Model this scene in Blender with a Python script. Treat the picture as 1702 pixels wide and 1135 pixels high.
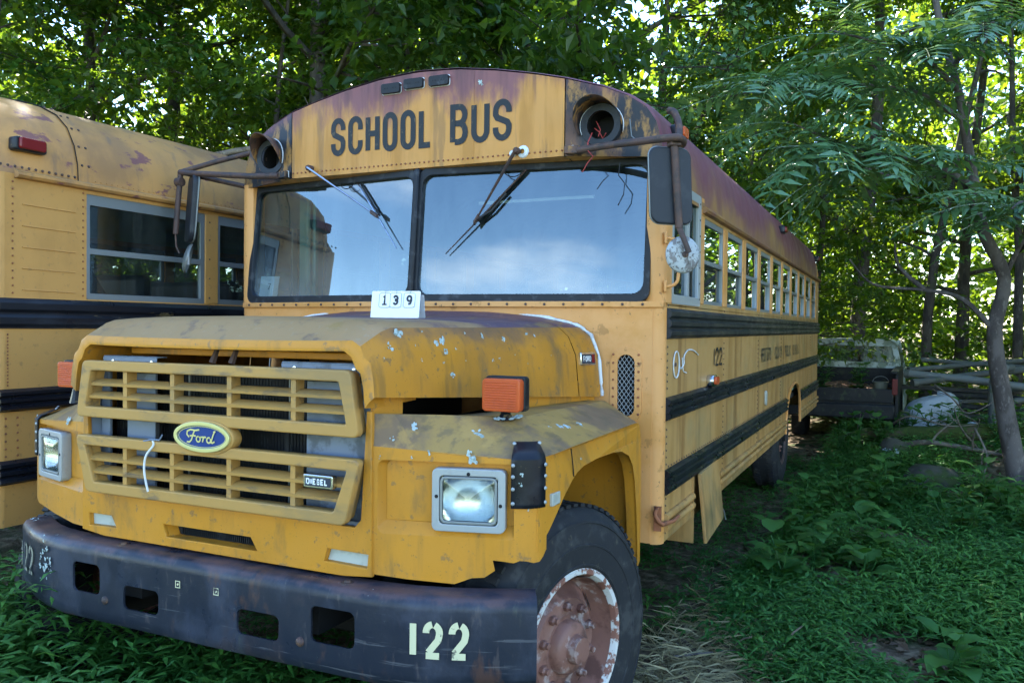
import bpy, bmesh, math, random
import numpy as np
from mathutils import Vector, Matrix
for o in list(bpy.data.objects): bpy.data.objects.remove(o)
scene = bpy.context.scene
R = math.radians
# ------------------------------------------------------------------ camera
YAW, PITCH, ROLL = 0.436594, -0.017598, 0.010572
cam_d = bpy.data.cameras.new('camera'); cam = bpy.data.objects.new('camera', cam_d)
scene.collection.objects.link(cam); scene.camera = cam
cam_d.sensor_width = 36; cam_d.lens = 1381.95 / 1702 * 36; cam_d.clip_start = 0.05; cam_d.clip_end = 900
fwd = Vector((-math.sin(YAW) * math.cos(PITCH), math.cos(YAW) * math.cos(PITCH), math.sin(PITCH)))
rt0 = fwd.cross(Vector((0, 0, 1))).normalized(); up0 = rt0.cross(fwd)
rt = rt0 * math.cos(ROLL) + up0 * math.sin(ROLL); upv = up0 * math.cos(ROLL) - rt0 * math.sin(ROLL)
cam.matrix_world = Matrix(((rt.x, upv.x, -fwd.x, 2.1675), (rt.y, upv.y, -fwd.y, -3.6197), (rt.z, upv.z, -fwd.z, 1.62), (0, 0, 0, 1)))
# ------------------------------------------------------------------ sky and sun
SUN_EL, SUN_AZ = R(46), math.atan2(-0.62, 0.78)      # azimuth measured from +Y towards +X
world = bpy.data.worlds.new('World'); scene.world = world; world.use_nodes = True
wn = world.node_tree.nodes; wl = world.node_tree.links; wn.clear()
w_out = wn.new('ShaderNodeOutputWorld'); w_bg = wn.new('ShaderNodeBackground'); w_bg.inputs['Strength'].default_value = 0.15
sky = wn.new('ShaderNodeTexSky'); sky.sky_type = 'NISHITA'; sky.sun_disc = False
sky.sun_elevation = SUN_EL; sky.sun_rotation = SUN_AZ; sky.air_density = 1.0; sky.dust_density = 0.1; sky.ozone_density = 1.6
w_tc = wn.new('ShaderNodeTexCoord'); w_map = wn.new('ShaderNodeMapping'); w_map.inputs['Scale'].default_value = (1.0, 1.0, 2.6)
w_map.inputs['Location'].default_value = (0.35, 0.1, 0.2)
w_no = wn.new('ShaderNodeTexNoise'); w_no.inputs['Scale'].default_value = 1.9; w_no.inputs['Detail'].default_value = 7; w_no.inputs['Roughness'].default_value = 0.55
w_rp = wn.new('ShaderNodeMapRange'); w_rp.interpolation_type = 'SMOOTHSTEP'
w_rp.inputs[1].default_value = 0.58; w_rp.inputs[2].default_value = 0.80; w_rp.inputs[3].default_value = 0.0; w_rp.inputs[4].default_value = 0.85
w_mx = wn.new('ShaderNodeMix'); w_mx.data_type = 'RGBA'; w_mx.inputs['B'].default_value = (7.5, 7.8, 8.2, 1)
wl.new(w_tc.outputs['Generated'], w_map.inputs[0]); wl.new(w_map.outputs[0], w_no.inputs['Vector']); wl.new(w_no.outputs['Fac'], w_rp.inputs[0])
w_hs = wn.new('ShaderNodeHueSaturation'); w_hs.inputs['Saturation'].default_value = 1.12; wl.new(sky.outputs[0], w_hs.inputs['Color'])
wl.new(w_rp.outputs[0], w_mx.inputs['Factor']); wl.new(w_hs.outputs[0], w_mx.inputs['A']); wl.new(w_mx.outputs['Result'], w_bg.inputs['Color'])
wl.new(w_bg.outputs[0], w_out.inputs[0])
sun_d = bpy.data.lights.new('sun', 'SUN'); sun_d.energy = 5.0; sun_d.angle = R(0.53); sun_d.color = (1.0, 0.94, 0.84)
sun = bpy.data.objects.new('sun', sun_d); scene.collection.objects.link(sun)
sdir = Vector((math.sin(SUN_AZ) * math.cos(SUN_EL), math.cos(SUN_AZ) * math.cos(SUN_EL), math.sin(SUN_EL)))
sun.rotation_euler = sdir.to_track_quat('Z', 'Y').to_euler(); sun.location = sdir * 60
vs = scene.view_settings; vs.view_transform = 'Standard'; vs.look = 'None'; vs.gamma = 1; vs.use_curve_mapping = False
vs.exposure = 2.47
scene.cycles.use_adaptive_sampling = True; scene.cycles.adaptive_threshold = 0.02
for k_, v_ in (('max_bounces', 4), ('diffuse_bounces', 2), ('glossy_bounces', 2), ('transmission_bounces', 3), ('transparent_max_bounces', 8)): setattr(scene.cycles, k_, v_)
# ------------------------------------------------------------------ helpers
C = scene.collection
rng = np.random.default_rng(7); random.seed(7)

def tag(o, label=None, cat=None, group=None, kind=None):
    if label: o['label'] = label
    if cat: o['category'] = cat
    if group: o['group'] = group
    if kind: o['kind'] = kind
    return o

def thing(name, label, cat, loc=(0, 0, 0), rz=0, group=None):
    o = bpy.data.objects.new(name, None); o.empty_display_size = 0.2; C.objects.link(o)
    o.location = loc; o.rotation_euler = (0, 0, rz)
    return tag(o, label, cat, group)

def finish(me, mat, smooth=None):
    if mat is not None:
        me.materials.clear(); me.materials.append(mat)
    if smooth is not None:
        me.polygons.foreach_set('use_smooth', [True] * len(me.polygons))
        if smooth < 179: me.set_sharp_from_angle(angle=R(smooth))
    me.update()

def mkobj(name, me, parent=None, bevel=0, seg=2):
    o = bpy.data.objects.new(name, me); C.objects.link(o)
    if parent: o.parent = parent
    if bevel:
        b = o.modifiers.new('bevel', 'BEVEL'); b.width = bevel; b.segments = seg; b.limit_method = 'ANGLE'; b.angle_limit = R(35)
    return o

def rot_to(d, upx=(0, 0, 1)):
    d = Vector(d).normalized(); u = Vector(upx)
    if abs(d.dot(u)) > 0.98: u = Vector((1, 0, 0))
    s = d.cross(u).normalized(); t = s.cross(d)
    return s, t, d

class MB:
    """collects shapes; build() links them as one mesh object"""
    def __init__(s): s.V = []; s.F = []
    def add(s, V, F):
        n = len(s.V); s.V.extend([tuple(v) for v in V]); s.F.extend([tuple(i + n for i in f) for f in F]); return s
    def box(s, lo, hi):
        (a, b, c), (d, e, f) = lo, hi
        return s.add([(a, b, c), (d, b, c), (d, e, c), (a, e, c), (a, b, f), (d, b, f), (d, e, f), (a, e, f)],
                     [(0, 3, 2, 1), (4, 5, 6, 7), (0, 1, 5, 4), (1, 2, 6, 5), (2, 3, 7, 6), (3, 0, 4, 7)])
    def obox(s, c, ax, ay, az):
        c = Vector(c); ax = Vector(ax); ay = Vector(ay); az = Vector(az)
        P = [c + ax * i + ay * j + az * k for k in (-1, 1) for (i, j) in ((-1, -1), (1, -1), (1, 1), (-1, 1))]
        return s.add(P, [(0, 3, 2, 1), (4, 5, 6, 7), (0, 1, 5, 4), (1, 2, 6, 5), (2, 3, 7, 6), (3, 0, 4, 7)])
    def tube(s, pts, r, n=8, cap=True, flat=1.0):
        pts = [Vector(p) for p in pts]; k = len(pts)
        rr_ = r if isinstance(r, (list, tuple)) else [r] * k
        V = []; F = []; prev = None
        for i, p in enumerate(pts):
            d = (pts[min(i + 1, k - 1)] - pts[max(i - 1, 0)]).normalized()
            if prev is None: a, b, _ = rot_to(d)
            else:
                a = (prev - d * prev.dot(d)).normalized(); b = d.cross(a) * -1
                b = a.cross(d)
            prev = a
            for j in range(n):
                t = 2 * math.pi * j / n; V.append(p + (a * math.cos(t) + b * math.sin(t) * flat) * rr_[i])
        for i in range(k - 1):
            for j in range(n):
                F.append((i * n + j, i * n + (j + 1) % n, (i + 1) * n + (j + 1) % n, (i + 1) * n + j))
        if cap: F.append(tuple(range(n))[::-1]); F.append(tuple((k - 1) * n + j for j in range(n)))
        return s.add(V, F)
    def lathe(s, prof, c, axis, n=24, a0=0, a1=2 * math.pi, closed=True):
        a, b, d = rot_to(axis); c = Vector(c); V = []; F = []; m = len(prof); cnt = n if closed else n + 1
        for j in range(cnt):
            t = a0 + (a1 - a0) * j / n
            for (r, h) in prof: V.append(c + d * h + (a * math.cos(t) + b * math.sin(t)) * r)
        for j in range(n):
            for i in range(m - 1):
                k = (j + 1) % cnt
                F.append((j * m + i, j * m + i + 1, k * m + i + 1, k * m + i))
        return s.add(V, F)
    def grid(s, G):
        m = len(G); n = len(G[0]); V = [p for row in G for p in row]
        return s.add(V, [(i * n + j, i * n + j + 1, (i + 1) * n + j + 1, (i + 1) * n + j) for i in range(m - 1) for j in range(n - 1)])
    def prism(s, poly, f, h0, h1):
        n = len(poly); V = [f(u, v, h0) for u, v in poly] + [f(u, v, h1) for u, v in poly]
        F = [tuple(range(n))[::-1], tuple(range(n, 2 * n))] + [(i, (i + 1) % n, n + (i + 1) % n, n + i) for i in range(n)]
        return s.add(V, F)
    def mesh(s, name, mat, smooth=35):
        me = bpy.data.meshes.new(name); me.from_pydata(s.V, [], s.F); me.validate()
        bm = bmesh.new(); bm.from_mesh(me); bmesh.ops.recalc_face_normals(bm, faces=bm.faces); bm.to_mesh(me); bm.free()
        finish(me, mat, smooth); return me
    def build(s, name, mat, parent=None, smooth=35, bevel=0, solid=0, seg=2):
        o = mkobj(name, s.mesh(name, mat, smooth), parent)
        if solid:
            m = o.modifiers.new('solid', 'SOLIDIFY'); m.thickness = abs(solid); m.offset = -1 if solid > 0 else 1
        if bevel:
            b = o.modifiers.new('bevel', 'BEVEL'); b.width = bevel; b.segments = seg; b.limit_method = 'ANGLE'; b.angle_limit = R(35)
        return o

def rr(x0, y0, x1, y1, r, n=5):
    P = []
    for (cx, cy, a) in ((x1 - r, y1 - r, 0), (x0 + r, y1 - r, 90), (x0 + r, y0 + r, 180), (x1 - r, y0 + r, 270)):
        for i in range(n + 1):
            t = R(a + 90 * i / n); P.append((cx + r * math.cos(t), cy + r * math.sin(t)))
    return P
def circ(cx, cy, r, n=28, ry=None): return [(cx + r * math.cos(2 * math.pi * i / n), cy + (ry or r) * math.sin(2 * math.pi * i / n)) for i in range(n)]

def plate(outer, holes, depth, bevel=0):
    """filled 2-D outline with holes, extruded; returns V, F in (u, v, w)"""
    cu = bpy.data.curves.new('tmp', 'CURVE'); cu.dimensions = '2D'; cu.fill_mode = 'BOTH'
    cu.extrude = depth / 2; cu.bevel_depth = bevel; cu.bevel_resolution = 1
    for poly in [outer] + list(holes):
        sp = cu.splines.new('POLY'); sp.points.add(len(poly) - 1); sp.use_cyclic_u = True
        for i, p in enumerate(poly): sp.points[i].co = (p[0], p[1], 0, 1)
    o = bpy.data.objects.new('tmp', cu); me = bpy.data.meshes.new_from_object(o)
    V = [tuple(v.co) for v in me.vertices]; F = [tuple(p.vertices) for p in me.polygons]
    bpy.data.objects.remove(o); bpy.data.curves.remove(cu); bpy.data.meshes.remove(me)
    return V, F
def plate_mb(outer, holes, depth, f, bevel=0, mb=None):
    V, F = plate(outer, holes, depth, bevel); mb = mb or MB()
    return mb.add([f(*v) for v in V], F)

def cut(o, cutters):
    for c in cutters:
        m = o.modifiers.new('cut', 'BOOLEAN'); m.operation = 'DIFFERENCE'; m.object = c; m.solver = 'EXACT'
    dg = bpy.context.evaluated_depsgraph_get(); me = bpy.data.meshes.new_from_object(o.evaluated_get(dg))
    o.modifiers.clear(); o.data = me
    for c in cutters: bpy.data.objects.remove(c)
    finish(me, None, 35)
    return o

# ------------------------------------------------------------------ materials
def principled(name):
    m = bpy.data.materials.new(name); m.use_nodes = True
    return m, m.node_tree.nodes, m.node_tree.links, m.node_tree.nodes['Principled BSDF']

def paint(name, base, rough=0.5, layers=(), metal=0.0, spec=0.28, bump=0.0, bscale=60, rvar=0.0):
    """base colour with noise-shaped layers of wear; a layer is
    (colour, scale, (sx,sy,sz), lo, hi, opacity[, (axis, a, b, weight)])"""
    m, N, L, P = principled(name)
    P.inputs['Roughness'].default_value = rough; P.inputs['Metallic'].default_value = metal
    P.inputs['Specular IOR Level'].default_value = spec
    tc = N.new('ShaderNodeTexCoord'); cur = None
    last = None
    for i, ly in enumerate(layers):
        colr, sc, st, lo, hi, op = ly[:6]
        if len(ly) == 6: lo = .5 + (lo - .5) * .62; hi = .5 + (hi - .5) * .62
        mp = N.new('ShaderNodeMapping'); mp.inputs['Scale'].default_value = st; mp.inputs['Location'].default_value = (i * 3.7, i * 1.9, i * 5.3)
        L.new(tc.outputs['Object'], mp.inputs[0])
        no = N.new('ShaderNodeTexNoise'); no.inputs['Scale'].default_value = sc; no.inputs['Detail'].default_value = 8; no.inputs['Roughness'].default_value = 0.62
        L.new(mp.outputs[0], no.inputs['Vector']); fac = no.outputs['Fac']
        if len(ly) > 6:
            ax, a, b, wgt = ly[6]
            sx = N.new('ShaderNodeSeparateXYZ'); L.new(tc.outputs['Object'], sx.inputs[0])
            mr = N.new('ShaderNodeMapRange'); mr.inputs[1].default_value = a; mr.inputs[2].default_value = b; mr.inputs[4].default_value = wgt
            L.new(sx.outputs[ax], mr.inputs[0])
            ad = N.new('ShaderNodeMath'); ad.operation = 'ADD'; L.new(fac, ad.inputs[0]); L.new(mr.outputs[0], ad.inputs[1]); fac = ad.outputs[0]
        rp = N.new('ShaderNodeMapRange'); rp.interpolation_type = 'SMOOTHSTEP'
        rp.inputs[1].default_value = lo; rp.inputs[2].default_value = hi; rp.inputs[4].default_value = op
        L.new(fac, rp.inputs[0])
        mx = N.new('ShaderNodeMix'); mx.data_type = 'RGBA'; mx.inputs['B'].default_value = (*colr, 1)
        if cur is None: mx.inputs['A'].default_value = (*base, 1)
        else: L.new(cur, mx.inputs['A'])
        L.new(rp.outputs[0], mx.inputs['Factor']); cur = mx.outputs['Result']; last = rp.outputs[0]
    if cur is None: P.inputs['Base Color'].default_value = (*base, 1)
    else: L.new(cur, P.inputs['Base Color'])
    if bump:
        no = N.new('ShaderNodeTexNoise'); no.inputs['Scale'].default_value = bscale; no.inputs['Detail'].default_value = 6
        L.new(tc.outputs['Object'], no.inputs['Vector'])
        bp = N.new('ShaderNodeBump'); bp.inputs['Strength'].default_value = bump; bp.inputs['Distance'].default_value = 0.004
        L.new(no.outputs['Fac'], bp.inputs['Height']); L.new(bp.outputs[0], P.inputs['Normal'])
        if rvar:
            mr = N.new('ShaderNodeMapRange'); mr.inputs[1].default_value = 0.3; mr.inputs[2].default_value = 0.7
            mr.inputs[3].default_value = rough - rvar; mr.inputs[4].default_value = min(1, rough + rvar)
            n2 = N.new('ShaderNodeTexNoise'); n2.inputs['Scale'].default_value = 7; n2.inputs['Detail'].default_value = 6
            L.new(tc.outputs['Object'], n2.inputs['Vector']); L.new(n2.outputs['Fac'], mr.inputs[0]); L.new(mr.outputs[0], P.inputs['Roughness'])
    return m

def glass(name, tint=(0.75, 0.85, 0.85), refl=1.0, dust=0.06, ior=1.5, dustcol=(0.35, 0.38, 0.36), film=None):
    m = bpy.data.materials.new(name); m.use_nodes = True; N = m.node_tree.nodes; L = m.node_tree.links; N.clear()
    out = N.new('ShaderNodeOutputMaterial'); tr = N.new('ShaderNodeBsdfTransparent'); tr.inputs[0].default_value = (*tint, 1)
    gl = N.new('ShaderNodeBsdfGlossy'); gl.inputs['Roughness'].default_value = 0.01; gl.inputs[0].default_value = (0.80, 0.93, 1, 1)
    df = N.new('ShaderNodeBsdfDiffuse'); df.inputs[0].default_value = (*dustcol, 1)
    fr = N.new('ShaderNodeFresnel'); fr.inputs['IOR'].default_value = ior
    mu = N.new('ShaderNodeMath'); mu.operation = 'MULTIPLY'; mu.use_clamp = True; mu.inputs[1].default_value = refl
    m1 = N.new('ShaderNodeMixShader'); m2 = N.new('ShaderNodeMixShader')
    tc = N.new('ShaderNodeTexCoord'); no = N.new('ShaderNodeTexNoise'); no.inputs['Scale'].default_value = 3.5; no.inputs['Detail'].default_value = 8; no.inputs['Roughness'].default_value = 0.65
    mr = N.new('ShaderNodeMapRange'); mr.inputs[1].default_value = 0.35; mr.inputs[2].default_value = 0.75; mr.inputs[4].default_value = dust * 2
    mpg = N.new('ShaderNodeMapping'); mpg.inputs['Scale'].default_value = (2.2, 2.2, .55); L.new(tc.outputs['Object'], mpg.inputs[0]); L.new(mpg.outputs[0], no.inputs['Vector']); L.new(no.outputs['Fac'], mr.inputs[0])
    L.new(fr.outputs[0], mu.inputs[0]); dfac = mr.outputs[0]
    if film:      # grime settled along the lower edge of the pane
        sx = N.new('ShaderNodeSeparateXYZ'); L.new(tc.outputs['Object'], sx.inputs[0]); g1 = N.new('ShaderNodeMapRange'); g1.inputs[1].default_value = film[0]; g1.inputs[2].default_value = film[1]; g1.inputs[4].default_value = film[2]; L.new(sx.outputs[2], g1.inputs[0])
        n3 = N.new('ShaderNodeTexNoise'); n3.inputs['Scale'].default_value = 5; n3.inputs['Detail'].default_value = 9; L.new(tc.outputs['Object'], n3.inputs['Vector']); g2 = N.new('ShaderNodeMath'); g2.operation = 'MULTIPLY'; L.new(g1.outputs[0], g2.inputs[0]); L.new(n3.outputs['Fac'], g2.inputs[1])
        g3 = N.new('ShaderNodeMath'); g3.operation = 'ADD'; g3.use_clamp = True; L.new(g2.outputs[0], g3.inputs[0]); L.new(mr.outputs[0], g3.inputs[1]); dfac = g3.outputs[0]
    L.new(dfac, m1.inputs[0]); L.new(tr.outputs[0], m1.inputs[1]); L.new(df.outputs[0], m1.inputs[2])
    L.new(mu.outputs[0], m2.inputs[0]); L.new(m1.outputs[0], m2.inputs[1]); L.new(gl.outputs[0], m2.inputs[2])
    L.new(m2.outputs[0], out.inputs[0]); return m

def leafmat(name, c0, c1, t0, t1, trans=0.45, gloss=0.35, rough=0.38):
    """leaf: colour varies leaf by leaf through the 'tint' attribute; light passes through"""
    m = bpy.data.materials.new(name); m.use_nodes = True; N = m.node_tree.nodes; L = m.node_tree.links; N.clear()
    out = N.new('ShaderNodeOutputMaterial'); at = N.new('ShaderNodeAttribute'); at.attribute_name = 'tint'
    P = N.new('ShaderNodeBsdfPrincipled'); P.inputs['Roughness'].default_value = rough; P.inputs['Specular IOR Level'].default_value = gloss
    T = N.new('ShaderNodeBsdfTranslucent'); mx = N.new('ShaderNodeMixShader'); mx.inputs[0].default_value = trans
    for (a, b, tgt) in ((c0, c1, P.inputs['Base Color']), (t0, t1, T.inputs[0])):
        k = N.new('ShaderNodeMix'); k.data_type = 'RGBA'; k.inputs['A'].default_value = (*a, 1); k.inputs['B'].default_value = (*b, 1)
        L.new(at.outputs['Fac'], k.inputs['Factor']); L.new(k.outputs['Result'], tgt)
    L.new(P.outputs[0], mx.inputs[1]); L.new(T.outputs[0], mx.inputs[2]); L.new(mx.outputs[0], out.inputs[0]); return m

YEL = (0.50, 0.265, 0.022)
PURP = (0.16, 0.055, 0.075)
DIRT = (0.12, 0.085, 0.045)
M = {}
M['hood'] = paint('hood_paint', (0.47, 0.195, 0.018), 0.42, [((0.35, 0.15, 0.02), 2.2, (1, 1, 0.6), 0.42, 0.7, 0.7), (DIRT, 9, (1, 1, 0.4), 0.55, 0.8, 0.55), ((0.16, 0.10, 0.045), 30, (1, 1, 1), 0.66, 0.74, 0.7), ((0.15, 0.085, 0.03), 13, (1, 1, 0.10), 0.58, 0.80, 0.5), ((0.07, 0.045, 0.03), 130, (1, 1, 1), 0.74, 0.78, 0.6), ((0.12, 0.075, 0.05), 5, (1, 1, 1), 0.66, 1.0, 0.7, (2, 1.50, 1.60, 0.36))], bump=0.06, bscale=90, rvar=0.12)
M['hoodtop'] = paint('hood_top_paint', (0.12, 0.062, 0.075), 0.5, [((0.36, 0.21, 0.085), 3.0, (1, 1, 1), 0.62, 0.80, 0.9, (1, -0.65, -1.35, 0.48)), ((0.28, 0.17, 0.05), 5, (1.2, 0.5, 1), 0.60, 0.72, 0.7), ((0.07, 0.05, 0.055), 14, (1, 1, 1), 0.55, 0.8, 0.5), ((0.33, 0.25, 0.15), 40, (1, 1, 1), 0.64, 0.75, 0.4)], bump=0.1, bscale=120, rvar=0.1)
M['fender'] = paint('fender_paint', (0.53, 0.222, 0.022), 0.42, [((0.40, 0.17, 0.02), 2.6, (1, 1, 0.6), 0.45, 0.7, 0.6), (DIRT, 8, (1, 1, 0.4), 0.56, 0.8, 0.5), ((0.17, 0.11, 0.06), 26, (1, 1, 1), 0.66, 0.76, 0.6), ((0.20, 0.11, 0.035), 12, (1, 1, 0.10), 0.58, 0.82, 0.5), ((0.08, 0.05, 0.03), 130, (1, 1, 1), 0.74, 0.78, 0.6)], bump=0.06, bscale=90, rvar=0.12)
M['fendertop'] = paint('fender_top_paint', (0.34, 0.20, 0.055), 0.55, [((0.13, 0.085, 0.065), 3.0, (1, 1, 1), 0.42, 0.66, 0.75), (DIRT, 22, (1, 0.5, 1), 0.5, 0.75, 0.6), ((0.42, 0.25, 0.07), 6, (1, 1, 1), 0.6, 0.72, 0.6)], bump=0.12, bscale=140, rvar=0.1)
M['header'] = paint('header_paint', (0.53, 0.245, 0.062), 0.5, [((0.38, 0.165, 0.03), 6, (1.0, 1, 0.12), 0.45, 0.66, 0.7), ((0.20, 0.11, 0.05), 16, (1.0, 1, 0.09), 0.58, 0.74, 0.55), ((0.17, 0.062, 0.085), 4.2, (1.0, 1, 0.34), 0.63, 0.82, 0.9, (2, 2.56, 2.87, 0.40)), ((0.10, 0.045, 0.05), 13, (1.2, 1, 0.12), 0.72, 0.95, 0.75, (2, 2.45, 2.86, 0.32))], bump=0.05, rvar=0.1)
M['roof'] = paint('roof_paint', (0.31, 0.165, 0.055), 0.55, [((0.20, 0.095, 0.055), 2.4, (1, 0.55, 0.35), 0.36, 0.56, 0.9), (PURP, 1.8, (1, 0.6, 0.5), 0.52, 0.74, 0.95, (2, 2.25, 2.62, 0.34)), ((0.10, 0.06, 0.04), 7, (1, 1, 0.12), 0.56, 0.78, 0.6)], bump=0.08, rvar=0.1)
M['side'] = paint('side_paint', (0.44, 0.245, 0.085), 0.5, [((0.34, 0.175, 0.05), 4.2, (1, 1, 0.06), 0.46, 0.66, 0.75), ((0.22, 0.105, 0.032), 9, (1, 0.7, 0.05), 0.55, 0.74, 0.75), ((0.24, 0.20, 0.10), 2.2, (1, 0.5, 0.6), 0.5, 0.75, 0.5), ((0.10, 0.09, 0.045), 5, (1, 1, 0.6), 0.75, 1.05, 0.8, (2, 1.05, 0.66, 0.36))], bump=0.04, rvar=0.1)
M['cowl'] = paint('cowl_paint', (0.62, 0.295, 0.10), 0.45, [((0.51, 0.215, 0.04), 2.4, (1, 1, 1), 0.48, 0.7, 0.6), ((0.30, 0.14, 0.04), 15, (1, 1, 0.7), 0.66, 0.76, 0.6), ((0.17, 0.09, 0.04), 34, (1, 1, 1), 0.72, 0.78, 0.7)], bump=0.04, rvar=0.1)
M['nside'] = paint('neighbour_side_paint', (0.53, 0.265, 0.075), 0.5, [((0.42, 0.21, 0.06), 2.2, (1, 1, 0.7), 0.45, 0.7, 0.7), ((0.20, 0.13, 0.09), 60, (1, 1, 1), 0.72, 0.80, 0.5), ((0.26, 0.14, 0.06), 26, (1, 1, 1), 0.64, 0.80, 0.5)], bump=0.03, rvar=0.1)
M['nroof'] = paint('neighbour_roof_paint', (0.50, 0.245, 0.075), 0.55, [((0.30, 0.155, 0.065), 2.0, (1, 0.8, 0.6), 0.40, 0.66, 0.85), (PURP, 6.0, (1.2, 0.8, 1.6), 0.62, 0.70, 0.8), ((0.16, 0.11, 0.08), 9, (1, 1, 0.2), 0.6, 0.8, 0.5)], bump=0.06, rvar=0.1)
M['black'] = paint('black_rail_paint', (0.008, 0.009, 0.013), 0.34, [((0.022, 0.025, 0.032), 9, (1, 0.3, 1), 0.5, 0.72, 0.7), ((0.16, 0.12, 0.06), 22, (1, 0.25, 1), 0.70, 0.76, 0.6)], bump=0.05, rvar=0.12)
M['belt'] = paint('worn_belt_paint', (0.014, 0.016, 0.021), 0.42, [((0.045, 0.042, 0.040), 8, (1, 0.3, 1), 0.50, 0.70, 0.7), ((0.20, 0.14, 0.06), 12, (1, 0.2, 1.5), 0.70, 0.76, 0.7)], bump=0.1, rvar=0.1)
M['blackpaint'] = paint('flaking_black_paint', (0.020, 0.022, 0.028), 0.5, [((0.13, 0.065, 0.045), 6, (1, 1, 0.4), 0.42, 0.66, 0.85), ((0.36, 0.18, 0.05), 15, (1, 1, 0.4), 0.48, 0.66, 0.8), ((0.025, 0.025, 0.03), 40, (1, 1, 0.6), 0.60, 0.70, 0.7), (PURP, 4, (1, 1, 0.5), 0.66, 0.9, 0.9, (2, 2.55, 2.76, 0.38))], bump=0.08)
M['bumper'] = paint('bumper_paint', (0.017, 0.021, 0.032), 0.38, [((0.050, 0.056, 0.080), 3.2, (1, 1, 0.6), 0.46, 0.72, 0.75), ((0.055, 0.040, 0.042), 3.0, (1, 1, 0.6), 0.58, 0.78, 0.7), ((0.085, 0.07, 0.07), 34, (1, 1, 0.25), 0.64, 0.80, 0.5), ((0.13, 0.13, 0.14), 55, (0.05, 0.05, 1), 0.68, 0.76, 0.45), ((0.10, 0.05, 0.035), 8, (1, 1, 0.5), 0.64, 0.80, 0.6), ((0.085, 0.09, 0.065), 12, (1, 1, 0.2), 0.68, 0.84, 0.5), ((0.11, 0.065, 0.062), 9, (1, 1, 1), 0.78, 1.02, 0.75, (2, 0.745, 0.79, 0.42)), ((0.35, 0.38, 0.36), 70, (1, 1, 1), 0.82, 0.85, 0.6)], bump=0.12, bscale=110, rvar=0.14)
M['grille'] = paint('grille_plastic', (0.43, 0.235, 0.065), 0.5, [((0.28, 0.18, 0.075), 5, (0.4, 1, 1.4), 0.45, 0.7, 0.75), ((0.11, 0.09, 0.07), 18, (0.4, 1, 1), 0.58, 0.78, 0.6)], bump=0.08, rvar=0.1)
M['grey'] = paint('grey_metal_paint', (0.17, 0.205, 0.27), 0.5, [((0.06, 0.065, 0.075), 9, (1, 1, 1), 0.55, 0.75, 0.7)], bump=0.05)
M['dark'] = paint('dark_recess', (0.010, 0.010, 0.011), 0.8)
M['radiator'] = paint('radiator_core', (0.014, 0.015, 0.017), 0.6)
M['rubber'] = paint('tyre_rubber', (0.020, 0.021, 0.024), 0.75, [((0.055, 0.055, 0.055), 10, (1, 1, 1), 0.5, 0.75, 0.7), ((0.10, 0.085, 0.06), 22, (1, 1, 1), 0.68, 0.8, 0.4)], bump=0.2, bscale=50)
M['gasket'] = paint('window_gasket', (0.010, 0.012, 0.017), 0.5, [((0.06, 0.065, 0.075), 14, (1, 1, 1), 0.56, 0.75, 0.6)])
M['rust'] = paint('rusty_steel', (0.085, 0.05, 0.042), 0.6, [((0.045, 0.035, 0.035), 12, (1, 1, 1), 0.45, 0.65, 0.8), ((0.15, 0.085, 0.05), 24, (1, 1, 1), 0.6, 0.75, 0.6)], bump=0.2, bscale=150)
M['rustred'] = paint('red_rust', (0.28, 0.10, 0.045), 0.7, [((0.12, 0.05, 0.03), 30, (1, 1, 1), 0.5, 0.7, 0.8)], bump=0.2)
M['chrome'] = paint('bright_metal', (0.62, 0.63, 0.64), 0.22, [((0.3, 0.28, 0.25), 30, (1, 1, 1), 0.6, 0.75, 0.6)], metal=1.0)
M['mirrorchrome'] = paint('lamp_reflector', (0.56, 0.58, 0.56), 0.26, metal=1.0)
M['alu'] = paint('dull_aluminium', (0.22, 0.235, 0.235), 0.45, [((0.22, 0.24, 0.25), 9, (1, 1, 1), 0.5, 0.75, 0.6)], metal=0.35)
M['bezel'] = paint('silver_bezel_paint', (0.34, 0.355, 0.355), 0.35, [((0.28, 0.28, 0.27), 16, (1, 1, 1), 0.6, 0.8, 0.5)], metal=0.2)
M['amber'] = paint('amber_lens', (0.52, 0.085, 0.022), 0.22, [((0.36, 0.06, 0.02), 12, (1, 1, 1), 0.5, 0.75, 0.5)])
M['red'] = paint('red_lens', (0.17, 0.012, 0.014), 0.25)
M['lensw'] = paint('dull_white_lens', (0.42, 0.43, 0.38), 0.35, [((0.25, 0.25, 0.2), 12, (1, 1, 1), 0.5, 0.75, 0.6)])
M['rim'] = paint('rusty_wheel_paint', (0.24, 0.115, 0.088), 0.42, [((0.11, 0.05, 0.04), 7, (1, 1, 1), 0.45, 0.65, 0.8), ((0.45, 0.38, 0.36), 11, (1, 1, 1), 0.58, 0.74, 0.6)], bump=0.2, bscale=70)
M['rimring'] = paint('peeling_white_rim', (0.60, 0.58, 0.55), 0.5, [((0.22, 0.08, 0.05), 16, (1, 1, 1), 0.47, 0.56, 0.95)], bump=0.2, bscale=70)
M['mint'] = paint('mint_interior_paint', (0.28, 0.47, 0.38), 0.5, [((0.18, 0.30, 0.25), 5, (1, 1, 1), 0.5, 0.75, 0.6)])
M['seat'] = paint('dark_seat_vinyl', (0.016, 0.022, 0.024), 0.45)
M['floor'] = paint('dark_bus_floor', (0.03, 0.03, 0.03), 0.8)
M['white'] = paint('white_card', (0.78, 0.79, 0.80), 0.55, [((0.66, 0.67, 0.68), 6, (1, 1, 1), 0.5, 0.8, 0.5)])
M['ink'] = paint('dark_ink', (0.03, 0.035, 0.05), 0.6)
M['letter'] = paint('weathered_black_letter', (0.014, 0.017, 0.022), 0.5, [((0.11, 0.08, 0.045), 40, (1, 1, 0.6), 0.66, 0.74, 0.6)])
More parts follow.
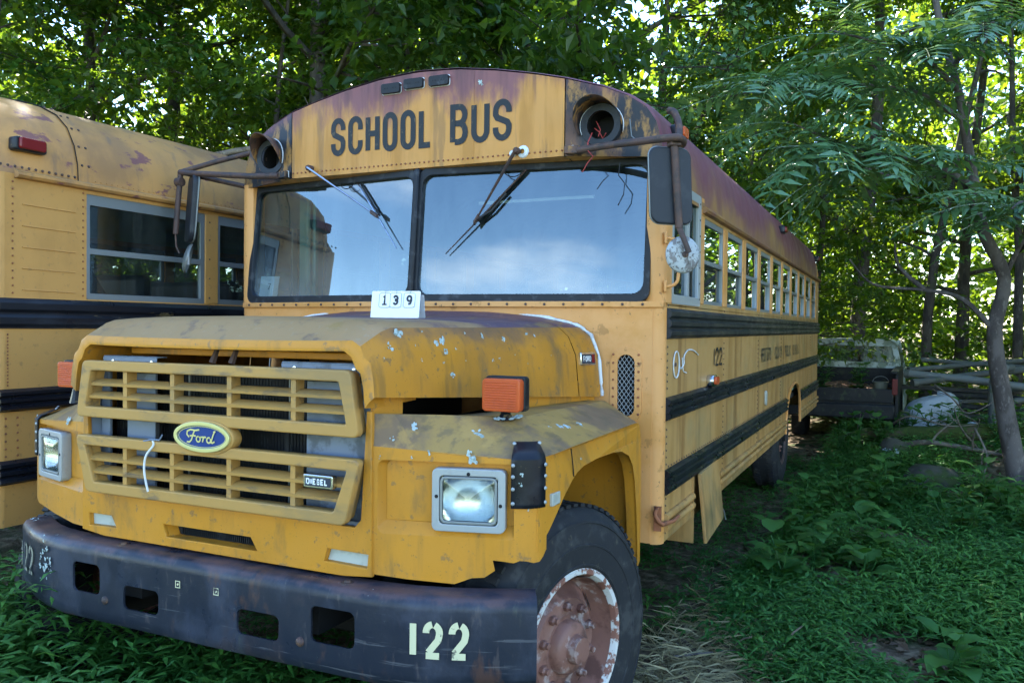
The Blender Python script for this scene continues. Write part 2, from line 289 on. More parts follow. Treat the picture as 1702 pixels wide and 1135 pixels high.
M['faded'] = paint('faded_black_letter', (0.055, 0.05, 0.04), 0.5, [((0.33, 0.22, 0.08), 16, (1, 1, 1), 0.48, 0.62, 0.85)])
M['cream'] = paint('stencil_cream', (0.60, 0.57, 0.36), 0.5, [((0.10, 0.10, 0.09), 24, (1, 1, 1), 0.62, 0.7, 0.8)])
M['faintcream'] = paint('worn_stencil_cream', (0.26, 0.25, 0.19), 0.5, [((0.05, 0.05, 0.055), 20, (1, 1, 1), 0.50, 0.62, 0.8)])
M['blue'] = paint('emblem_blue', (0.018, 0.045, 0.19), 0.2)
M['gold'] = paint('emblem_gold', (0.62, 0.58, 0.27), 0.3, metal=0.5)
M['caulk'] = paint('white_caulk', (0.62, 0.64, 0.66), 0.6, [((0.35, 0.34, 0.33), 20, (1, 1, 1), 0.5, 0.75, 0.7)])
M['lichen'] = paint('pale_lichen', (0.40, 0.47, 0.46), 0.9, [((0.22, 0.27, 0.24), 60, (1, 1, 1), 0.5, 0.66, 0.85)], bump=0.6, bscale=220)
M['mirrorback'] = paint('mirror_back_plastic', (0.018, 0.021, 0.028), 0.5, [((0.04, 0.044, 0.052), 8, (1, 1, 1), 0.5, 0.75, 0.6)])
M['spotwhite'] = paint('spotted_white_enamel', (0.36, 0.385, 0.40), 0.5, [((0.12, 0.10, 0.095), 30, (1, 1, 0.5), 0.48, 0.62, 0.8), ((0.08, 0.07, 0.065), 70, (1, 1, 1), 0.58, 0.66, 0.8)])
M['windshield'] = glass('windshield_glass', (0.55, 0.66, 0.69), 3.3, 0.06, 1.52, (0.30, 0.36, 0.40), (2.05, 1.76, .5))
M['pane'] = glass('window_glass', (0.34, 0.40, 0.39), 0.75, 0.07)
M['pane_dark'] = glass('dim_window_glass', (0.40, 0.46, 0.47), 1.1, 0.04)
M['pane_darkened'] = glass('darkened_window_glass', (0.14, 0.17, 0.15), 1.0, 0.16, 1.5, (0.10, 0.11, 0.09))  # tint darkened to dim the bright light showing through far-side and rear panes
M['lamp_glass'] = glass('lamp_glass', (0.95, 0.97, 0.98), 1.2, 0.03)
M['wire'] = paint('black_wire', (0.012, 0.012, 0.013), 0.5)
M['wirered'] = paint('red_wire', (0.36, 0.05, 0.05), 0.5)
M['nylon'] = paint('white_nylon', (0.66, 0.66, 0.64), 0.4)
# ------------------------------------------------------------------ stroke lettering (flat paint and raised badges)
def arc(cx, cy, rx, ry, a0, a1, n=10):
    return [(cx + rx * math.cos(R(a0 + (a1 - a0) * i / n)), cy + ry * math.sin(R(a0 + (a1 - a0) * i / n))) for i in range(n + 1)]
def glyph(ch, w):
    r = w / 2; g = []
    if ch == 'S': g = [[(w, .70), (w, 1 - r)] + arc(r, 1 - r, r, r, 0, 180) + [(0, .66), (.12 * w, .57), (.88 * w, .43), (w, .34)] + arc(r, r, r, r, 0, -180) + [(0, .30)]]
    elif ch == 'C': g = [[(w, .66)] + arc(r, 1 - r, r, r, 0, 180) + arc(r, r, r, r, 180, 360) + [(w, .34)]]
    elif ch == 'O': g = [arc(r, 1 - r, r, r, 0, 180) + arc(r, r, r, r, 180, 360) + ['close']]
    elif ch == 'U': g = [[(0, 1)] + arc(r, r, r, r, 180, 360) + [(w, 1)]]
    elif ch == 'H': g = [[(0, 0), (0, 1)], [(w, 0), (w, 1)], [(0, .5), (w, .5)]]
    elif ch == 'L': g = [[(0, 1), (0, 0), (w, 0)]]
    elif ch == 'B': g = [[(0, 0), (0, 1), (w - .24, 1)] + arc(w - .24, .765, .22, .235, 90, -90, 8) + [(.09, .53)], [(w - .24, .53)] + arc(w - .24, .265, .24, .265, 90, -90, 8) + [(.09, 0)]]
    elif ch == 'D': g = [[(0, 0), (0, 1), (w - .25, 1)] + arc(w - .25, .75, .25, .25, 90, 0, 5) + arc(w - .25, .25, .25, .25, 0, -90, 5) + [(.1, 0)]]
    elif ch == 'E': g = [[(w, 1), (0, 1), (0, 0), (w, 0)], [(0, .5), (w * .8, .5)]]
    elif ch == 'F': g = [[(w, 1), (0, 1), (0, 0)], [(0, .5), (w * .8, .5)]]
    elif ch == 'R': g = [[(0, 0), (0, 1), (w - .22, 1)] + arc(w - .22, .76, .22, .24, 90, -90, 8) + [(.1, .52)], [(w * .45, .52), (w, 0)]]
    elif ch == 'P': g = [[(0, 0), (0, 1), (w - .22, 1)] + arc(w - .22, .74, .22, .26, 90, -90, 8) + [(.1, .48)]]
    elif ch == 'N': g = [[(0, 0), (0, 1), (w, 0), (w, 1)]]
    elif ch == 'T': g = [[(0, 1), (w, 1)], [(r, 1), (r, 0)]]
    elif ch == 'Y': g = [[(0, 1), (r, .5), (w, 1)], [(r, .5), (r, 0)]]
    elif ch == 'I': g = [[(r, 0), (r, 1)]]
    elif ch == '1': g = [[(r * .4, .82), (r, 1), (r, 0)]]
    elif ch == '|': g = [[(r, 0), (r, 1)]]
    elif ch == '2': g = [[(0, .74)] + arc(r, 1 - r, r, r, 180, 0) + [(w, .62), (0.05, .0), (w, 0)]]
    elif ch == 'Z': g = [[(0, .72)] + arc(r, 1 - r, r, r, 180, 95, 6), arc(r, 1 - r, r, r, 72, -20, 6) + [(w * .9, .5), (0.1, .10)], [(0, 0), (w, 0)]]   # stencilled 2
    elif ch == '3': g = [[(0, .80)] + arc(r, 1 - r * .95, r, r * .95, 160, -80, 10) + [(r * .7, .53)], [(r * .7, .53)] + arc(r, r * .98, r, r * .98, 80, -160, 10)]
    elif ch == '9': g = [arc(r, 1 - r, r, r, 0, 360, 16), [(w, 1 - r), (w, .40), (w * .8, .1), (r * .6, 0)]]
    elif ch == '7': g = [[(0, 1), (w, 1), (w * .35, 0)]]
    return g
def strokes(mb, g, th, f):
    h = th / 2
    for gi, pl in enumerate(g):
        close = pl and pl[-1] == 'close'
        P = [Vector(p) for p in (pl[:-1] if close else pl)]
        Q = [P[0]]
        for p in P[1:]:
            if (p - Q[-1]).length > 1e-5: Q.append(p)
        if close and (Q[0] - Q[-1]).length < 1e-5: Q.pop()
        k = len(Q); A = []; B = []
        for i in range(k):
            d0 = (Q[i] - Q[i - 1]).normalized() if (i > 0 or close) else (Q[1] - Q[0]).normalized()
            d1 = (Q[(i + 1) % k] - Q[i]).normalized() if (i < k - 1 or close) else d0
            n0 = Vector((-d0.y, d0.x)); n1 = Vector((-d1.y, d1.x)); b = (n0 + n1)
            b = b.normalized() if b.length > 1e-4 else n0
            s = min(1.7, 1 / max(0.3, b.dot(n0)))
            A.append(Q[i] + b * h * s); B.append(Q[i] - b * h * s)
        V = []
        for a, b in zip(A, B): V += [Vector(f(a.x, a.y)), Vector(f(b.x, b.y))]
        nn_ = (V[1] - V[0]).cross(V[2] - V[0])      # each stroke a hair proud of the one before
        if nn_.length > 0:
            nn_.normalize(); nn_ = -nn_ if nn_.dot(V[0] - Vector((0, 3, 1.5))) < 0 else nn_
            V = [v + nn_ * (.0004 * gi) for v in V]
        F = [(2 * i, 2 * i + 1, 2 * i + 3, 2 * i + 2) for i in range(k - 1)]
        if close: F.append((2 * k - 2, 2 * k - 1, 1, 0))
        mb.add(V, F)
def letter(ch, x0, y0, w, hgt, th, f, mb=None):
    mb = mb or MB()
    g = glyph(ch, w / hgt)
    G = []
    for pl in g:
        G.append([p if p == 'close' else (th / 2 + p[0] * hgt * (w - th) / w, th / 2 + p[1] * (hgt - th)) for p in pl])
    strokes(mb, G, th, lambda u, v: f(x0 + u, y0 + v))
    return mb

# ================================================================== the main bus
BUS = thing('school_bus', 'weathered yellow school bus numbered 122, facing front with hood and grille', 'bus')
HW = 1.22; LEN = 7.6
SEC = [(1.22, 2.24), (1.217, 2.36), (1.20, 2.47), (1.172, 2.555), (1.13, 2.62), (1.06, 2.667), (.95, 2.712), (.78, 2.757), (.62, 2.797), (.43, 2.836), (.22, 2.867), (0, 2.879)]
def sec_z(x):
    x = abs(x)
    for (x1, z1), (x0, z0) in zip(SEC[:-1], SEC[1:]):
        if x0 <= x <= x1: return z0 + (z1 - z0) * (x - x0) / max(1e-6, x1 - x0)
    return 2.24
def yh(x): x = abs(x); return -0.10 if x < .78 else -0.10 + (x - .78) / .44 * 0.11      # header plan
def yw(x): return -0.13 * (1 - abs(x) / 1.19)                                           # V windshield plan
PROF = [(-x, z) for x, z in SEC] + [(x, z) for x, z in SEC[-2::-1]]
def roof_row(y, ins, follow=True):
    return [((x * (1 - ins / 1.22)), (yh(x) if follow else 0) + y, z - ins * (0.6 if z > 2.5 else 0.1)) for x, z in PROF]
mb = MB()
rows = [roof_row(0.0, .014), roof_row(.006, .008), roof_row(.018, .003), roof_row(.04, 0.0), roof_row(.12, -.003)]
for y in np.linspace(.5, 7.2, 12): rows.append(roof_row(float(y), -.003, False))
for t in (7.4, 7.52, 7.6): rows.append(roof_row(t, {7.4: .004, 7.52: .03, 7.6: .09}[t], False))
mb.grid(rows); roof = mb.build('roof', M['roof'], BUS, smooth=50)
mb = MB(); mb.grid([[(x * .975, y, z - .035) for x, z in PROF] for y in (0.06, 7.5)]); mb.build('ceiling', M['mint'], BUS, smooth=50)
# roof seams
for y in (1.35, 2.7, 4.0, 5.3, 6.6):
    mb = MB(); mb.grid([[(x * 1.002 + 0, y + d, z + .004) for x, z in PROF] for d in (-.02, -.018, .018, .02)]); mb.build('roof_seam', M['roof'], roof, smooth=50)
# header: centre panel and two angled side panels with round lamp openings
N_ = 24; mb = MB()
xs = np.linspace(-.775, .775, N_)
mb.grid([[(float(x), -0.10, 2.395 + t * (sec_z(x) - .016 - 2.395)) for x in xs] for t in (0, .25, .5, .75, 1)])
mb.grid([[(float(x), -0.10, 2.395) for x in xs], [(float(x), yw(x) + .06, 2.388) for x in xs]])
header = mb.build('header_panel', M['header'], BUS, smooth=40)
LAMPS = {}
for s in (1, -1):
    du = Vector((.44, .11, 0)); ul = du.length
    def fh(u, v, w, s=s): p = .78 + u / ul * .44; return (s * p, -0.10 + u / ul * .11 - w, v)
    out = [(0, 2.395)] + [(0, sec_z(.78) - .016)] + [((x - .78) / .44 * ul, z - .016) for x, z in [(.95, 2.712), (1.06, 2.667), (1.13, 2.62), (1.172, 2.555), (1.195, 2.47), (1.205, 2.395)]]
    hole = circ(.165, 2.525, .068, 28)
    hs = plate_mb(out, [hole], .012, lambda u, v, w: fh(u, v, w - .006)).build('header_side_panel', M['blackpaint'], BUS, smooth=30)
    mb = MB(); mb.lathe([(.066, -.002), (.066, -.10), (.0, -.10)], fh(.165, 2.525, 0), (Vector(fh(.165, 2.525, 1)) - Vector(fh(.165, 2.525, 0))), 28)
    mb.build('lamp_well', M['dark'], hs, smooth=40)
    nrm = Vector(fh(.165, 2.525, 1)) - Vector(fh(.165, 2.525, 0)); nrm.normalize()
    c0 = Vector(fh(.165, 2.525, 0)); au = (Vector(fh(.2, 2.5, 0)) - Vector(fh(.165, 2.5, 0))).normalized()
    mb = MB(); mb.lathe([(.064, .014), (.064, .020), (.094, .022), (.098, .012), (.098, .0)], c0, nrm, 32); mb.build('lamp_flange', M['mirrorback'], hs, smooth=40)
    # visor: scoop longer at the top
    G = []
    for j in range(25):
        t = R(-25 + 230 * j / 24); ln = .025 + .115 * max(0, math.sin(t) * .75 + .25) ** .8
        dirv = au * math.cos(t) + Vector((0, 0, 1)) * math.sin(t)
        G.append([c0 + dirv * .098 + nrm * .012, c0 + dirv * .104 + nrm * (ln * .55), c0 + dirv * .107 + nrm * ln])
    mb = MB(); mb.grid(G); v = mb.build('lamp_visor', M['blackpaint'], hs, smooth=60, solid=.003)
    mb = MB(); mb.tube([g[0] - nrm * .004 for g in G[0:25]], .0035, 5); mb.build('visor_sealant', M['caulk'], hs, smooth=60)
    mb = MB(); mb.grid([[fh(u, 2.395, 0) for u in (0, .2, ul)], [(s * (.78 + u / ul * .44), yw(.78 + u / ul * .44) + .06, 2.388) for u in (0, .2, ul)]]); mb.build('header_lip', M['header'], BUS)
    # mirror arm bracket
    c1 = Vector(fh(.045, 2.415, .02)); mb = MB(); mb.obox(c1, au * .035, nrm * .02, (0, 0, .018)); mb.build('arm_bracket', M['blackpaint'], hs, bevel=.004)
    mb = MB(); mb.tube([Vector(fh(.012, 2.40, .012)), Vector(fh(.010, 2.432, .014)), Vector(fh(.045, 2.436, .016))], .0035, 5); mb.build('bracket_sealant', M['caulk'], hs)
    LAMPS[s] = (c0, nrm)
# sheet joint lines on the header
for x in (-.02 + .33,):
    mb = MB(); mb.box((x, -.1012, 2.40), (x + .004, -.100, sec_z(x) - .02)); mb.build('panel_joint', M['header'], header)
# rivets along the header's lower edge
mb = MB()
for i in range(58):
    x = -.765 + i * 1.53 / 57
    mb.lathe([(.0055, 0), (.0045, .003), (0, .0042)], (x, -.1005, 2.421), (0, -1, 0), 6)
tag(mb.build('header_rivets', M['rustred'], header, smooth=60), kind='stuff')
# clearance lamp housings (lenses gone)
for x, z in ((-.150, 2.806), (-.018, 2.816), (.125, 2.814)):
    mb = MB(); V, F = plate(rr(-.052, -.022, .052, .022, .008), [], .016, .003); mb.add([(x + u, -.1085 - w, z - .008 + v) for u, v, w in V], F)
    cl = mb.build('clearance_lamp', M['gasket'], BUS, smooth=30)
    mb = MB(); mb.tube([(x + u, -.102, z - .008 + v) for u, v in rr(-.055, -.025, .055, .025, .008, 3)] + [(x + .055, -.102, z)], .0028, 5); mb.build('lamp_sealant', M['caulk'], cl)
    mb = MB()
    for u in (-.03, -.015, .018, .032): mb.lathe([(.0035, 0), (.003, .003), (0, .003)], (x + u, -.117, z - .008), (0, -1, 0), 8)
    tag(mb.build('lamp_screws', M['dark'], cl), kind='stuff')
# the words on the header
def hmap(u, v): return (u, -.1025, v)
x = -.520
for ch, w in (('S', .090), ('C', .090), ('H', .086), ('O', .088), ('O', .088), ('L', .080), (' ', .062), ('B', .098), ('U', .098), ('S', .098)):
    if ch != ' ':
        h = .196; z0 = 2.489 + (x + .52) * 0.0
        letter(ch, x, z0, w, h, .029, hmap).build('letter', M['letter'], header, smooth=None)
    x += w + .0172
# ---------------- windshield
for s in (1, -1):
    d = Vector((1.19, .13, 0)); ul = d.length
    def fw(u, v, w, s=s): return (s * u / ul * 1.19 + s * w * .13 / ul, -.13 + u / ul * .13 - w * 1.19 / ul + (v - 1.74) * .09, v)
    o_ = rr(.008, 1.738, 1.158, 2.395, .05); i_ = rr(.022, 1.770, 1.136, 2.362, .055)
    if s == -1: pass
    g = plate_mb(o_, [i_], .03, lambda u, v, w: fw(u, v, w), .004).build('windshield_gasket', M['gasket'], BUS, smooth=40)
    mb = MB(); V = [fw(u, v, -.004) for u, v in rr(.022, 1.765, 1.14, 2.36, .055)]; mb.add(V, [tuple(range(len(V)))])
    mb.build('windshield_pane', M['windshield'], g, smooth=None)
    # corner pillar
    pl = [(1.135, .005), (1.165, -.006), (1.195, .000), (1.215, .018), (1.2235, .05), (1.2235, .115), (1.15, .115), (1.13, .06)]
    mb = MB(); mb.prism(pl, lambda u, v, h, s=s: (s * u, v, h), 1.735, 2.40); mb.build('windshield_pillar', M['cowl'], BUS, smooth=50)
mb = MB(); mb.obox((0, -.112, 2.067), (.015, 0, 0), (0, .025, 0), (0, .029, .325)); mb.build('windshield_post', M['gasket'], BUS, bevel=.008)
# sill strip with screws under the glass
mb = MB()
for s in (1, -1): mb.prism([(0, -.155), (1.17, -.022), (1.215, .010), (1.215, .05), (1.15, .05), (0, -.07)], lambda u, v, h, s=s: (s * u, v, h), 1.712, 1.740)
sill = mb.build('windshield_sill', M['cowl'], BUS, bevel=.004)
mb = MB()
for i in range(26):
    x = -1.13 + i * 2.26 / 25; mb.lathe([(.007, 0), (.006, .003), (0, .004)], (x, yw(x) - .024, 1.726), (0, -1, 0), 6)
tag(mb.build('sill_screws', M['rust'], sill), kind='stuff')
# front wall under the windshield
for s in (1, -1):
    ov = rr(1.015, 1.222, 1.095, 1.502, .0395, 6)
    out = [(0, .72), (0, 1.715), (1.17, 1.715), (1.17, .66), (.9, .66), (.9, .72)]
    fcw = lambda u, v, w, s=s: (s * u, yw(u) - w, v)
    fw_ = plate_mb(out, [ov], .006, fcw).build('cowl_panel', M['cowl'], BUS, smooth=30)
    # rounded corner
    G = [[(s * (1.17 + .05 * math.sin(R(a))), .048 - .050 * math.cos(R(a)), z) for a in (0, 15, 30, 45, 60, 75, 90)] for z in (.655, .9, 1.2, 1.5, 1.715)]
    mb = MB(); mb.grid(G); mb.build('cowl_corner', M['cowl'], BUS, smooth=60)
    if s == 1:
        fl = plate_mb(rr(.985, 1.190, 1.125, 1.534, .069, 7), [ov], .006, lambda u, v, w: (u, yw(u) - .006 - w, v), .001).build('vent_flange', M['cowl'], BUS, smooth=40)
        mb = MB()
        for i in range(8):
            for u in (.998, 1.112): mb.lathe([(.006, 0), (.005, .003), (0, .004)], (u, yw(u) - .0105, 1.235 + i * .038), (0, -1, 0), 6)
        tag(mb.build('vent_rivets', M['rustred'], fl), kind='stuff')
        mb = MB(); nx = 4; pw = .080 / nx; ph = .0285
        for k in range(-1, 11):
            for i in range(nx + 1):
                for sg in (1, -1):
                    u0 = 1.015 + i * pw; z0 = 1.222 + k * ph
                    P = []
                    for t in (0, .5, 1):
                        u = u0 + sg * t * pw / 2; z = z0 + t * ph / 2
                        P.append((u, z))
                    P2 = [(u0 + sg * pw / 2, z0 + ph / 2), (u0, z0 + ph)]
                    for (a, b) in (((u0, z0), (u0 + sg * pw / 2, z0 + ph / 2)), (P2[0], P2[1])):
                        m_ = ((a[0] + b[0]) / 2, (a[1] + b[1]) / 2)
                        inside = 1.016 < m_[0] < 1.094 and 1.224 < m_[1] < 1.5
                        dz = max(0, 1.262 - m_[1], m_[1] - 1.462)
                        if inside and math.hypot(m_[0] - 1.055, dz) < .0405:
                            mb.tube([(a[0], yw(a[0]) + .001, a[1]), (b[0], yw(b[0]) + .001, b[1])], .0016, 4, cap=False)
        tag(mb.build('vent_mesh', M['bezel'], fl, smooth=None), kind='stuff')
        mb = MB(); mb.box((.99, .05, 1.18), (1.12, .06, 1.54)); mb.build('vent_duct', M['dark'], fl)
# firewall so that the engine bay stays dark
# ---------------- hood
def hsec(y):
    t = (y + 1.46) / 1.38; t = min(1, max(0, t)); 
    def L(a, b): return a + (b - a) * t
    xb = L(.690, .955); xt = L(.605, .80)
    zc = 1.648 + .012 * t + .045 * max(0, (t - .72) / .28) ** 1.6; ze = 1.630 + .008 * t
    zl = L(1.395, 1.312)
    # front lip falls away
    k = max(0, min(1, (-1.325 - y) / .125)); k = k ** 1.4
    zc -= .082 * k; ze -= .058 * k
    half = [(xb, zl), (xb - .006, zl + .06), (xb - .018, (zl + ze) / 2 + .02), (xb - .036 - .02 * t, ze - .055), (xt + .030 + .02 * t, ze - .018), (xt, ze), (xt * .82, ze + (zc - ze) * .42), (xt * .5, ze + (zc - ze) * .80), (0, zc)]
    return half
def hood_rows(y0, y1, n, part):
    rows = []
    for y in np.linspace(y0, y1, n):
        h = hsec(float(y)); pr = [(x, z) for x, z in h] + [(-x, z) for x, z in h[-2::-1]]
        rows.append([(x, float(y), z) for x, z in pr])
    return rows
rows = hood_rows(-1.46, -.265, 14, 0)
side_cols = 5
for nm, (y0, y1, n) in (('hood', (-1.46, -.262, 27)), ('cowl_cap', (-.256, -.075, 5))):
    rows = hood_rows(y0, y1, n, 0); mbT = MB(); mbS = []
    K = len(rows[0])
    mbT.grid([r[4:K - 4] for r in rows])
    root_h = mbT.build(nm, M['hoodtop'], BUS, smooth=60, solid=-.0)
    for a, b in ((0, 5), (K - 5, K)):
        m2 = MB(); m2.grid([r[a:b] for r in rows]); m2.build('hood_side', M['hood'], root_h, smooth=60)
    if nm == 'hood':
        # rolled front lip
        r0 = rows[0]; m2 = MB()
        m2.grid([[(p[0], p[1], p[2]) for p in r0], [(p[0] * .985, p[1] - .012, p[2] - .012) for p in r0], [(p[0] * .955, p[1] - .008, p[2] - .034) for p in r0], [(p[0] * .95, p[1] + .05, p[2] - .038) for p in r0], [(p[0] * .95, p[1] + .30, p[2] - .030) for p in r0]])
        m2.build('hood_lip', M['fender'], root_h, smooth=60)
        # under-hood rail seen through the gap
        m2 = MB(); m2.box((-.56, -1.30, 1.50), (.58, -1.27, 1.525)); m2.build('hood_brace', M['fender'], root_h, bevel=.004)
        for x in (-.06, .03):
            m2 = MB(); m2.tube([(x, -1.38, 1.48), (x + .01, -1.37, 1.52), (x - .01, -1.34, 1.55)], [.014, .010, .012], 6); m2.build('hood_latch', M['rust'], root_h)
# sealant between hood and body
def sealpts(s):
    h = hsec(-.075)
    return [(s * x * 1.004, -.066, z + .003) for x, z in h]
mb = MB(); P = sealpts(1)
Q = []
for a, b in zip(P[:-1], P[1:]):
    for t in (0, .25, .5, .75): Q.append(tuple(a[i] + (b[i] - a[i]) * t for i in range(3)))
Q.append(P[-1])
mb.tube(Q, [.008 + .004 * math.sin(i * 1.7) * math.sin(i * .6) for i in range(len(Q))], 6)
mb.tube([(-x, y, z) for x, y, z in Q], .007, 6); mb.build('hood_seal', M['caulk'], BUS, smooth=70)
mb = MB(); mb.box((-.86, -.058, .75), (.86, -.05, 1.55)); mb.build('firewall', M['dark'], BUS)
# hood side badge
mb = MB(); bx, by, bz = .925, -.19, 1.485
hd = Vector((.265, 1.38, 0)).normalized(); hn = Vector((1.38, -.265, .10)).normalized()
c = Vector((.918, -.168, 1.483)); upb = Vector((-.06, 0, 1)).normalized()
mb.obox(c + hn * .006, hd * .062, hn * .006, upb * .028); bd = mb.build('side_badge', M['chrome'], BUS, bevel=.003)
mb = MB(); mb.obox(c + hn * .0125, hd * .054, hn * .0008, upb * .020); mb.build('badge_field', M['ink'], bd)
def bmap(u, v): p = c + hn * .0142 + hd * u + upb * v; return tuple(p)
x = -.046
for ch in 'FORD':
    letter(ch, x, -.012, .014, .024, .0038, bmap).build('letter', M['white'], bd, smooth=None); x += .0165
mb = MB(); mb.obox(c + hn * .0135, Vector(hd) * .012, hn * .0008, upb * .018); o = mb.build('badge_red_field', M['red'], bd); o.location = tuple(hd * .038)
# ---------------- fenders
def mir(P, s): return [(s * x, y, z) for x, y, z in P]
for s in (1, -1):
    lo = [(.655, -1.425, 1.238), (.80, -1.385, 1.228), (.95, -1.345, 1.218), (1.10, -1.302, 1.212), (1.135, -1.285, 1.211)]
    hi = [(.640, -1.42, 1.340), (.70, -1.36, 1.336), (.80, -1.25, 1.329), (.93, -1.10, 1.318), (1.0, -1.03, 1.312)]
    mb = MB()
    def lerp3(a, b, t): return tuple(a[i] + (b[i] - a[i]) * t for i in range(3))
    mb.grid([[lerp3(a, b, t) for a, b in zip(lo, hi)] for t in (0, .03, .5, .97, 1)])
    # corner and outer chamfer
    lo2 = [lo[-1], (1.165, -1.255, 1.214), (1.182, -1.18, 1.219), (1.190, -1.06, 1.225), (1.192, -.8, 1.228), (1.192, -.55, 1.230), (1.19, -.36, 1.231), (1.178, -.25, 1.225), (1.172, -.20, 1.21)]
    hi2 = [hi[-1], (1.0, -1.02, 1.312), (1.001, -1.01, 1.312), (1.002, -1.0, 1.312), (1.002, -.8, 1.311), (1.002, -.55, 1.308), (1.0, -.36, 1.304), (.998, -.22, 1.302), (.997, -.14, 1.30)]
    mb.grid([[lerp3(a, b, t) for a, b in zip(lo2, hi2)] for t in (0, .03, .5, .97, 1)])
    # flat top towards the hood
    inn = [(.645, -1.40, 1.338), (.67, -1.33, 1.325), (.70, -1.2, 1.306), (.74, -1.0, 1.302), (.80, -.75, 1.30), (.86, -.45, 1.30), (.92, -.15, 1.30)]
    out = [hi[0], hi[1], hi[2], hi[4], (1.002, -.75, 1.310), (1.002, -.45, 1.306), (.997, -.14, 1.30)]
    mb.grid([inn, out])
    for ya, yb in ((-1.41, -1.27), (-.80, -.08)):
        mw = MB(); mw.grid([[(s * (.640 + (y_ + 1.42) * .215), y_, z_) for y_ in np.linspace(ya, yb, 6)] for z_ in (1.27, 1.40 - max(0, ya + 1.0) * .06)]); mw.build('inner_fender', M['fender'], BUS, smooth=50)
    mb2 = MB(); mb2.V = mir(mb.V, s); mb2.F = mb.F
    ft = mb2.build('fender_top', M['fendertop'], BUS, smooth=25)
    # outer side with the wheel arch, lower front face
    arch = [(-.205, .60), (-.218, .72), (-.245, .85), (-.292, .985), (-.345, 1.06), (-.407, 1.109), (-.50, 1.138), (-.60, 1.148), (-.673, 1.150), (-.80, 1.152), (-.933, 1.146), (-1.0, 1.132), (-1.047, 1.112), (-1.10, 1.075), (-1.152, 1.031), (-1.20, .985), (-1.262, .925)]
    top = [(-1.262, 1.2145), (-1.18, 1.219), (-1.06, 1.225), (-.8, 1.228), (-.55, 1.23), (-.36, 1.231), (-.25, 1.225), (-.20, 1.21), (-.165, 1.15), (-.145, .95), (-.150, .62)]
    def fs(y):
        if y < -1.18: return 1.182 - (-1.18 - y) * .23
        if y < -1.06: return 1.19 - (-1.06 - y) * .066
        if y > -.36: return 1.19 - (y + .36) * .11
        return 1.191
    V, F = plate([(y, z) for y, z in arch] + [(y, z) for y, z in top], [], .008)
    V2 = [(s * (fs(u) - .004 + w), u, v) for u, v, w in V]
    mb = MB(); mb.add(V2, F); fsd = mb.build('fender_side', M['fender'], BUS, smooth=30)
    mb = MB(); A = [(s * fs(y), y, z) for y, z in arch]; B = [(s * (fs(y) - .045), y, z + .0) for y, z in arch]; mb.grid([A, [(a[0] - s * .004, a[1], a[2] - .0) for a in A], B]); mb.build('arch_flange', M['fender'], fsd, smooth=60)
    # seam between nose and fender side
    mb = MB(); mb.tube([(s * (fs(y) + .0005), y, z) for y, z in ((-1.06, 1.222), (-1.045, 1.18), (-1.03, 1.125))], .0022, 4); mb.build('fender_seam', M['dark'], fsd)
    # nose: front face sweeping round to the side, with the sunken headlamp panel
    def fplan(u):    # u: distance along the plan from the inner edge
        pts = [(.655, -1.425), (1.10, -1.302), (1.135, -1.285), (1.165, -1.255), (1.1725, -1.215)]
        for (a, b) in zip(pts[:-1], pts[1:]):
            l = math.hypot(b[0] - a[0], b[1] - a[1])
            if u <= l or b is pts[-1]:
                t = u / l; nx, ny = (b[1] - a[1]) / l, -(b[0] - a[0]) / l
                return a[0] + (b[0] - a[0]) * t, a[1] + (b[1] - a[1]) * t, nx, ny
            u -= l
    def fn(u, v, w):
        x, y, nx, ny = fplan(u); return (s * (x + nx * w), y + ny * w, v)
    uo = .025; u1 = .472
    hb = .832 if s == 1 else .835
    P0 = [(0, hb), (0, 1.2385)] + [(u, 1.2385 - (u / .462) * .0265) for u in (.08, .16, .24, .32, .40, .4616)]
    if s == 1: low = [(.4616, .892), (.43, .895), (.395, .897), (.402, .865), (.37, .842), (.33, .838), (.275, .816), (.12, .822)]; cl = [(.4616, .892), (.48, .899), (.5, .898), (.525, .891), (.545, .893), (.565, .905), (.583, .925)]
    else: low = [(.4616, .862), (.3, .842), (.12, .83)]; cl = [(.4616, .862), (.48, .868), (.5, .875), (.525, .885), (.545, .895), (.565, .91), (.583, .93)]
    pan = rr(.022, .962, .468, 1.196, .022)
    mb = plate_mb(P0 + low, [pan], .006, lambda u, v, w: fn(u, v, w - .003)); 
    mb.grid([[fn(u, z + (1.212 + (u - .4616) * .03 - z) * t, 0) for u, z in cl] for t in (0, .25, .5, .75, 1)]); nose = mb.build('fender_nose', M['fender'], BUS, smooth=40)
    # sunken panel: deep along the bottom and inner side
    hl = (.205, .985, .432, 1.176)
    def fd(u, v):
        return .012
    Vp, Fp = plate(pan, [rr(hl[0] + .01, hl[1] + .01, hl[2] - .01, hl[3] - .01, .02)], .004)
    pin = [(u + (.022 if u < .2 else -.004), max(v, .962 + .040) if v < 1.05 else v - .004) for u, v in pan]
    rec = plate_mb(pin, [rr(hl[0] + .01, hl[1] + .01, hl[2] - .01, hl[3] - .01, .02)], .004, lambda u, v, w: fn(u, v, w - .030)).build('headlamp_panel', M['fender'], BUS, smooth=30)
    mb = MB(); mb.grid([[fn(u, v, 0.0) for u, v in pan + pan[:1]], [fn(u, v, -.031) for u, v in pin + pin[:1]]]); mb.build('panel_edge', M['fender'], rec, smooth=60)
    # headlamp: silver bezel, black gap, reflector bowl, glass
    bz = plate_mb(rr(*hl, .016), [rr(hl[0] + .018, hl[1] + .017, hl[2] - .018, hl[3] - .017, .016)], .034, lambda u, v, w: fn(u, v, w - .008), .003).build('headlight_bezel', M['bezel'], BUS, smooth=40)
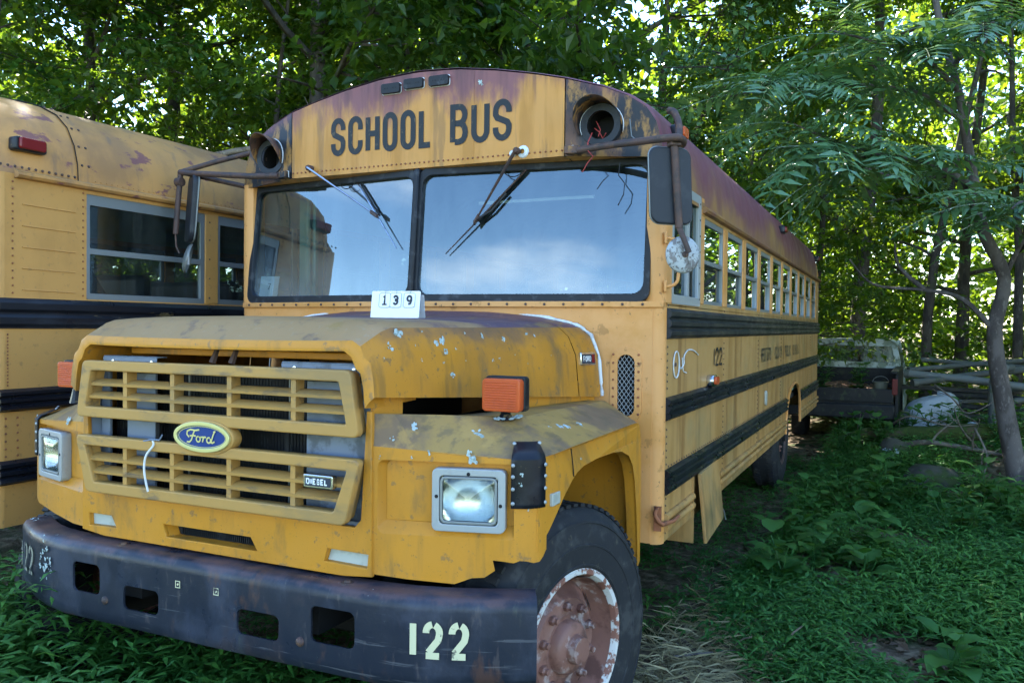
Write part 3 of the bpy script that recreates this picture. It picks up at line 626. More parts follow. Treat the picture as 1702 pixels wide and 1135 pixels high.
    plate_mb(rr(hl[0] + .026, hl[1] + .024, hl[2] - .026, hl[3] - .024, .02), [], .006, lambda u, v, w: fn(u, v, w - .050)).build('bezel_backing', M['dark'], bz)
    mb = MB(); a0, b0, a1, b1 = hl[0] + .026, hl[1] + .025, hl[2] - .026, hl[3] - .025
    cu_, cv_ = (a0 + a1) / 2, (b0 + b1) / 2; ring = rr(a0, b0, a1, b1, .016, 5)
    rows_ = []
    for iu in range(19):
        u = a0 + (a1 - a0) * iu / 18; rows_.append([fn(u, b0 + (b1 - b0) * iv / 16, .001 - .034 * max(0, 1 - ((u - cu_) ** 2 + (b0 + (b1 - b0) * iv / 16 - cv_) ** 2) / .088 ** 2)) for iv in range(17)])
    mb.grid(rows_); mb.build('reflector', M['mirrorchrome'], bz, smooth=179)
    mb = MB(); rows_ = []
    for k in (1.0, .97, .8, .5, .0):
        rows_.append([fn(cu_ + (u - cu_) * k, cv_ + (v - cv_) * k, .006 + .014 * (1 - k * k)) for u, v in ring + ring[:1]])
    mb.grid(rows_); mb.build('headlight_lens', M['lamp_glass'], bz, smooth=60)
    mb = MB()
    for k in range(1, 7):
        v = b0 + (b1 - b0) * k / 7; mb.tube([fn(a0 + (a1 - a0) * t, v, .007 + .0135 * (1 - (2 * t - 1) ** 2) * (1 - ((k - 3.5) / 3.5) ** 2)) for t in (.03, .2, .4, .5, .6, .8, .97)], .0008, 3, cap=False)
    for k in range(1, 10):
        u = a0 + (a1 - a0) * k / 10; mb.tube([fn(u, b0 + (b1 - b0) * t, .007 + .0135 * (1 - (2 * t - 1) ** 2) * (1 - ((k - 5) / 5) ** 2)) for t in (.04, .2, .4, .5, .6, .8, .96)], .0006, 3, cap=False)
    tag(mb.build('lens_ribs', M['lamp_glass'], bz, smooth=None), kind='stuff')
    mb = MB(); plate_mb(rr(a0 - .001, b0 - .001, a1 + .001, b1 + .001, .016), [rr(a0 + .003, b0 + .003, a1 - .003, b1 - .003, .014)], .012, lambda u, v, w: fn(u, v, w + .004), .002, mb); mb.build('lamp_rim', M['alu'], bz, smooth=40)
    for (u, v) in ((cu_, hl[3] - .013), (hl[2] - .012, cv_ - .012), (hl[0] + .012, cv_ + .01)):
        mb = MB(); mb.lathe([(.007, -.002), (.006, .0125), (0, .0125)], fn(u, v, 0), Vector(fn(u, v, 1)) - Vector(fn(u, v, 0)), 10); mb.build('bezel_screw', M['dark'], bz)
    # black corner guard bent over the fender edge
    gp = [(.452, 0.0), (.47, .006), (.50, .010), (.53, .010), (.560, .008)]
    G = [[fn(u, z, .010) for u, _ in gp] for z in (1.062, 1.075, 1.12, 1.19, 1.212)]
    for t_, up_ in ((.06, .006), (.30, .012)):
        topc = [tuple(Vector(lerp3(fn(u, 1.216, .009), (s * 1.0, -1.03, 1.312), t_)) + Vector((s * .002, -.003, up_))) for u, _ in gp]; G.append(topc); mb = MB(); mb.grid(G)
    gd = mb.build('corner_guard', M['black'], BUS, smooth=35, solid=.004)
    mb = MB()
    for u in (.458, .555):
        for z in (1.195, 1.16, 1.122, 1.078): mb.lathe([(.0065, 0), (.005, .004), (0, .005)], fn(u, z, .0115), Vector(fn(u, z, 1)) - Vector(fn(u, z, 0)), 8)
    for i in (0, 4): mb.lathe([(.0065, 0), (.005, .004), (0, .005)], Vector(topc[i]) + Vector((0, 0, .002)) + (Vector(G[4][i]) - Vector(topc[i])) * .15, (s * .4, -.5, .8), 8)
    tag(mb.build('guard_rivets', M['bezel'], gd, smooth=60), kind='stuff')
    # side reflector pocket behind the guard
    mb = MB(); mb.box((s * 1.178 - .006, -1.20, 1.055), (s * 1.178 + .0085, -1.135, 1.095)); mb.build('side_reflector', M['lensw'], BUS, bevel=.003)
    # turn signal on the fender
    cx, cy, cz = (.967 if s == 1 else -1.10), (-1.085 if s == 1 else -1.12), 1.392
    V, F = plate(rr(-.066, -.051, .066, .051, .010), [], .028, .004)
    mb = MB(); mb.add([(cx + u, cy - .030 - w, cz + v) for u, v, w in V], F); am = mb.build('turn_signal', M['amber'], BUS, smooth=40)
    mb = MB()
    for k in range(-5, 6): mb.tube([(cx - .058, cy - .0485, cz + k * .0085), (cx + .058, cy - .0485, cz + k * .0085)], .0022, 5)
    tag(mb.build('lens_ribs', M['amber'], am), kind='stuff')
    V, F = plate(rr(-.071, -.052, .071, .058, .010), [], .03, .004)
    mb = MB(); mb.add([(cx + u, cy + .004 - w, cz + v) for u, v, w in V], F); mb.build('lamp_body', M['black'], am, smooth=40)
    mb = MB(); mb.tube([(cx, cy - .005, cz - .045), (cx, cy - .005, cz - .062), (cx, cy - .005, cz - (.085 if s == 1 else .125))], [.028, .016, .030], 10); mb.build('lamp_stalk', M['black'], am)
    # inner arch liner
    mb = MB(); mb.grid([[(s * x, y, z) for x in (1.17, .62)] for y, z in [(-.17, .62), (-.17, .9), (-.19, 1.04), (-.25, 1.13), (-.40, 1.19), (-.62, 1.21), (-.9, 1.20), (-1.05, 1.15), (-1.13, 1.06)]]); mb.build('wheel_well', M['fender'], BUS, smooth=50)
    mb = MB(); mb.grid([[(s * .62, y, z) for y in (-.17, -1.3)] for z in (.45, 1.28)]); mb.build('inner_wall', M['dark'], BUS)
# ---------------- front valance round the grille
op = [(-.645, 1.345), (-.625, 1.0), (-.60, .972), (.60, .972), (.625, 1.0), (.645, 1.345)]
out = [(-.658, 1.345), (-.662, .832), (-.55, .818), (.55, .816), (.662, .826), (.658, 1.345)] + op[::-1]
slot = [(-.225, .846), (-.245, .896), (.170, .896), (.205, .846)]
fogs = [[(-.475, .850), (-.505, .898), (-.632, .898), (-.628, .846)], [(.475, .850), (.490, .898), (.655, .896), (.69 - .04, .846)]]
val = plate_mb(out, [slot] + fogs, .012, lambda u, v, w: (u, -1.424 - w, v), .003).build('front_valance', M['fender'], BUS, smooth=40)
def pocket(poly, depth, name, mat):
    mb = MB(); P = poly + poly[:1]
    cxm = sum(p[0] for p in poly) / 4; czm = sum(p[1] for p in poly) / 4
    mb.grid([[(u, -1.43, v) for u, v in P], [(cxm + (u - cxm) * .93, -1.43 + depth, czm + (v - czm) * .86) for u, v in P]]); mb.build('pocket_wall', M['fender'], val, smooth=None)
    mb = MB(); mb.prism([(cxm + (u - cxm) * .92, czm + (v - czm) * .84) for u, v in poly], lambda u, v, h: (u, h, v), -1.43 + depth, -1.43 + depth + .01); mb.build(name, mat, val)
pocket(slot, .05, 'air_slot_mesh', M['radiator']); pocket(fogs[0], .016, 'parking_lamp', M['lensw']); pocket(fogs[1], .016, 'parking_lamp', M['lensw'])
mb = MB()
for k in range(40): mb.box((-.19 + k * .0095, -1.392, .853), (-.1875 + k * .0095, -1.382, .890))
tag(mb.build('slot_fins', M['gasket'], val, smooth=None), kind='stuff')
# inner post faces beside the grille
mb = MB()
for s in (1, -1):
    mb.grid([[(s * .645, -1.43, 1.345), (s * .627, -1.43, 1.0)], [(s * .640, -1.34, 1.345), (s * .62, -1.34, 1.0)]])
mb.build('grille_jamb', M['grey'], val)
# ---------------- radiator and support behind the grille
mb = MB(); mb.box((-.64, -1.30, .95), (.64, -1.285, 1.46)); rad = mb.build('radiator', M['radiator'], BUS)
for (a, b) in ((-.63, -.585), (-.49, -.345), (.36, .62)):
    mb = MB(); mb.box((a, -1.375, .97), (b, -1.365, 1.43)); mb.build('radiator_baffle', M['grey'], rad)
for (a, b) in ((-.58, -.30), (.28, .60)):
    mb = MB(); mb.box((a, -1.412, 1.452), (b, -1.405, 1.492)); mb.box((a, -1.41, 1.49), (b, -1.36, 1.496)); tb = mb.build('upper_support', M['grey'], rad, bevel=.003)
    mb = MB()
    for x in (a + .06, b - .02): mb.lathe([(.009, 0), (.008, .005), (0, .006)], (x, -1.412, 1.474), (0, -1, 0), 10)
    mb.build('bolt', M['chrome'], tb)
mb = MB()
for x in (-.22, .02, .25): mb.tube([(x, -1.33, .98), (x, -1.33, 1.44)], .004, 5)
mb.build('radiator_rods', M['alu'], rad)
mb = MB(); mb.box((-.60, -1.40, .965), (.60, -1.385, .985)); mb.build('lower_support', M['grey'], rad)
mb = MB()
for k in range(90): mb.box((-.63 + k * .014, -1.303, .96), (-.627 + k * .014, -1.299, 1.45))
tag(mb.build('radiator_fins', M['gasket'], rad, smooth=None), kind='stuff')
# ---------------- two grilles of slats
def grille(name, z0, z1, tl, bl, slats, divs, dz):
    out = [(-bl, z0), (-tl, z1), (tl, z1), (bl, z0)]
    def ins(p, k): return [(u - math.copysign(k * (.9 if abs(v - z0) < .01 or True else 1), u), v + (k if abs(v - z0) < 1e-6 else -k)) for u, v in p]
    inner = [(-bl + .037 + (.0), z0 + .030), (-tl + .037, z1 - .028), (tl - .037, z1 - .028), (bl - .037, z0 + .030)]
    def rc(p, r=.018):
        q = []
        n = len(p)
        for i in range(n):
            a, b, c_ = Vector(p[i - 1]), Vector(p[i]), Vector(p[(i + 1) % n])
            e0 = b + (a - b).normalized() * r; e1 = b + (c_ - b).normalized() * r
            for t in (0, .33, .67, 1):
                q.append(tuple(e0 * (1 - t) ** 2 + b * 2 * t * (1 - t) + e1 * t * t))
        return q
    fr = plate_mb(rc(out), [rc(inner, .012)], .022, lambda u, v, w: (u, -1.462 - w, v), .005).build(name, M['grille'], BUS, smooth=40)
    # depth skirt
    mb = MB(); P = rc(out); P = P + P[:1]; mb.grid([[(u * .995, -1.455, v) for u, v in P], [(u * .985, -1.41, z0 + (v - z0) * .985 + .002) for u, v in P]]); mb.build('grille_skirt', M['grille'], fr, smooth=50)
    mb = MB(); P = rc(inner, .012); P = P + P[:1]; mb.grid([[(u, -1.458, v) for u, v in P], [(u * .99, -1.415, v) for u, v in P]]); mb.build('grille_reveal', M['grille'], fr, smooth=50)
    for i in range(slats):
        z = z0 + .030 + (z1 - z0 - .058) * (i + 1) / (slats + 1); xw = bl + (tl - bl) * (z - z0) / (z1 - z0) - .034
        mb = MB(); mb.prism([(-1.466, z - .013), (-1.468, z - .003), (-1.440, z + .010), (-1.418, z + .011), (-1.418, z - .006)], lambda u, v, h: (h, u, v), -xw, xw); mb.build('slat', M['grille'], fr, smooth=30)
    for x in divs:
        mb = MB(); mb.prism([(-.010, -1.4635), (.010, -1.4635), (.006, -1.416), (-.006, -1.416)], lambda u, v, h, x=x: (x + u, v, h), z0 + .029, z1 - .027); mb.build('grille_divider', M['grille'], fr, smooth=30)
    return fr
G1 = grille('upper_grille', 1.272, 1.474, .605, .637, 2, (-.40, -.165, .10, .375), 0)
G2 = grille('lower_grille', .992, 1.194, .641, .588, 2, (-.40, -.165, .10, .375), 0)
tag(G1, 'upper slatted grille'); tag(G2, 'lower slatted grille with small nameplate')
for x in (-.30, .30):
    mb = MB(); mb.tube([(x, -1.40, 1.18), (x, -1.40, 1.285)], .010, 6); mb.build('grille_strut', M['dark'], BUS)
# oval emblem
ov = circ(0, 0, .126, 44, .051)
mb = MB(); V, F = plate(circ(0, 0, .130, 44, .056), [], .030, .006); mb.add([(u + .004, -1.462 - w, 1.230 + v) for u, v, w in V], F); em = mb.build('oval_emblem_mount', M['grille'], BUS, smooth=40)
mb = MB(); V, F = plate(ov, [circ(0, 0, .115, 44, .041)], .008, .002); mb.add([(u, -1.486 - w, 1.231 + v) for u, v, w in V], F); mb.build('oval_rim', M['gold'], em, smooth=40)
mb = MB(); V, F = plate(circ(0, 0, .117, 44, .043), [], .004); mb.add([(u, -1.484 - w, 1.231 + v) for u, v, w in V], F); mb.build('oval_field', M['blue'], em)
mb = MB(); strokes(mb, [circ(0, 0, .107, 40, .036) + ['close']], .0022, lambda u, v: (u, -1.4872, 1.231 + v)); mb.build('oval_line', M['gold'], em, smooth=None)
script = [
    [(-.062, -.004), (-.072, .006), (-.070, .017), (-.055, .023), (-.035, .021), (-.015, .024)],
    [(-.036, .021), (-.044, .005), (-.050, -.012), (-.060, -.021), (-.072, -.020)],
    [(-.058, .001), (-.044, .003), (-.030, .002)],
    arc(-.018, -.008, .009, .0095, 80, 440, 14) + [(-.008, -.001), (.002, .000)],
    [(.002, .001), (.006, .0), (.004, -.010), (.001, -.0175)], [(.004, -.008), (.011, .001), (.018, .0)],
    arc(.031, -.009, .009, .009, 60, 400, 14), [(.058, .022), (.050, .008), (.044, -.008), (.042, -.016), (.048, -.0175), (.058, -.012)],
    [(.052, .020), (.062, .023)]]
mb = MB(); strokes(mb, script, .0055, lambda u, v: (u + .004, -1.4875, 1.231 + v)); mb.build('emblem_script', M['gold'], em, smooth=None)
# small DIESEL plate
mb = MB(); V, F = plate(rr(-.055, -.0185, .055, .0185, .003), [], .018, .003); mb.add([(u + .497, -1.478 - w, 1.121 + v) for u, v, w in V], F); pl_ = mb.build('nameplate', M['chrome'], BUS, smooth=40)
mb = MB(); V, F = plate(rr(-.050, -.0145, .050, .0145, .002), [], .001); mb.add([(u + .497, -1.491 - w, 1.121 + v) for u, v, w in V], F); mb.build('plate_field', M['ink'], pl_)
x = .452
for ch, w in zip('DIESEL', (.0145, .008, .0135, .0135, .0135, .0125)):
    letter(ch, x, 1.1115, w, .0195, .0042, lambda u, v: (u, -1.4922, v)).build('letter', M['white'], pl_, smooth=None); x += w + .0018
# ---------------- bumper
path = [(-1.135, -1.345), (-1.04, -1.396), (-.93, -1.446), (-.82, -1.478), (-.70, -1.494), (-.45, -1.498), (0, -1.50), (.45, -1.498), (.70, -1.494), (.82, -1.478), (.93, -1.446), (1.06, -1.392), (1.19, -1.325)]
bp = [(.100, .800), (.035, .797), (.012, .790), (.002, .775), (0, .755), (.002, .66), (0, .56), (.003, .535), (.014, .518), (.035, .512), (.085, .510)]
G = []
for i, (x, y) in enumerate(path):
    a = path[max(0, i - 1)]; b = path[min(len(path) - 1, i + 1)]; d = Vector((b[0] - a[0], b[1] - a[1])).normalized(); n = Vector((-d.y, d.x))
    if n.y < 0: n = -n
    k = min(1, max(0, (abs(x) - .75) / .44)); 
    G.append([(x + n.x * u, y + n.y * u, (.655 + (v - .655) * (1 - .10 * k)) + .012 * k) for u, v in bp])
mb = MB(); mb.grid(G); bump = mb.build('bumper', M['bumper'], BUS, smooth=40)
sm = bump.modifiers.new('solid', 'SOLIDIFY'); sm.thickness = .008; sm.offset = 0
cs = []
for (a, b, c_, d) in ((-.632, -.485, .617, .727), (-.361, -.186, .588, .674), (.175, .352, .588, .672), (.481, .648, .612, .728)):
    mb = MB(); mb.prism(rr(a, c_, b, d, .022), lambda u, v, h: (u, h, v), -1.6, -1.45); cs.append(mb.build('tmpcut', None, None, smooth=None))
cut(bump, cs); finish(bump.data, M['bumper'], 40)
for (x, z, top) in ((-.42, .80, 1), (.585, .80, 1), (-.455, .604, 0), (.44, .604, 0)):
    mb = MB()
    if top: mb.lathe([(.024, -.002), (.022, .005), (.012, .006), (.011, .011), (0, .012)], (x, -1.448, .797), (0, 0, 1), 14)
    else: mb.lathe([(.017, -.002), (.015, .007), (.008, .013), (0, .014)], (x, -1.498, z), (0, -1, 0), 14)
    mb.build('bumper_bolt', M['rust'], bump, smooth=40)
def bumpmap(s):
    def f(u, v):
        a, b = Vector((.82, -1.468)), Vector((1.19, -1.262))
        # follow the bumper's plan
        rem = u; P = [p for p in path if p[0] >= .69]
        for p, q in zip(P[:-1], P[1:]):
            l = math.hypot(q[0] - p[0], q[1] - p[1])
            if rem <= l or q is P[-1]:
                t = rem / l; x = p[0] + (q[0] - p[0]) * t; y = p[1] + (q[1] - p[1]) * t
                n = Vector((q[1] - p[1], -(q[0] - p[0]))).normalized(); return (s * (x + n.x * .0085), y + n.y * .0085, v)
            rem -= l
    return f
for x in (-.088, .088):
    mb = MB(); strokes(mb, [[(x - .010, .705), (x + .010, .705), (x + .010, .727), (x - .010, .727), 'close']], .003, lambda u, v: (u, -1.5075, v)); strokes(mb, [[(x - .003, .713), (x + .004, .719)]], .006, lambda u, v: (u, -1.5075, v)); mb.build('bumper_mark', M['cream'], bump, smooth=None)
x = .135
for ch, w in (('|', .026), ('Z', .062), ('Z', .062)):
    letter(ch, x, .617, w, .115, .0205, bumpmap(1)).build('stencil_digit', M['cream'], bump, smooth=None); x += w + .017
x = .215
for ch, w in (('|', .024), ('Z', .058), ('Z', .058))[::-1]:
    f_ = bumpmap(-1); letter(ch, 0, .62, w, .115, .014, lambda u, v, x=x, w=w: f_(x - u + w, v)).build('stencil_digit', M['faintcream'], bump, smooth=None); x += w + .020
# ---------------- wheels
def wheel(cx, cy, cz, s, steer=0, ring='rimring', disc='rim'):
    ax = (s, 0, 0); Rw = .50
    mb = MB(); mb.lathe([(.262, .098), (.275, .118), (.288, .124), (.290, .128), (.296, .128), (.298, .125), (.33, .130), (.36, .131), (.362, .134), (.368, .134), (.37, .131), (.42, .128), (.44, .123), (.442, .127), (.450, .125), (.452, .120), (.468, .112), (.488, .092), (.497, .070), (.500, .03), (.500, -.03), (.497, -.070), (.488, -.092), (.468, -.112), (.42, -.128), (.33, -.13), (.262, -.1)], (cx, cy, cz), ax, 56)
    ty = mb.build('tyre', M['rubber'], BUS, smooth=50)
    mb = MB()
    for k in range(72):
        t = 2 * math.pi * k / 72; 
        for sg in (-1, 1):
            a = Vector((0, math.cos(t), math.sin(t))); tt = Vector((0, -math.sin(t), math.cos(t)))
            mb.obox(Vector((cx + s * sg * .062, cy, cz)) + a * .500, Vector((s * .026, 0, 0)) + tt * .004, tt * .013, a * .006)
    tag(mb.build('tread_blocks', M['rubber'], ty, smooth=None), kind='stuff')
    mb = MB(); mb.lathe([(.262, .090), (.279, .112), (.283, .120), (.278, .126), (.262, .124), (.252, .105), (.246, .06)], (cx, cy, cz), ax, 56); mb.build('rim_ring', M[ring], ty, smooth=50)
    mb = MB(); mb.lathe([(.248, .108), (.240, .03), (.232, .02), (.20, .048), (.178, .062), (.172, .072), (.168, .076), (.118, .076), (.112, .080), (.098, .078), (.092, .105), (.078, .118), (.052, .120), (.046, .150), (.0, .152)], (cx, cy, cz), ax, 56); rm = mb.build('rim_disc', M[disc], ty, smooth=40)
    for k in range(10):
        mb = MB(); t = 2 * math.pi * (k + .5) / 10; p = (cx + s * .074, cy + math.cos(t) * .143, cz + math.sin(t) * .143)
        mb.lathe([(.017, 0), (.017, .018), (.012, .024), (.011, .034), (0, .036)], p, ax, 6); mb.build('lug_nut', M['rim'], rm, smooth=30)
    for k in range(5):
        t = 2 * math.pi * k / 5 + .5; c_ = Vector((cx + s * .0375, cy + math.cos(t) * .212, cz + math.sin(t) * .212))
        a = Vector((0, math.cos(t), math.sin(t))); tt = Vector((0, -math.sin(t), math.cos(t))); nn = Vector((s * 1.0, 0, 0)) + a * .80; nn.normalize(); ra = nn.cross(tt)
        V = [c_ + nn * .006 + tt * .043 * math.cos(q) + ra * .018 * math.sin(q) for q in np.linspace(0, 2 * math.pi, 20, endpoint=False)]
        mb = MB(); mb.add(V, [tuple(range(20))]); mb.build('hand_hole', M['dark'], rm, smooth=None)
    if steer:
        c_ = Vector((cx, cy, cz)); T_ = Matrix.Translation(c_) @ Matrix.Rotation(steer, 4, 'Z') @ Matrix.Translation(-c_)
        for o_ in [ty] + list(ty.children_recursive): o_.data.transform(T_)
for s in (1, -1):
    wheel(s * 1.03, -.845, .485, s, R(-15))
    wheel(s * 1.00, 5.02, .56, s, 0, 'rust', 'dark')  # rear discs coloured near-black for the shade inside their dished face
mb = MB(); mb.tube([(-1.0, -.865, .45), (1.0, -.865, .45)], .06, 10); mb.tube([(-1.0, 5.02, .56), (1.0, 5.02, .56)], .09, 10); mb.build('axles', M['dark'], BUS)
mb = MB(); mb.box((-.45, -1.42, .60), (-.36, 7.4, .80)); mb.box((.36, -1.42, .60), (.45, 7.4, .80)); mb.build('chassis_rails', M['dark'], BUS)
mb = MB(); mb.box((-.33, -1.25, .72), (.33, -.2, 1.35)); mb.build('engine_block', M['dark'], BUS, bevel=.03)
# ---------------- body sides
ZB, ZW, ZG = .656, 1.728, 2.238
ARC = [(5.607, .656), (5.60, .76), (5.56, .88), (5.47, .99), (5.33, 1.065), (5.15, 1.093), (4.95, 1.09), (4.75, 1.062), (4.60, 1.00), (4.48, .89), (4.415, .77), (4.39, .656)]
WINY = [.80 + .652 * i for i in range(10)]; WW = .532
rails = (('belt_rail', 1.572, 1.712, 3, M['belt']), ('rub_rail', 1.203, 1.31, 3, M['black']), ('lower_rub_rail', .868, .985, 3, M['black']))
def rail_prof(z0, z1, n, dep):
    P = [(0, z0), (dep * .5, z0 + .004)]; h = (z1 - z0 - .008) / n
    for k in range(n):
        zb = z0 + .004 + k * h
        P += [(dep * .5, zb + h * .06), (dep, zb + h * .28), (dep, zb + h * .72), (dep * .5, zb + h * .94)]
    P += [(0, z1)]
    return P
def bus_side(root, X, s, L, zoff=0.0, mats=None, arch=True, y0=.05, wins=None, main=True):
    ms = mats or (M['side'], M['roof'])
    out = [(y0, .66 if main else .86), (y0, ZW)] + [(L, ZW), (L, ZB)] + (ARC if arch else [])
    fx = lambda u, v, w: (X + s * (w - .004), u, v + zoff)
    o = plate_mb(out, [], .006, fx).build('side_panel', ms[0], root, smooth=None)
    # inner lining
    mb = MB(); mb.box((min(X - s * .05, X - s * .06), y0 + .08, 1.0 + zoff), (max(X - s * .05, X - s * .06), L - .05, ZW + zoff)); mb.build('side_lining', M['mint'], root)
    return o
SIDES = {}
for s in (1, -1):
    X = s * HW
    sp = bus_side(BUS, X, s, LEN); SIDES[s] = sp
    # rails
    for nm, z0, z1, n, mt in rails:
        pr = rail_prof(z0, z1, n, .022)
        segs = [(.048, LEN)] if nm != 'lower_rub_rail' else [(.048, 4.44), (5.575, LEN)]
        for a, b in segs:
            mb = MB(); st = np.linspace(a, b, 9)
            mb.grid([[(X + s * (u + .0005), float(y), v) for u, v in pr] for y in st])
            for y in (a, b):
                V = [(X + s * u, y, v) for u, v in pr]; mb.add(V, [tuple(range(len(V)))])
            mb.build(nm, mt, sp, smooth=25)
    # ribs pressed in the skirt
    for (a, b) in ((.05, .60), (1.26, 4.38), (5.62, LEN)):
        for z in (.722, .768):
            mb = MB(); mb.tube([(X + s * .002, a, z), (X + s * .002, b, z)], .019, 10); mb.build('skirt_rib', M['side'], sp, smooth=70)
    # arch trim
    mb = MB(); mb.tube([(X + s * .004, y, z) for y, z in ARC], .014, 6); mb.build('arch_trim', M['cowl'], sp, smooth=60)
    # rivet seams
    mb = MB()
    for y in (.055, 1.37, 2.68, 3.98, 6.6):
        for k in range(34):
            z = .70 + k * .031
            if any(z0 - .01 < z < z1 + .01 for _, z0, z1, _, _ in rails): continue
            mb.lathe([(.0055, 0), (.004, .003), (0, .004)], (X + s * .003, y, z), (s, 0, 0), 5)
    for k in range(150):
        for z in (.995,): mb.lathe([(.005, 0), (.004, .003), (0, .004)], (X + s * .003, .1 + k * .05, z), (s, 0, 0), 5) if not 4.4 < .1 + k * .05 < 5.6 else None
    tag(mb.build('side_rivets', M['rust'], sp, smooth=60), kind='stuff')
    # window band
    mb = MB(); x0, x1 = sorted((X - s * .045, X)); mb.box((x0, .715, 2.205), (x1, LEN, ZG + .006)); mb.build('window_header', M['side'], sp)
    mb = MB(); x0, x1 = sorted((X - s * .045, X - s * .001)); mb.box((x0, .06, 1.724), (x1, LEN, 1.752)); mb.build('window_sill', M['side'], sp)
    # drip gutter
    mb = MB(); mb.prism([(0, 2.222), (.026, 2.226), (.034, 2.238), (.032, 2.250), (0, 2.262)], lambda u, v, h: (X + s * u, h, v), .74, LEN - .02); mb.build('drip_gutter', M['roof'], sp, smooth=40)
    ends = [(.708, WINY[0])] + [(WINY[i] + WW, WINY[i + 1]) for i in range(9)] + [(WINY[9] + WW, WINY[9] + WW + .12)]
    for a, b in ends:
        mb = MB(); x0, x1 = sorted((X - s * .045, X + s * .004)); mb.box((x0, a, 1.748), (x1, b, 2.208)); mb.build('window_post', M['cowl'], sp, bevel=.006)
    mb = MB(); x0, x1 = sorted((X - s * .04, X)); mb.box((x0, WINY[9] + WW + .12, 1.748), (x1, LEN, 2.206)); mb.build('rear_quarter', M['side'], sp)
    for i, y in enumerate(WINY):
        fx = lambda u, v, w: (X - s * .016 + s * w, u, v)
        w_ = plate_mb(rr(y, 1.752, y + WW, 2.206, .012, 2), [rr(y + .017, 1.770, y + WW - .017, 1.966, .01, 2), rr(y + .017, 1.986, y + WW - .017, 2.176, .01, 2)], .022, fx, .002).build('window', M['alu'], sp, smooth=30)
        for (z0, z1, dx) in ((1.766, 1.970, .004), (1.982, 2.18, -.004)):
            mb = MB(); xx = X - s * (.016 + dx); mb.add([(xx, y + .012, z0), (xx, y + WW - .012, z0), (xx, y + WW - .012, z1), (xx, y + .012, z1)], [(0, 1, 2, 3)]); mb.build('pane', M['pane'] if s == 1 else M['pane_darkened'], w_, smooth=None)
    # driver's window / door window
    fx = lambda u, v, w: (X - s * .010 + s * w, u, v)
    w_ = plate_mb(rr(.118, 1.735, .708, 2.30, .015, 3), [rr(.150, 1.775, .42, 2.26, .01, 2), rr(.455, 1.775, .655, 2.26, .01, 2)], .024, fx, .002).build('driver_window', M['bezel'], sp, smooth=30)
    mb = MB(); xx = X - s * .012; mb.add([(xx, .145, 1.77), (xx, .66, 1.77), (xx, .66, 2.265), (xx, .145, 2.265)], [(0, 1, 2, 3)]); mb.build('pane', M['pane'] if s == 1 else M['pane_darkened'], w_, smooth=None)
    mb = MB()
    for z in np.linspace(1.77, 2.26, 7): mb.lathe([(.006, 0), (.005, .003), (0, .003)], (X + s * .003, .684, float(z)), (s, 0, 0), 6)
    mb.build('frame_screws', M['dark'], w_)
    mb = MB(); x0, x1 = sorted((X - s * .04, X + s * .002)); mb.box((x0, .716, 2.21), (x1, .80, 2.31)); mb.build('window_corner', M['cowl'], sp, bevel=.01)
    # seats
for i in range(10):
    for s in (1, -1):
        mb = MB(); y = 1.35 + i * .62
        mb.box((s * .62 - .46, y, 1.25), (s * .62 + .46, y + .09, 1.86)); st = mb.build('seat', M['seat'], BUS, bevel=.035)
        mb = MB(); mb.box((s * .62 - .46, y - .42, 1.28), (s * .62 + .46, y - .005, 1.42)); mb.build('seat_cushion', M['seat'], st, bevel=.03)
mb = MB(); mb.box((-1.16, .05, .92), (1.16, 7.5, .97)); mb.build('cabin_floor', M['floor'], BUS)
# rear wall with emergency door windows
plate_mb([(-1.21, .66), (-1.21, 2.24)] + [(x, z - .05) for x, z in PROF[1:-1]] + [(1.21, 2.24), (1.21, .66)], [rr(-.35, 1.78, .35, 2.35, .05), rr(-1.05, 1.80, -.55, 2.2, .05), rr(.55, 1.80, 1.05, 2.2, .05)], .02, lambda u, v, w: (u, 7.56 + w, v)).build('rear_wall', M['side'], BUS)
for (a, b, z0, z1) in ((-.36, .36, 1.77, 2.36), (-1.06, -.54, 1.79, 2.21), (.54, 1.06, 1.79, 2.21)):
    mb = MB(); mb.add([(a, 7.56, z0), (b, 7.56, z0), (b, 7.56, z1), (a, 7.56, z1)], [(0, 1, 2, 3)]); mb.build('rear_window', M['pane_darkened'], BUS, smooth=None)
# interior seen through the windshield
mb = MB(); mb.tube([(-.985, .30, .97), (-.985, .30, 2.42)], .018, 10); ip = mb.build('entry_pole', M['mint'], BUS)
mb = MB(); mb.box((-1.07, .32, .97), (-.95, .35, 2.38)); mb.build('entry_panel', M['mint'], BUS, bevel=.006)
mb = MB(); mb.box((-1.12, .02, 1.745), (1.12, .34, 1.762)); dash = mb.build('dashboard', M['floor'], BUS, bevel=.01)
mb = MB(); mb.obox((-1.04, .03, 1.83), Vector((.06, .006, 0)), Vector((0, .001, 0)), Vector((0, .01, .058))); pp = mb.build('paper_notice', M['white'], BUS)
mb = letter('7', 0, 0, .022, .040, .006, lambda u, v: (-1.05 + u, .0235 + .172 * v, 1.81 + v)); mb.build('letter', M['ink'], pp, smooth=None)
mb = MB(); th_ = np.linspace(0, 2 * math.pi, 33)
mb.tube([(.60 + .235 * math.cos(t), .30 + .16 * math.sin(t), 1.80 + .17 * math.sin(t)) for t in th_], .013, 8); sw = mb.build('steering_wheel', M['seat'], BUS, smooth=70)
mb = MB()
for a in (.5, 2.6, 4.7): mb.tube([(.60, .33, 1.78), (.60 + .235 * math.cos(a), .30 + .16 * math.sin(a), 1.80 + .17 * math.sin(a))], .010, 6)
mb.tube([(.60, .33, 1.78), (.60, .05, 1.3)], .025, 8); mb.build('steering_spokes', M['seat'], sw)
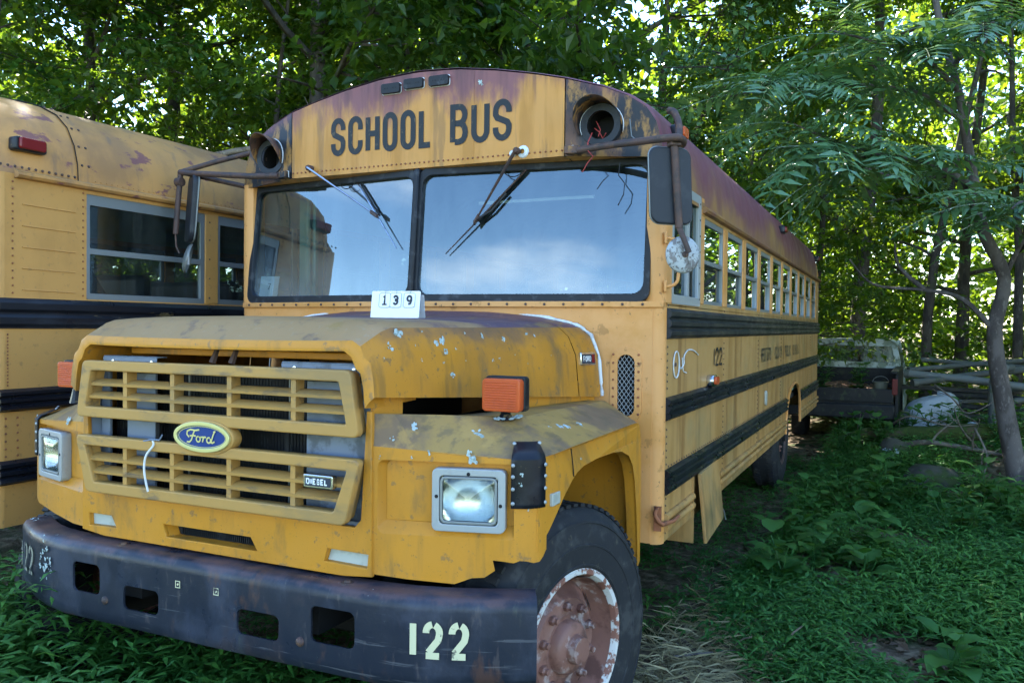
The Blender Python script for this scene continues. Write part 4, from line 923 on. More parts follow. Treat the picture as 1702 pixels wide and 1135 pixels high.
mb = MB(); mb.obox((.42, .40, 2.285), (.33, 0, 0), (0, .012, 0), (0, 0, .008)); mb.build('pale_rod', M['white'], BUS)  # plain thin pale bar inside, behind the right pane
# dark header trim inside
# ---------------- wipers: arm, linkage and blade
def on_glass(x, z, off=.02): return Vector((x, yw(x) - off + (z - 1.74) * .09, z))
for nm, mats, P in (('wiper', (M['chrome'], M['chrome']), [(-.645, 2.437), (-.245, 2.180), (-.105, 2.004)]), ('wiper', (M['rust'], M['rust']), [(.548, 2.432), (.333, 2.128), (.172, 1.968)])):
    (xp, zp), (xm, zm), (xe, ze) = P
    piv = Vector((xp, -.135, zp)); mid = on_glass(xm, zm, .045); end = on_glass(xe, ze, .022)
    sg = 1 if xp < 0 else -1
    d = (mid - piv)
    mb = MB(); mb.tube([piv, piv + d * .12, piv + d * .5, mid], [.013, .013, .010, .007], 6, flat=.5); wp = mb.build(nm, mats[0], BUS, smooth=40)
    tag(wp, 'shiny wiper arm' if xp < 0 else 'rusty wiper arm')
    mb = MB(); mb.lathe([(.016, .0), (.016, .03), (.010, .042), (0, .042)], (xp, -.10, zp), (0, -1, 0), 14); mb.build('wiper_pivot', M['rust'], wp, smooth=40)
    # blade line: continues beyond the joint both ways
    far = on_glass(xm - (xe - xm) * (.75 if xp < 0 else .55), zm - (ze - zm) * (.75 if xp < 0 else .55), .022)
    far = on_glass(-.385 if xp < 0 else .56, 2.352 if xp < 0 else 2.36, .022)
    bl = [far, on_glass(xm, zm, .024), end]
    mb = MB(); mb.tube(bl, [.006, .007, .004], 6, flat=.6); mb.build('blade_holder', mats[1] if xp < 0 else M['rust'], wp, smooth=40)
    mb = MB(); mb.tube([p + Vector((.012 * sg, .012, -.004)) for p in bl[:2]], .006, 5); mb.build('wiper_rubber', M['wire'], wp)
    if xp > 0:
        mb = MB(); mb.tube([on_glass(.47, 2.25, .03), on_glass(.40, 2.17, .03), mid], .007, 5); mb.build('wiper_rubber', M['wire'], wp)
    mb = MB(); mb.obox(mid, d.normalized() * .022, Vector((0, .012, 0)), Vector((0, 0, .010))); mb.build('blade_joint', M['rust'], wp, bevel=.003)
    cx_ = -.45 if xp < 0 else .50
    mb = MB()
    mb.tube([on_glass(cx_ + .05 * math.cos(t), 2.372 - .045 * abs(math.sin(t)), .03) for t in np.linspace(0, math.pi, 12)], .0025, 5); mb.build('washer_hose', M['wire'], wp)
mb = MB(); mb.lathe([(.030, 0), (.026, .006), (.012, .010)], (.572, -.101, 2.430), (0, -1, 0), 12); mb.lathe([(.018, 0), (.016, .006), (0, .008)], (.52, -.101, 2.425), (0, -1, 0), 10); mb.build('pivot_sealant', M['caulk'], BUS)
# dangling wires
mb = MB(); mb.tube([(.905, -.09, 2.49), (.90, -.13, 2.44), (.905, -.14, 2.40), (.925, -.13, 2.375), (.90, -.13, 2.35), (.875, -.13, 2.31)], .0025, 5); mb.build('loose_wire', M['wirered'], BUS)
mb = MB(); mb.tube([(.90, -.045, 2.52), (.925, -.05, 2.50), (.94, -.045, 2.47), (.96, -.06, 2.49)], .0025, 5); mb.tube([(.91, -.05, 2.55), (.93, -.05, 2.51), (.92, -.05, 2.48)], .0022, 5); mb.build('loose_wire', M['wirered'], BUS)
mb = MB(); mb.tube([(1.02, -.04, 2.36), (1.018, -.05, 2.30), (1.05, -.06, 2.26), (1.045, -.06, 2.21), (1.02, -.06, 2.165)], .0025, 5); mb.build('loose_wire', M['wire'], BUS)
mb = MB(); mb.tube([(1.06, -.03, 2.55), (1.075, -.05, 2.47), (1.12, -.08, 2.43)], .0025, 5); mb.build('loose_wire', M['alu'], BUS)
# ---------------- mirrors
def smoothpath(P, n=6):
    P = [Vector(p) for p in P]; out = []
    for i in range(len(P) - 1):
        p0 = P[max(0, i - 1)]; p1 = P[i]; p2 = P[i + 1]; p3 = P[min(len(P) - 1, i + 2)]
        for k in range(n):
            t = k / n; out.append(.5 * ((2 * p1) + (p2 - p0) * t + (2 * p0 - 5 * p1 + 4 * p2 - p3) * t * t + (3 * p1 - p0 - 3 * p2 + p3) * t ** 3))
    out.append(P[-1]); return out
E_R = Vector((1.352, -.355, 2.375))
mb = MB(); mb.tube(smoothpath([(.85, -.115, 2.412), (1.02, -.17, 2.41), (1.18, -.255, 2.395), (1.30, -.335, 2.38), E_R, (1.365, -.32, 2.375), (1.355, -.25, 2.375), (1.31, -.13, 2.385)]), .0155, 10); ma = mb.build('mirror_arm', M['rust'], BUS, smooth=70)
mb = MB(); mb.tube(smoothpath([(1.31, -.13, 2.385), (1.28, -.03, 2.42), (1.262, .05, 2.52), (1.23, .09, 2.59), (1.20, .10, 2.605)]), .0165, 10); mb.build('mirror_brace', M['rust'], ma, smooth=70)
# plate mirror facing back
cR = Vector((1.318, -.312, 2.192))
mn = Vector((.66, -.75, .0)).normalized(); mu = Vector((mn.y * -1, mn.x, 0)); mu = Vector((.75, .66, 0)).normalized(); mv = Vector((-.045, 0, 1)).normalized()
V, F = plate(rr(-.086, -.148, .086, .148, .034, 6), [], .018, .006)
mb = MB(); mb.add([cR + mu * u + mv * v + mn * w for u, v, w in V], F); mp_ = mb.build('side_mirror', M['mirrorback'], BUS, smooth=40)
V2 = [cR + mu * u + mv * v - mn * .0165 for u, v in rr(-.079, -.141, .079, .141, .03, 6)]; mb = MB(); mb.add(V2, [tuple(range(len(V2)))]); mb.build('mirror_glass', M['chrome'], mp_, smooth=None)
mb = MB(); Pq = [cR + mu * u + mv * v + mn * .002 for u, v in rr(-.092, -.154, .092, .154, .038, 6)]; mb.tube(Pq + Pq[:1], .0035, 5); mb.build('mirror_rim', M['alu'], mp_, smooth=60)
mb = MB(); mb.tube([cR + mv * .190 + mn * .024 + mu * .012, cR + mn * .026 + mu * .016, cR - mv * .17 + mn * .026 + mu * .022], .0155, 10); mb.tube([cR - mv * .17 + mn * .026 + mu * .022, cR - mv * .215 + mn * .05 + mu * .028, cR - mv * .27 + mn * .05 + mu * .05], [.012, .011, .011], 8); mb.build('mirror_post', M['rust'], mp_, smooth=60)
mb = MB(); mb.obox(cR + mv * .178 + mn * .024 + mu * .012, mu * .022, mn * .022, mv * .022); mb.lathe([(.010, 0), (.010, .012), (0, .012)], cR + mv * .178 + mn * .046 + mu * .016, mn, 6); mb.build('mirror_clamp', M['rust'], mp_, bevel=.004)
cc = cR - mv * .275 + mn * .012 + mu * .045
mb = MB(); mb.lathe([(.074, -.012), (.0755, -.004), (.070, .004), (.05, .010), (.02, .013), (0, .0135)], cc, mn, 32); rmn = mb.build('round_mirror', M['spotwhite'], BUS, smooth=60)
mb = MB(); mb.lathe([(.074, -.012), (.055, -.022), (.02, -.028), (0, -.029)], cc, mn, 32); mb.build('round_mirror_glass', M['chrome'], rmn, smooth=60)
mb = MB(); mb.lathe([(.013, .012), (.013, .02), (.007, .022), (.007, .028), (0, .028)], cc, mn, 12); mb.build('round_mirror_bolt', M['rust'], rmn)
# left mirror assembly (seen edge on)
E_L = Vector((-1.60, -.085, 2.487))
mb = MB(); mb.tube([(-.85, -.118, 2.412), (-1.05, -.10, 2.425), (-1.55, -.09, 2.478), E_L], .0165, 10); mb.tube([E_L, (-1.52, -.06, 2.47), (-1.24, .05, 2.405), (-1.15, .03, 2.40)], .0145, 10); mb.tube([E_L, (-1.4, 0.0, 2.55), (-1.22, .08, 2.60)], .0145, 10); ml = mb.build('mirror_arm', M['rust'], BUS, smooth=70)
mb = MB(); mb.tube([(-1.595, -.085, 2.475), (-1.60, -.10, 2.30), (-1.605, -.11, 2.13)], .0155, 10); mb.lathe([(.026, -.02), (.026, .02), (0, .022)], (-1.597, -.09, 2.43), (1, 0, 0), 10); mb.tube([(-1.605, -.11, 2.13), (-1.60, -.11, 2.06), (-1.585, -.10, 2.02)], .006, 6); mb.build('mirror_post', M['rust'], ml, smooth=60)
vd = Vector((-.722, .692, 0))
ang = R(9); u1 = Vector((vd.x * math.cos(ang) - vd.y * math.sin(ang), vd.x * math.sin(ang) + vd.y * math.cos(ang), 0)); n1 = Vector((-u1.y, u1.x, 0)); v1 = Vector((.10, 0, 1)).normalized()
cL = Vector((-1.535, -.055, 2.28)); V, F = plate(rr(-.085, -.185, .085, .185, .05, 6), [], .024, .008)
mb = MB(); mb.add([cL + u1 * u + v1 * v + n1 * w for u, v, w in V], F); m3 = mb.build('side_mirror', M['mirrorback'], BUS, smooth=40)
mb = MB(); Pq = [cL + u1 * u + v1 * v - n1 * .012 for u, v in rr(-.092, -.192, .092, .192, .056, 6)]; mb.tube(Pq + Pq[:1], .005, 5); mb.build('mirror_rim', M['alu'], m3, smooth=60)
c3 = cL + v1 * -.285 + u1 * .02; v3 = Vector((.22, .1, 1)).normalized()
mb = MB(); mb.lathe([(.085, -.010), (.088, .0), (.07, .014), (.03, .022), (0, .023)], c3, (n1 + Vector((0, 0, .25)) + u1 * .25).normalized(), 28); r3 = mb.build('round_mirror', M['alu'], BUS, smooth=60)
mb = MB(); mb.obox(c3 - n1 * .02 + Vector((-.035, 0, .0)), (.014, 0, 0), (0, .004, 0), (0, 0, .035)); mb.build('round_mirror_bracket', M['white'], r3)
# ---------------- side details (driver's side)
sp = SIDES[1]
mb = MB(); mb.tube(smoothpath([(1.226, .012, 2.02), (1.265, .012, 2.01), (1.278, .012, 1.97), (1.278, .012, 1.85), (1.262, .012, 1.815), (1.226, .012, 1.805)], 4), .0075, 8); gh = mb.build('grab_handle', M['cowl'], BUS, smooth=60)
for z in (2.02, 1.805):
    mb = MB(); mb.obox((1.222, .012, z), (.006, 0, 0), (0, .014, 0), (0, 0, .026)); mb.build('handle_foot', M['cowl'], gh, bevel=.004)
# side number, operator's name
x = 1.085
smap = lambda u, v: (HW + .0035, u, v)
for ch, w in (('|', .030), ('2', .085), ('2', .085)):
    letter(ch, x, 1.408, w, .108, .016, smap).build('letter', M['letter'], sp, smooth=None); x += w + .022
x = 2.86
for wd, gap in (('BEDFORD', .26), ('COUNTY', .22), ('PUBLIC', .2), ('SCHOOLS', 0)):
    for ch in wd:
        w = .058 if ch != 'I' else .03
        letter(ch, x, 1.372, w, .105, .017, smap).build('letter', M['faded'], sp, smooth=None); x += w + .017
    x += gap - .02
# white outlined loop of sealant
mb = MB(); lp = [(.215 + .055 * math.cos(t), 1.452 + .062 * math.sin(t)) for t in np.linspace(0, 2 * math.pi, 20)]
mb.tube([(HW + .005, u, v) for u, v in lp], .0035, 5); mb.tube(smoothpath([(HW + .005, .27, 1.45), (HW + .005, .30, 1.43), (HW + .005, .36, 1.45), (HW + .005, .37, 1.49), (HW + .005, .45, 1.515), (HW + .005, .57, 1.51), (HW + .005, .68, 1.485)]), .0035, 5); mb.tube(smoothpath([(HW + .005, .33, 1.48), (HW + .005, .35, 1.42), (HW + .005, .42, 1.405)]), .003, 5)
lo_ = mb.build('sealant_loop', M['caulk'], sp, smooth=60)
mb = MB(); mb.lathe([(.010, 0), (.008, .004), (0, .004)], (HW + .002, .21, 1.452), (1, 0, 0), 10); mb.build('bolt_hole', M['rust'], lo_)
# side marker with bright shroud
mb = MB(); V, F = plate(rr(-.052, -.026, .052, .026, .024), [], .03, .006); mb.add([(HW + .018 + w, .965 + u, 1.338 + v) for u, v, w in V], F); mk = mb.build('side_marker', M['chrome'], BUS, smooth=40)
mb = MB(); V, F = plate(rr(-.032, -.018, .042, .018, .01), [], .012, .003); mb.add([(HW + .041 + w, .972 + u, 1.338 + v) for u, v, w in V], F); mb.build('marker_lens', M['amber'], mk, smooth=40)
mb = MB(); V, F = plate(rr(-.03, -.055, .03, .055, .028), [], .008, .003); mb.add([(HW + .006 + w, 3.10 + u, 1.085 + v) for u, v, w in V], F); mb.build('side_reflector', M['lensw'], BUS, smooth=40)
# hinged box door hanging below the skirt
V, F = plate([(-.31, -.18), (-.31, .165), (.31, .165), (.31, -.17), (.28, -.18)], [], .012, .002)
dm = Matrix.Rotation(R(3), 4, 'Z')
mb = MB(); mb.add([Vector((HW + .018, .915, .715)) + dm @ Vector((w + (.165 - v) * .10, u, v)) for u, v, w in V], F); bd_ = mb.build('box_door', M['side'], BUS, smooth=30)
mb = MB(); mb.obox((HW - .06, .60, .70), (.07, 0, 0), (0, .006, 0), (0, 0, .17)); mb.build('door_return', M['side'], bd_)
mb = MB()
for k in range(16): mb.lathe([(.006, 0), (.005, .003), (0, .004)], (HW + .03 + (.165 - (.86 - .02 * k - .715)) * .10, .635, .86 - .02 * k), (1, 0, 0), 5)
tag(mb.build('door_rivets', M['rust'], bd_), kind='stuff')
mb = MB(); mb.tube([(HW + .02, 1.22, .62), (HW + .03, 1.30, .56), (HW + .035, 1.34, .50)], .004, 5); mb.build('loose_strap', M['alu'], bd_)
# rusty hasp on the corner
mb = MB(); mb.obox((1.205, -.008, .775), (.016, .003, 0), (0, .004, 0), (0, 0, .055)); mb.tube(smoothpath([(1.21, -.02, .83), (1.20, -.03, .80), (1.215, -.03, .77), (1.232, -.01, .752)]), .010, 8); mb.tube([(1.228, -.005, .752), (1.25, .10, .748), (1.25, .20, .752)], [.012, .009, .007], 8); hs_ = mb.build('door_hasp', M['rustred'], BUS, smooth=50)
# marker lamps on the roof edge
for (y, z, xx, mt) in ((.30, 2.545, 1.183, M['amber']), (4.05, 2.50, 1.195, M['red']), (7.35, 2.50, 1.195, M['red'])):
    for s in (1, -1):
        V, F = plate(rr(-.055, -.028, .055, .028, .01), [], .04, .006); mb = MB(); mb.add([(s * (xx + .016 + w), y + u, z + v) for u, v, w in V], F); k_ = mb.build('roof_marker_base', M['black'], BUS, smooth=40)
        V, F = plate(rr(-.040, -.020, .040, .020, .008), [], .02, .004); mb = MB(); mb.add([(s * (xx + .042 + w), y + u, z + v) for u, v, w in V], F); mb.build('roof_marker_lens', mt, k_, smooth=40)
# ---------------- lichen growing on the paint
def lichen_spot(mb, c, n, r, seed):
    """a crust: a cluster of small flat lobes around one centre"""
    rg = random.Random(seed * 7 + 1); a, b, d = rot_to(n); c = Vector(c); lob = 1 if r < .006 else (4 if r < .012 else 9); k = 8
    for q in range(lob):
        t0 = rg.uniform(0, 6.28); rd = 0 if lob == 1 else r * .78 * math.sqrt(rg.random()); rs = r * .6 if lob == 1 else r * rg.uniform(.18, .42)
        p = c + (a * math.cos(t0) + b * math.sin(t0)) * rd; h = min(.0035, rs * .35) * rg.uniform(.6, 1.2); V = [p + d * h]; ph = rg.uniform(0, 6)
        for ring, hh in ((.6, .9), (1.0, .15)):
            for i in range(k):
                t = 2 * math.pi * i / k; w = 1 + .22 * math.sin(2 * t + ph) + .12 * math.sin(3 * t + ph * 2); V.append(p + (a * math.cos(t) + b * math.sin(t)) * rs * ring * w + d * h * hh)
        mb.add(V, [(0, 1 + i, 1 + (i + 1) % k) for i in range(k)] + [(1 + i, 1 + k + i, 1 + k + (i + 1) % k, 1 + (i + 1) % k) for i in range(k)])
def hood_pt(y, t):
    h = hsec(y); i = min(3, int(t * 4)); f_ = t * 4 - i; a, b = h[i], h[i + 1]
    return (a[0] + (b[0] - a[0]) * f_ + .001, y, a[1] + (b[1] - a[1]) * f_)
mb = MB(); k = 0
for (y, t, r) in ((-1.30, .86, .022), (-1.36, .62, .013), (-1.36, .72, .007), (-1.24, .64, .006), (-1.14, .66, .016), (-1.10, .70, .018), (-1.10, .54, .012), (-1.04, .58, .006), (-1.23, .44, .006), (-1.12, .42, .006), (-1.08, .30, .014), (-.86, .78, .016), (-.74, .72, .013), (-.56, .82, .012), (-.52, .76, .011), (-.80, .46, .007), (-.84, .44, .008), (-.62, .42, .005), (-.70, .5, .004), (-.45, .5, .004), (-.95, .86, .007), (-1.18, .9, .006), (-1.4, .5, .005), (-1.0, .44, .004)):
    lichen_spot(mb, hood_pt(y, t), (1, -.19, .25), r, k); k += 1
tag(mb.build('hood_lichen', M['lichen'], BUS, smooth=60), kind='stuff')
mb = MB()
for (x, y, z, n, r) in ((.76, -1.345, 1.296, (.2, -.8, .6), .019), (.715, -1.398, 1.262, (.2, -.9, .4), .010), (.93, -1.235, 1.275, (.2, -.7, .7), .020), (.945, -1.245, 1.268, (.2, -.7, .7), .022), (.915, -1.255, 1.266, (.2, -.7, .7), .016), (1.055, -1.24, 1.232, (.2, -.7, .7), .012),
        (.968, -1.343, 1.222, (.25, -.95, .3), .018), (.975, -1.341, 1.206, (.25, -.95, .1), .018), (.84, -1.378, 1.222, (.25, -.95, .3), .010), (.685, -1.421, 1.204, (.25, -.95, .1), .007), (1.09, -.90, 1.272, (.4, 0, .9), .018), (1.10, -.86, 1.268, (.4, 0, .9), .020), (1.105, -.75, 1.266, (.4, 0, .9), .016), (1.08, -.97, 1.276, (.4, 0, .9), .009), (1.192, -.965, 1.175, (1, 0, 0), .008), (.975, -1.09, 1.316, (0, -.3, 1), .030), (1.0, -1.06, 1.314, (0, -.3, 1), .028), (.955, -1.12, 1.312, (0, -.3, 1), .022), (1.04, -1.315, .945, (.25, -.95, 0), .006), (.79, -1.395, 1.206, (.25, -.95, .1), .007)):
    lichen_spot(mb, (x, y, z), n, r, k); k += 1
for (u, z, r) in ((.475, 1.17, .010), (.49, 1.165, .008), (.47, 1.14, .009), (.485, 1.10, .014), (.49, 1.085, .008), (.495, 1.06, .007)):
    lichen_spot(mb, (1.125 + (u - .475) * .7, -1.302 + (u - .475) * .8, z), (.5, -.85, 0), r, k); k += 1
for (x, y, z, n, r) in ((-.72, -1.375, 1.285, (-.2, -.7, .7), .014), (-.75, -1.34, 1.296, (-.2, -.7, .7), .012), (-.80, -1.39, 1.236, (-.2, -.9, .4), .016), (-.805, -1.39, 1.225, (-.2, -.9, .2), .014), (-1.15, -1.275, 1.21, (-.5, -.8, .2), .022), (-1.13, -1.29, 1.19, (-.5, -.8, .2), .016)):
    lichen_spot(mb, (x, y, z), n, r, k); k += 1
tag(mb.build('fender_lichen', M['lichen'], BUS, smooth=60), kind='stuff')
mb = MB(); rg = random.Random(3)
f_ = bumpmap(-1)
for i in range(26): lichen_spot(mb, f_(max(.0, .10 + .035 * rg.gauss(0, .6)), .700 + rg.gauss(0, .030)), (-.3, -1, 0), .004 + .010 * rg.random(), k + i)
for i in range(60):
    x = rg.uniform(-1.1, 1.0); yy = -1.44 + (0.0 if abs(x) < .75 else (abs(x) - .75) * .5); lichen_spot(mb, (x, yy + rg.uniform(-.03, .02), .799 - max(0, abs(x) - .75) * .02), (0, 0, 1), .002 + .005 * rg.random() ** 2, 400 + i)
for i in range(18):
    x = rg.uniform(-1.12, -1.0); lichen_spot(mb, (x, -1.30 - (x + 1.135) * .50 + rg.uniform(-.015, .02), .799), (0, -.2, 1), .003 + .007 * rg.random(), 600 + i)
tag(mb.build('bumper_lichen', M['lichen'], BUS, smooth=60), kind='stuff')
mb = MB()
for (x, z, r) in ((.345, 2.776, .013), (.352, 2.762, .009), (.338, 2.785, .008)): lichen_spot(mb, (x, -.101, z), (0, -1, 0), r, k); k += 1
for i in range(10):
    x = -.3 + rg.random() * .8; lichen_spot(mb, (x * 1.0, -1.466, 1.190), (0, -.5, .8), .004 + .006 * rg.random(), 700 + i)
for i in range(8): lichen_spot(mb, (-.5 + rg.random() * .25, -1.44, 1.192), (0, -.3, .9), .004 + .008 * rg.random(), 800 + i)
for i in range(8): lichen_spot(mb, (.42 + rg.random() * .2, -1.45, 1.192), (0, -.3, .9), .004 + .010 * rg.random(), 900 + i)
tag(mb.build('front_lichen', M['lichen'], BUS, smooth=60), kind='stuff')
# ---------------- things resting on the bus
CARD_S = .86
card = thing('number_card', 'small white card reading 139 propped on the hood at the windshield', 'number card', (.175, -.56, 1.654))
cu_ = Vector((.93, .36, 0)).normalized(); cu_ = Vector((.985, .17, 0)).normalized(); cn = Vector((.17, -.985, 0)); cv = Vector((0, .12, .993))
cn = cu_.cross(cv).normalized()
mb = MB(); V, F = plate(rr(-.131, 0, .131, .135, .004, 2), [], .004, .0008); mb.add([cu_ * u + cv * v + cn * w for u, v, w in V], F); mb.build('card_board', M['white'], card)
mb = MB(); V, F = plate(rr(-.131, 0, .131, .118, .004, 2), [], .003); mb.add([cu_ * u + Vector((cv.x, -cv.y, cv.z)) * v + Vector((0, .065, 0)) for u, v, w in V], F); mb.build('card_back', M['white'], card)
for ch, u0 in (('1', -.058), ('3', .002), ('9', .076)):
    V, F = plate(rr(u0 - .030, .052, u0 + .030, .126, .010, 4), [], .002, .0006); mb = MB(); mb.add([cu_ * u + cv * v + cn * (w + .0045) for u, v, w in V], F); tb = mb.build('digit_tab', M['white'], card)
    mp = lambda u, v, u0=u0: tuple(cu_ * (u0 + u) + cv * v + cn * .0075)
    g = letter(ch, -.016, .063, .032, .052, .0105, mp)
    if ch == '1': strokes(g, [[(-.013, .0665), (.013, .0665)]], .007, mp)
    g.build('digit', M['ink'], tb, smooth=None)
    mb = MB(); Pr = [tuple(cu_ * u + cv * v + cn * .0062) for u, v in rr(u0 - .030, .052, u0 + .030, .126, .010, 3)]; mb.tube(Pr + Pr[:1], .0012, 4); mb.build('tab_edge', M['alu'], tb)
    mb = MB(); mb.tube([tuple(cu_ * (u0 + .006 * math.cos(t)) + cv * (.130 + .008 * math.sin(t)) + cn * (.006 + .006 * math.cos(t))) for t in np.linspace(0, 2 * math.pi, 12)], .0012, 4); mb.build('tab_ring', M['alu'], tb)
card.scale = (CARD_S,) * 3
tie = thing('cable_tie', 'thin white cable tie hanging from the lower grille', 'cable tie', (-.235, -1.47, 1.19))
mb = MB(); P = smoothpath([(-.245, -1.475, 1.20), (-.235, -1.482, 1.185), (-.258, -1.492, 1.15), (-.265, -1.495, 1.11), (-.258, -1.497, 1.07), (-.243, -1.497, 1.022)]); mb.tube([Vector(p) - Vector((-.235, -1.47, 1.19)) for p in P], .0038, 5); mb.build('strap_tail', M['nylon'], tie, smooth=60)
mb = MB(); mb.tube([Vector(p) - Vector((-.235, -1.47, 1.19)) for p in ((-.29, -1.476, 1.196), (-.25, -1.478, 1.204), (-.21, -1.478, 1.205), (-.195, -1.478, 1.225))], .003, 5); mb.tube([Vector(p) - Vector((-.235, -1.47, 1.19)) for p in ((-.25, -1.475, 1.20), (-.25, -1.44, 1.19))], .003, 5); mb.build('strap_head', M['grey'], tie)
# ================================================================== neighbouring bus, rear end towards us
NB = thing('school_bus', 'faded yellow school bus at left, parked with its rear corner towards the viewer', 'bus', (-2.97, -1.08, 0))
NL = 7.2
NSEC = [(1.222, 2.34), (1.216, 2.44), (1.19, 2.54), (1.135, 2.64), (1.05, 2.715), (.92, 2.775), (.72, 2.83), (.45, 2.875), (.2, 2.895), (0, 2.90)]
NP = [(-x, z) for x, z in NSEC] + [(x, z) for x, z in NSEC[-2::-1]]
def nrow(y, ins): return [(x * (1 - ins / 1.22), y, 2.30 + (z - 2.30) * (1 - ins * 1.1)) for x, z in NP]
mb = MB(); mb.grid([nrow(-.10, .42), nrow(-.07, .30), nrow(-.02, .17), nrow(.06, .07), nrow(.16, .02), nrow(.30, .003), nrow(.50, 0), nrow(2, 0), nrow(4.5, 0), nrow(NL, 0)]); nr = mb.build('roof', M['nroof'], NB, smooth=60)
mb = MB(); mb.grid([[(x * 1.003, y, z + .003) for x, z in NP] for y in (.455, .457, .535, .537)]); mb.build('roof_seam', M['nroof'], nr, smooth=40)
mb = MB(); mb.tube([(x * 1.004, .453, z + .004) for x, z in NP], .003, 4); mb.build('seam_shadow', M['dark'], nr)
mb = MB(); mb.grid([[(x * .97, y, z - .04) for x, z in NP] for y in (.42, NL - .1)]); mb.build('ceiling', M['mint'], NB, smooth=60)
mb = MB()
for i, (x, z) in enumerate(NP):
    if x > .9:
        for y in (.48, .52): mb.lathe([(.008, 0), (.006, .004), (0, .005)], (x + .003, y, z + .004), (x, 0, z - 1.9), 6)
for k in range(12): mb.lathe([(.008, 0), (.006, .004), (0, .005)], (1.222, .04 + k * .036, 2.375 + .003 * k * 0), (1, 0, .1), 6)
tag(mb.build('seam_rivets', M['rust'], nr), kind='stuff')
mb = MB()
for k in range(120): mb.lathe([(.005, 0), (.004, .003), (0, .004)], (1.221, .56 + k * .035, 2.372), (1, 0, .1), 5)
tag(mb.build('eave_rivets', M['nroof'], nr), kind='stuff')
for s in (1, -1):
    X = s * 1.22
    # plain panels between the rails, one window band
    fx = lambda u, v, w: (X + s * (w - .004), u, v)
    npn = plate_mb([(.06, .62), (.06, 1.742), (NL, 1.742), (NL, .62)], [], .006, fx).build('side_panel', M['nside'], NB, smooth=None)
    mb = MB(); x0, x1 = sorted((X - s * .05, X - s * .06)); mb.box((x0, .2, 1.0), (x1, NL, 1.742)); mb.build('side_lining', M['mint'], npn)
    for nm, z0, z1, n, dp in (('belt_rail', 1.585, 1.735, 2, .020), ('rub_rail', 1.18, 1.292, 3, .028), ('lower_rub_rail', .825, .945, 3, .028)):
        pr = rail_prof(z0, z1, n, dp); mb = MB()
        mb.grid([[(X + s * (u + .0005), y, v) for u, v in pr] for y in (.025, 2, 4, NL)]); V = [(X + s * u, .025, v) for u, v in pr]; mb.add(V, [tuple(range(len(V)))]); mb.build(nm, M['black'], npn, smooth=25)
    # mossy skirt
    # rear quarter panel with pressed beads
    q = plate_mb([(.06, 1.742), (.06, 2.34), (.508, 2.34), (.508, 1.742)], [], .006, fx).build('rear_quarter', M['nside'], NB)
    for z in (2.194, 2.089, 1.984, 1.880, 1.775):
        mb = MB(); mb.tube([(X + s * .001, .150, z + .002), (X + s * .001, .440, z - .002)], .0028, 5); mb.build('panel_bead', M['nside'], q)
    mb = MB()
    for k in range(16):
        for y in (.10, .485): mb.lathe([(.0055, 0), (.0045, .002), (0, .003)], (X + s * .003, y, 1.76 + k * .036), (s, 0, 0), 6)
    for k in range(16):
        for z0, z1 in ((1.31, 1.56),):
            z = z0 + k * .0165
            mb.lathe([(.005, 0), (.004, .002), (0, .003)], (X + s * .003, .075, z), (s, 0, 0), 6)
    for k in range(6):
        for y in (.065, .125): mb.lathe([(.006, 0), (.005, .002), (0, .003)], (X + s * .003, y, .965 + k * .037), (s, 0, 0), 6)
    tag(mb.build('panel_rivets', M['rustred'], q), kind='stuff')
    # rounded rear corner column
    G = [[(s * (1.17 + .05 * math.sin(R(a))), .05 - .05 * math.cos(R(a)) + .012, z) for a in range(0, 91, 15)] for z in (.62, 1.2, 1.8, 2.34)]
    mb = MB(); mb.grid(G); mb.build('corner_column', M['nside'], NB, smooth=60)
    mb = MB(); mb.box((X - s * .045 if s > 0 else X, .49, 2.30), (X if s > 0 else X + .045, NL, 2.345)); mb.build('window_header', M['nside'], npn)
    mb = MB(); mb.prism([(0, 2.318), (.026, 2.322), (.036, 2.334), (.034, 2.348), (0, 2.362)], lambda u, v, h: (X + s * u, h, v), .11, NL); mb.build('drip_gutter', M['nroof'], npn, smooth=40)
    y = .512; i = 0
    while y < NL - 1:
        w = plate_mb(rr(y, 1.744, y + .825, 2.302, .01, 2), [rr(y + .018, 1.772, y + .795, 1.985, .008, 2), rr(y + .018, 2.012, y + .795, 2.245, .008, 2)], .022, lambda u, v, w: (X - s * .018 + s * w, u, v), .002).build('window', M['alu'], npn, smooth=30)
        for (z0, z1, dx) in ((1.768, 1.99, .004), (2.006, 2.25, -.004)):
            mb = MB(); xx = X - s * (.018 + dx); mb.add([(xx, y + .012, z0), (xx, y + .80, z0), (xx, y + .80, z1), (xx, y + .012, z1)], [(0, 1, 2, 3)]); mb.build('pane', M['pane_dark'], w, smooth=None)
        mb = MB(); x0, x1 = sorted((X - s * .045, X + s * .002)); mb.box((x0, y + .826, 1.742), (x1, y + .935, 2.302)); po = mb.build('window_post', M['nside'], npn, bevel=.006)
        mb = MB()
        for z in (1.78, 1.9, 2.02, 2.14, 2.25): mb.lathe([(.006, 0), (.005, .003), (0, .004)], (X + s * .002, y + .86, z), (s, 0, 0), 6)
        tag(mb.build('post_rivets', M['rust'], po), kind='stuff')
        y += .936; i += 1
    # tail marker on the roof corner
    V, F = plate(rr(-.075, -.028, .075, .028, .008), [], .05, .006); mb = MB(); mb.add([(s * (1.205 + w), .19 + u, 2.490 + v) for u, v, w in V], F); tl = mb.build('roof_marker_base', M['black'], NB, smooth=40)
    V, F = plate(rr(-.062, -.022, .062, .022, .006), [], .03, .006); mb = MB(); mb.add([(s * (1.232 + w), .19 + u, 2.492 + v) for u, v, w in V], F); mb.build('roof_marker_lens', M['red'], tl, smooth=40)
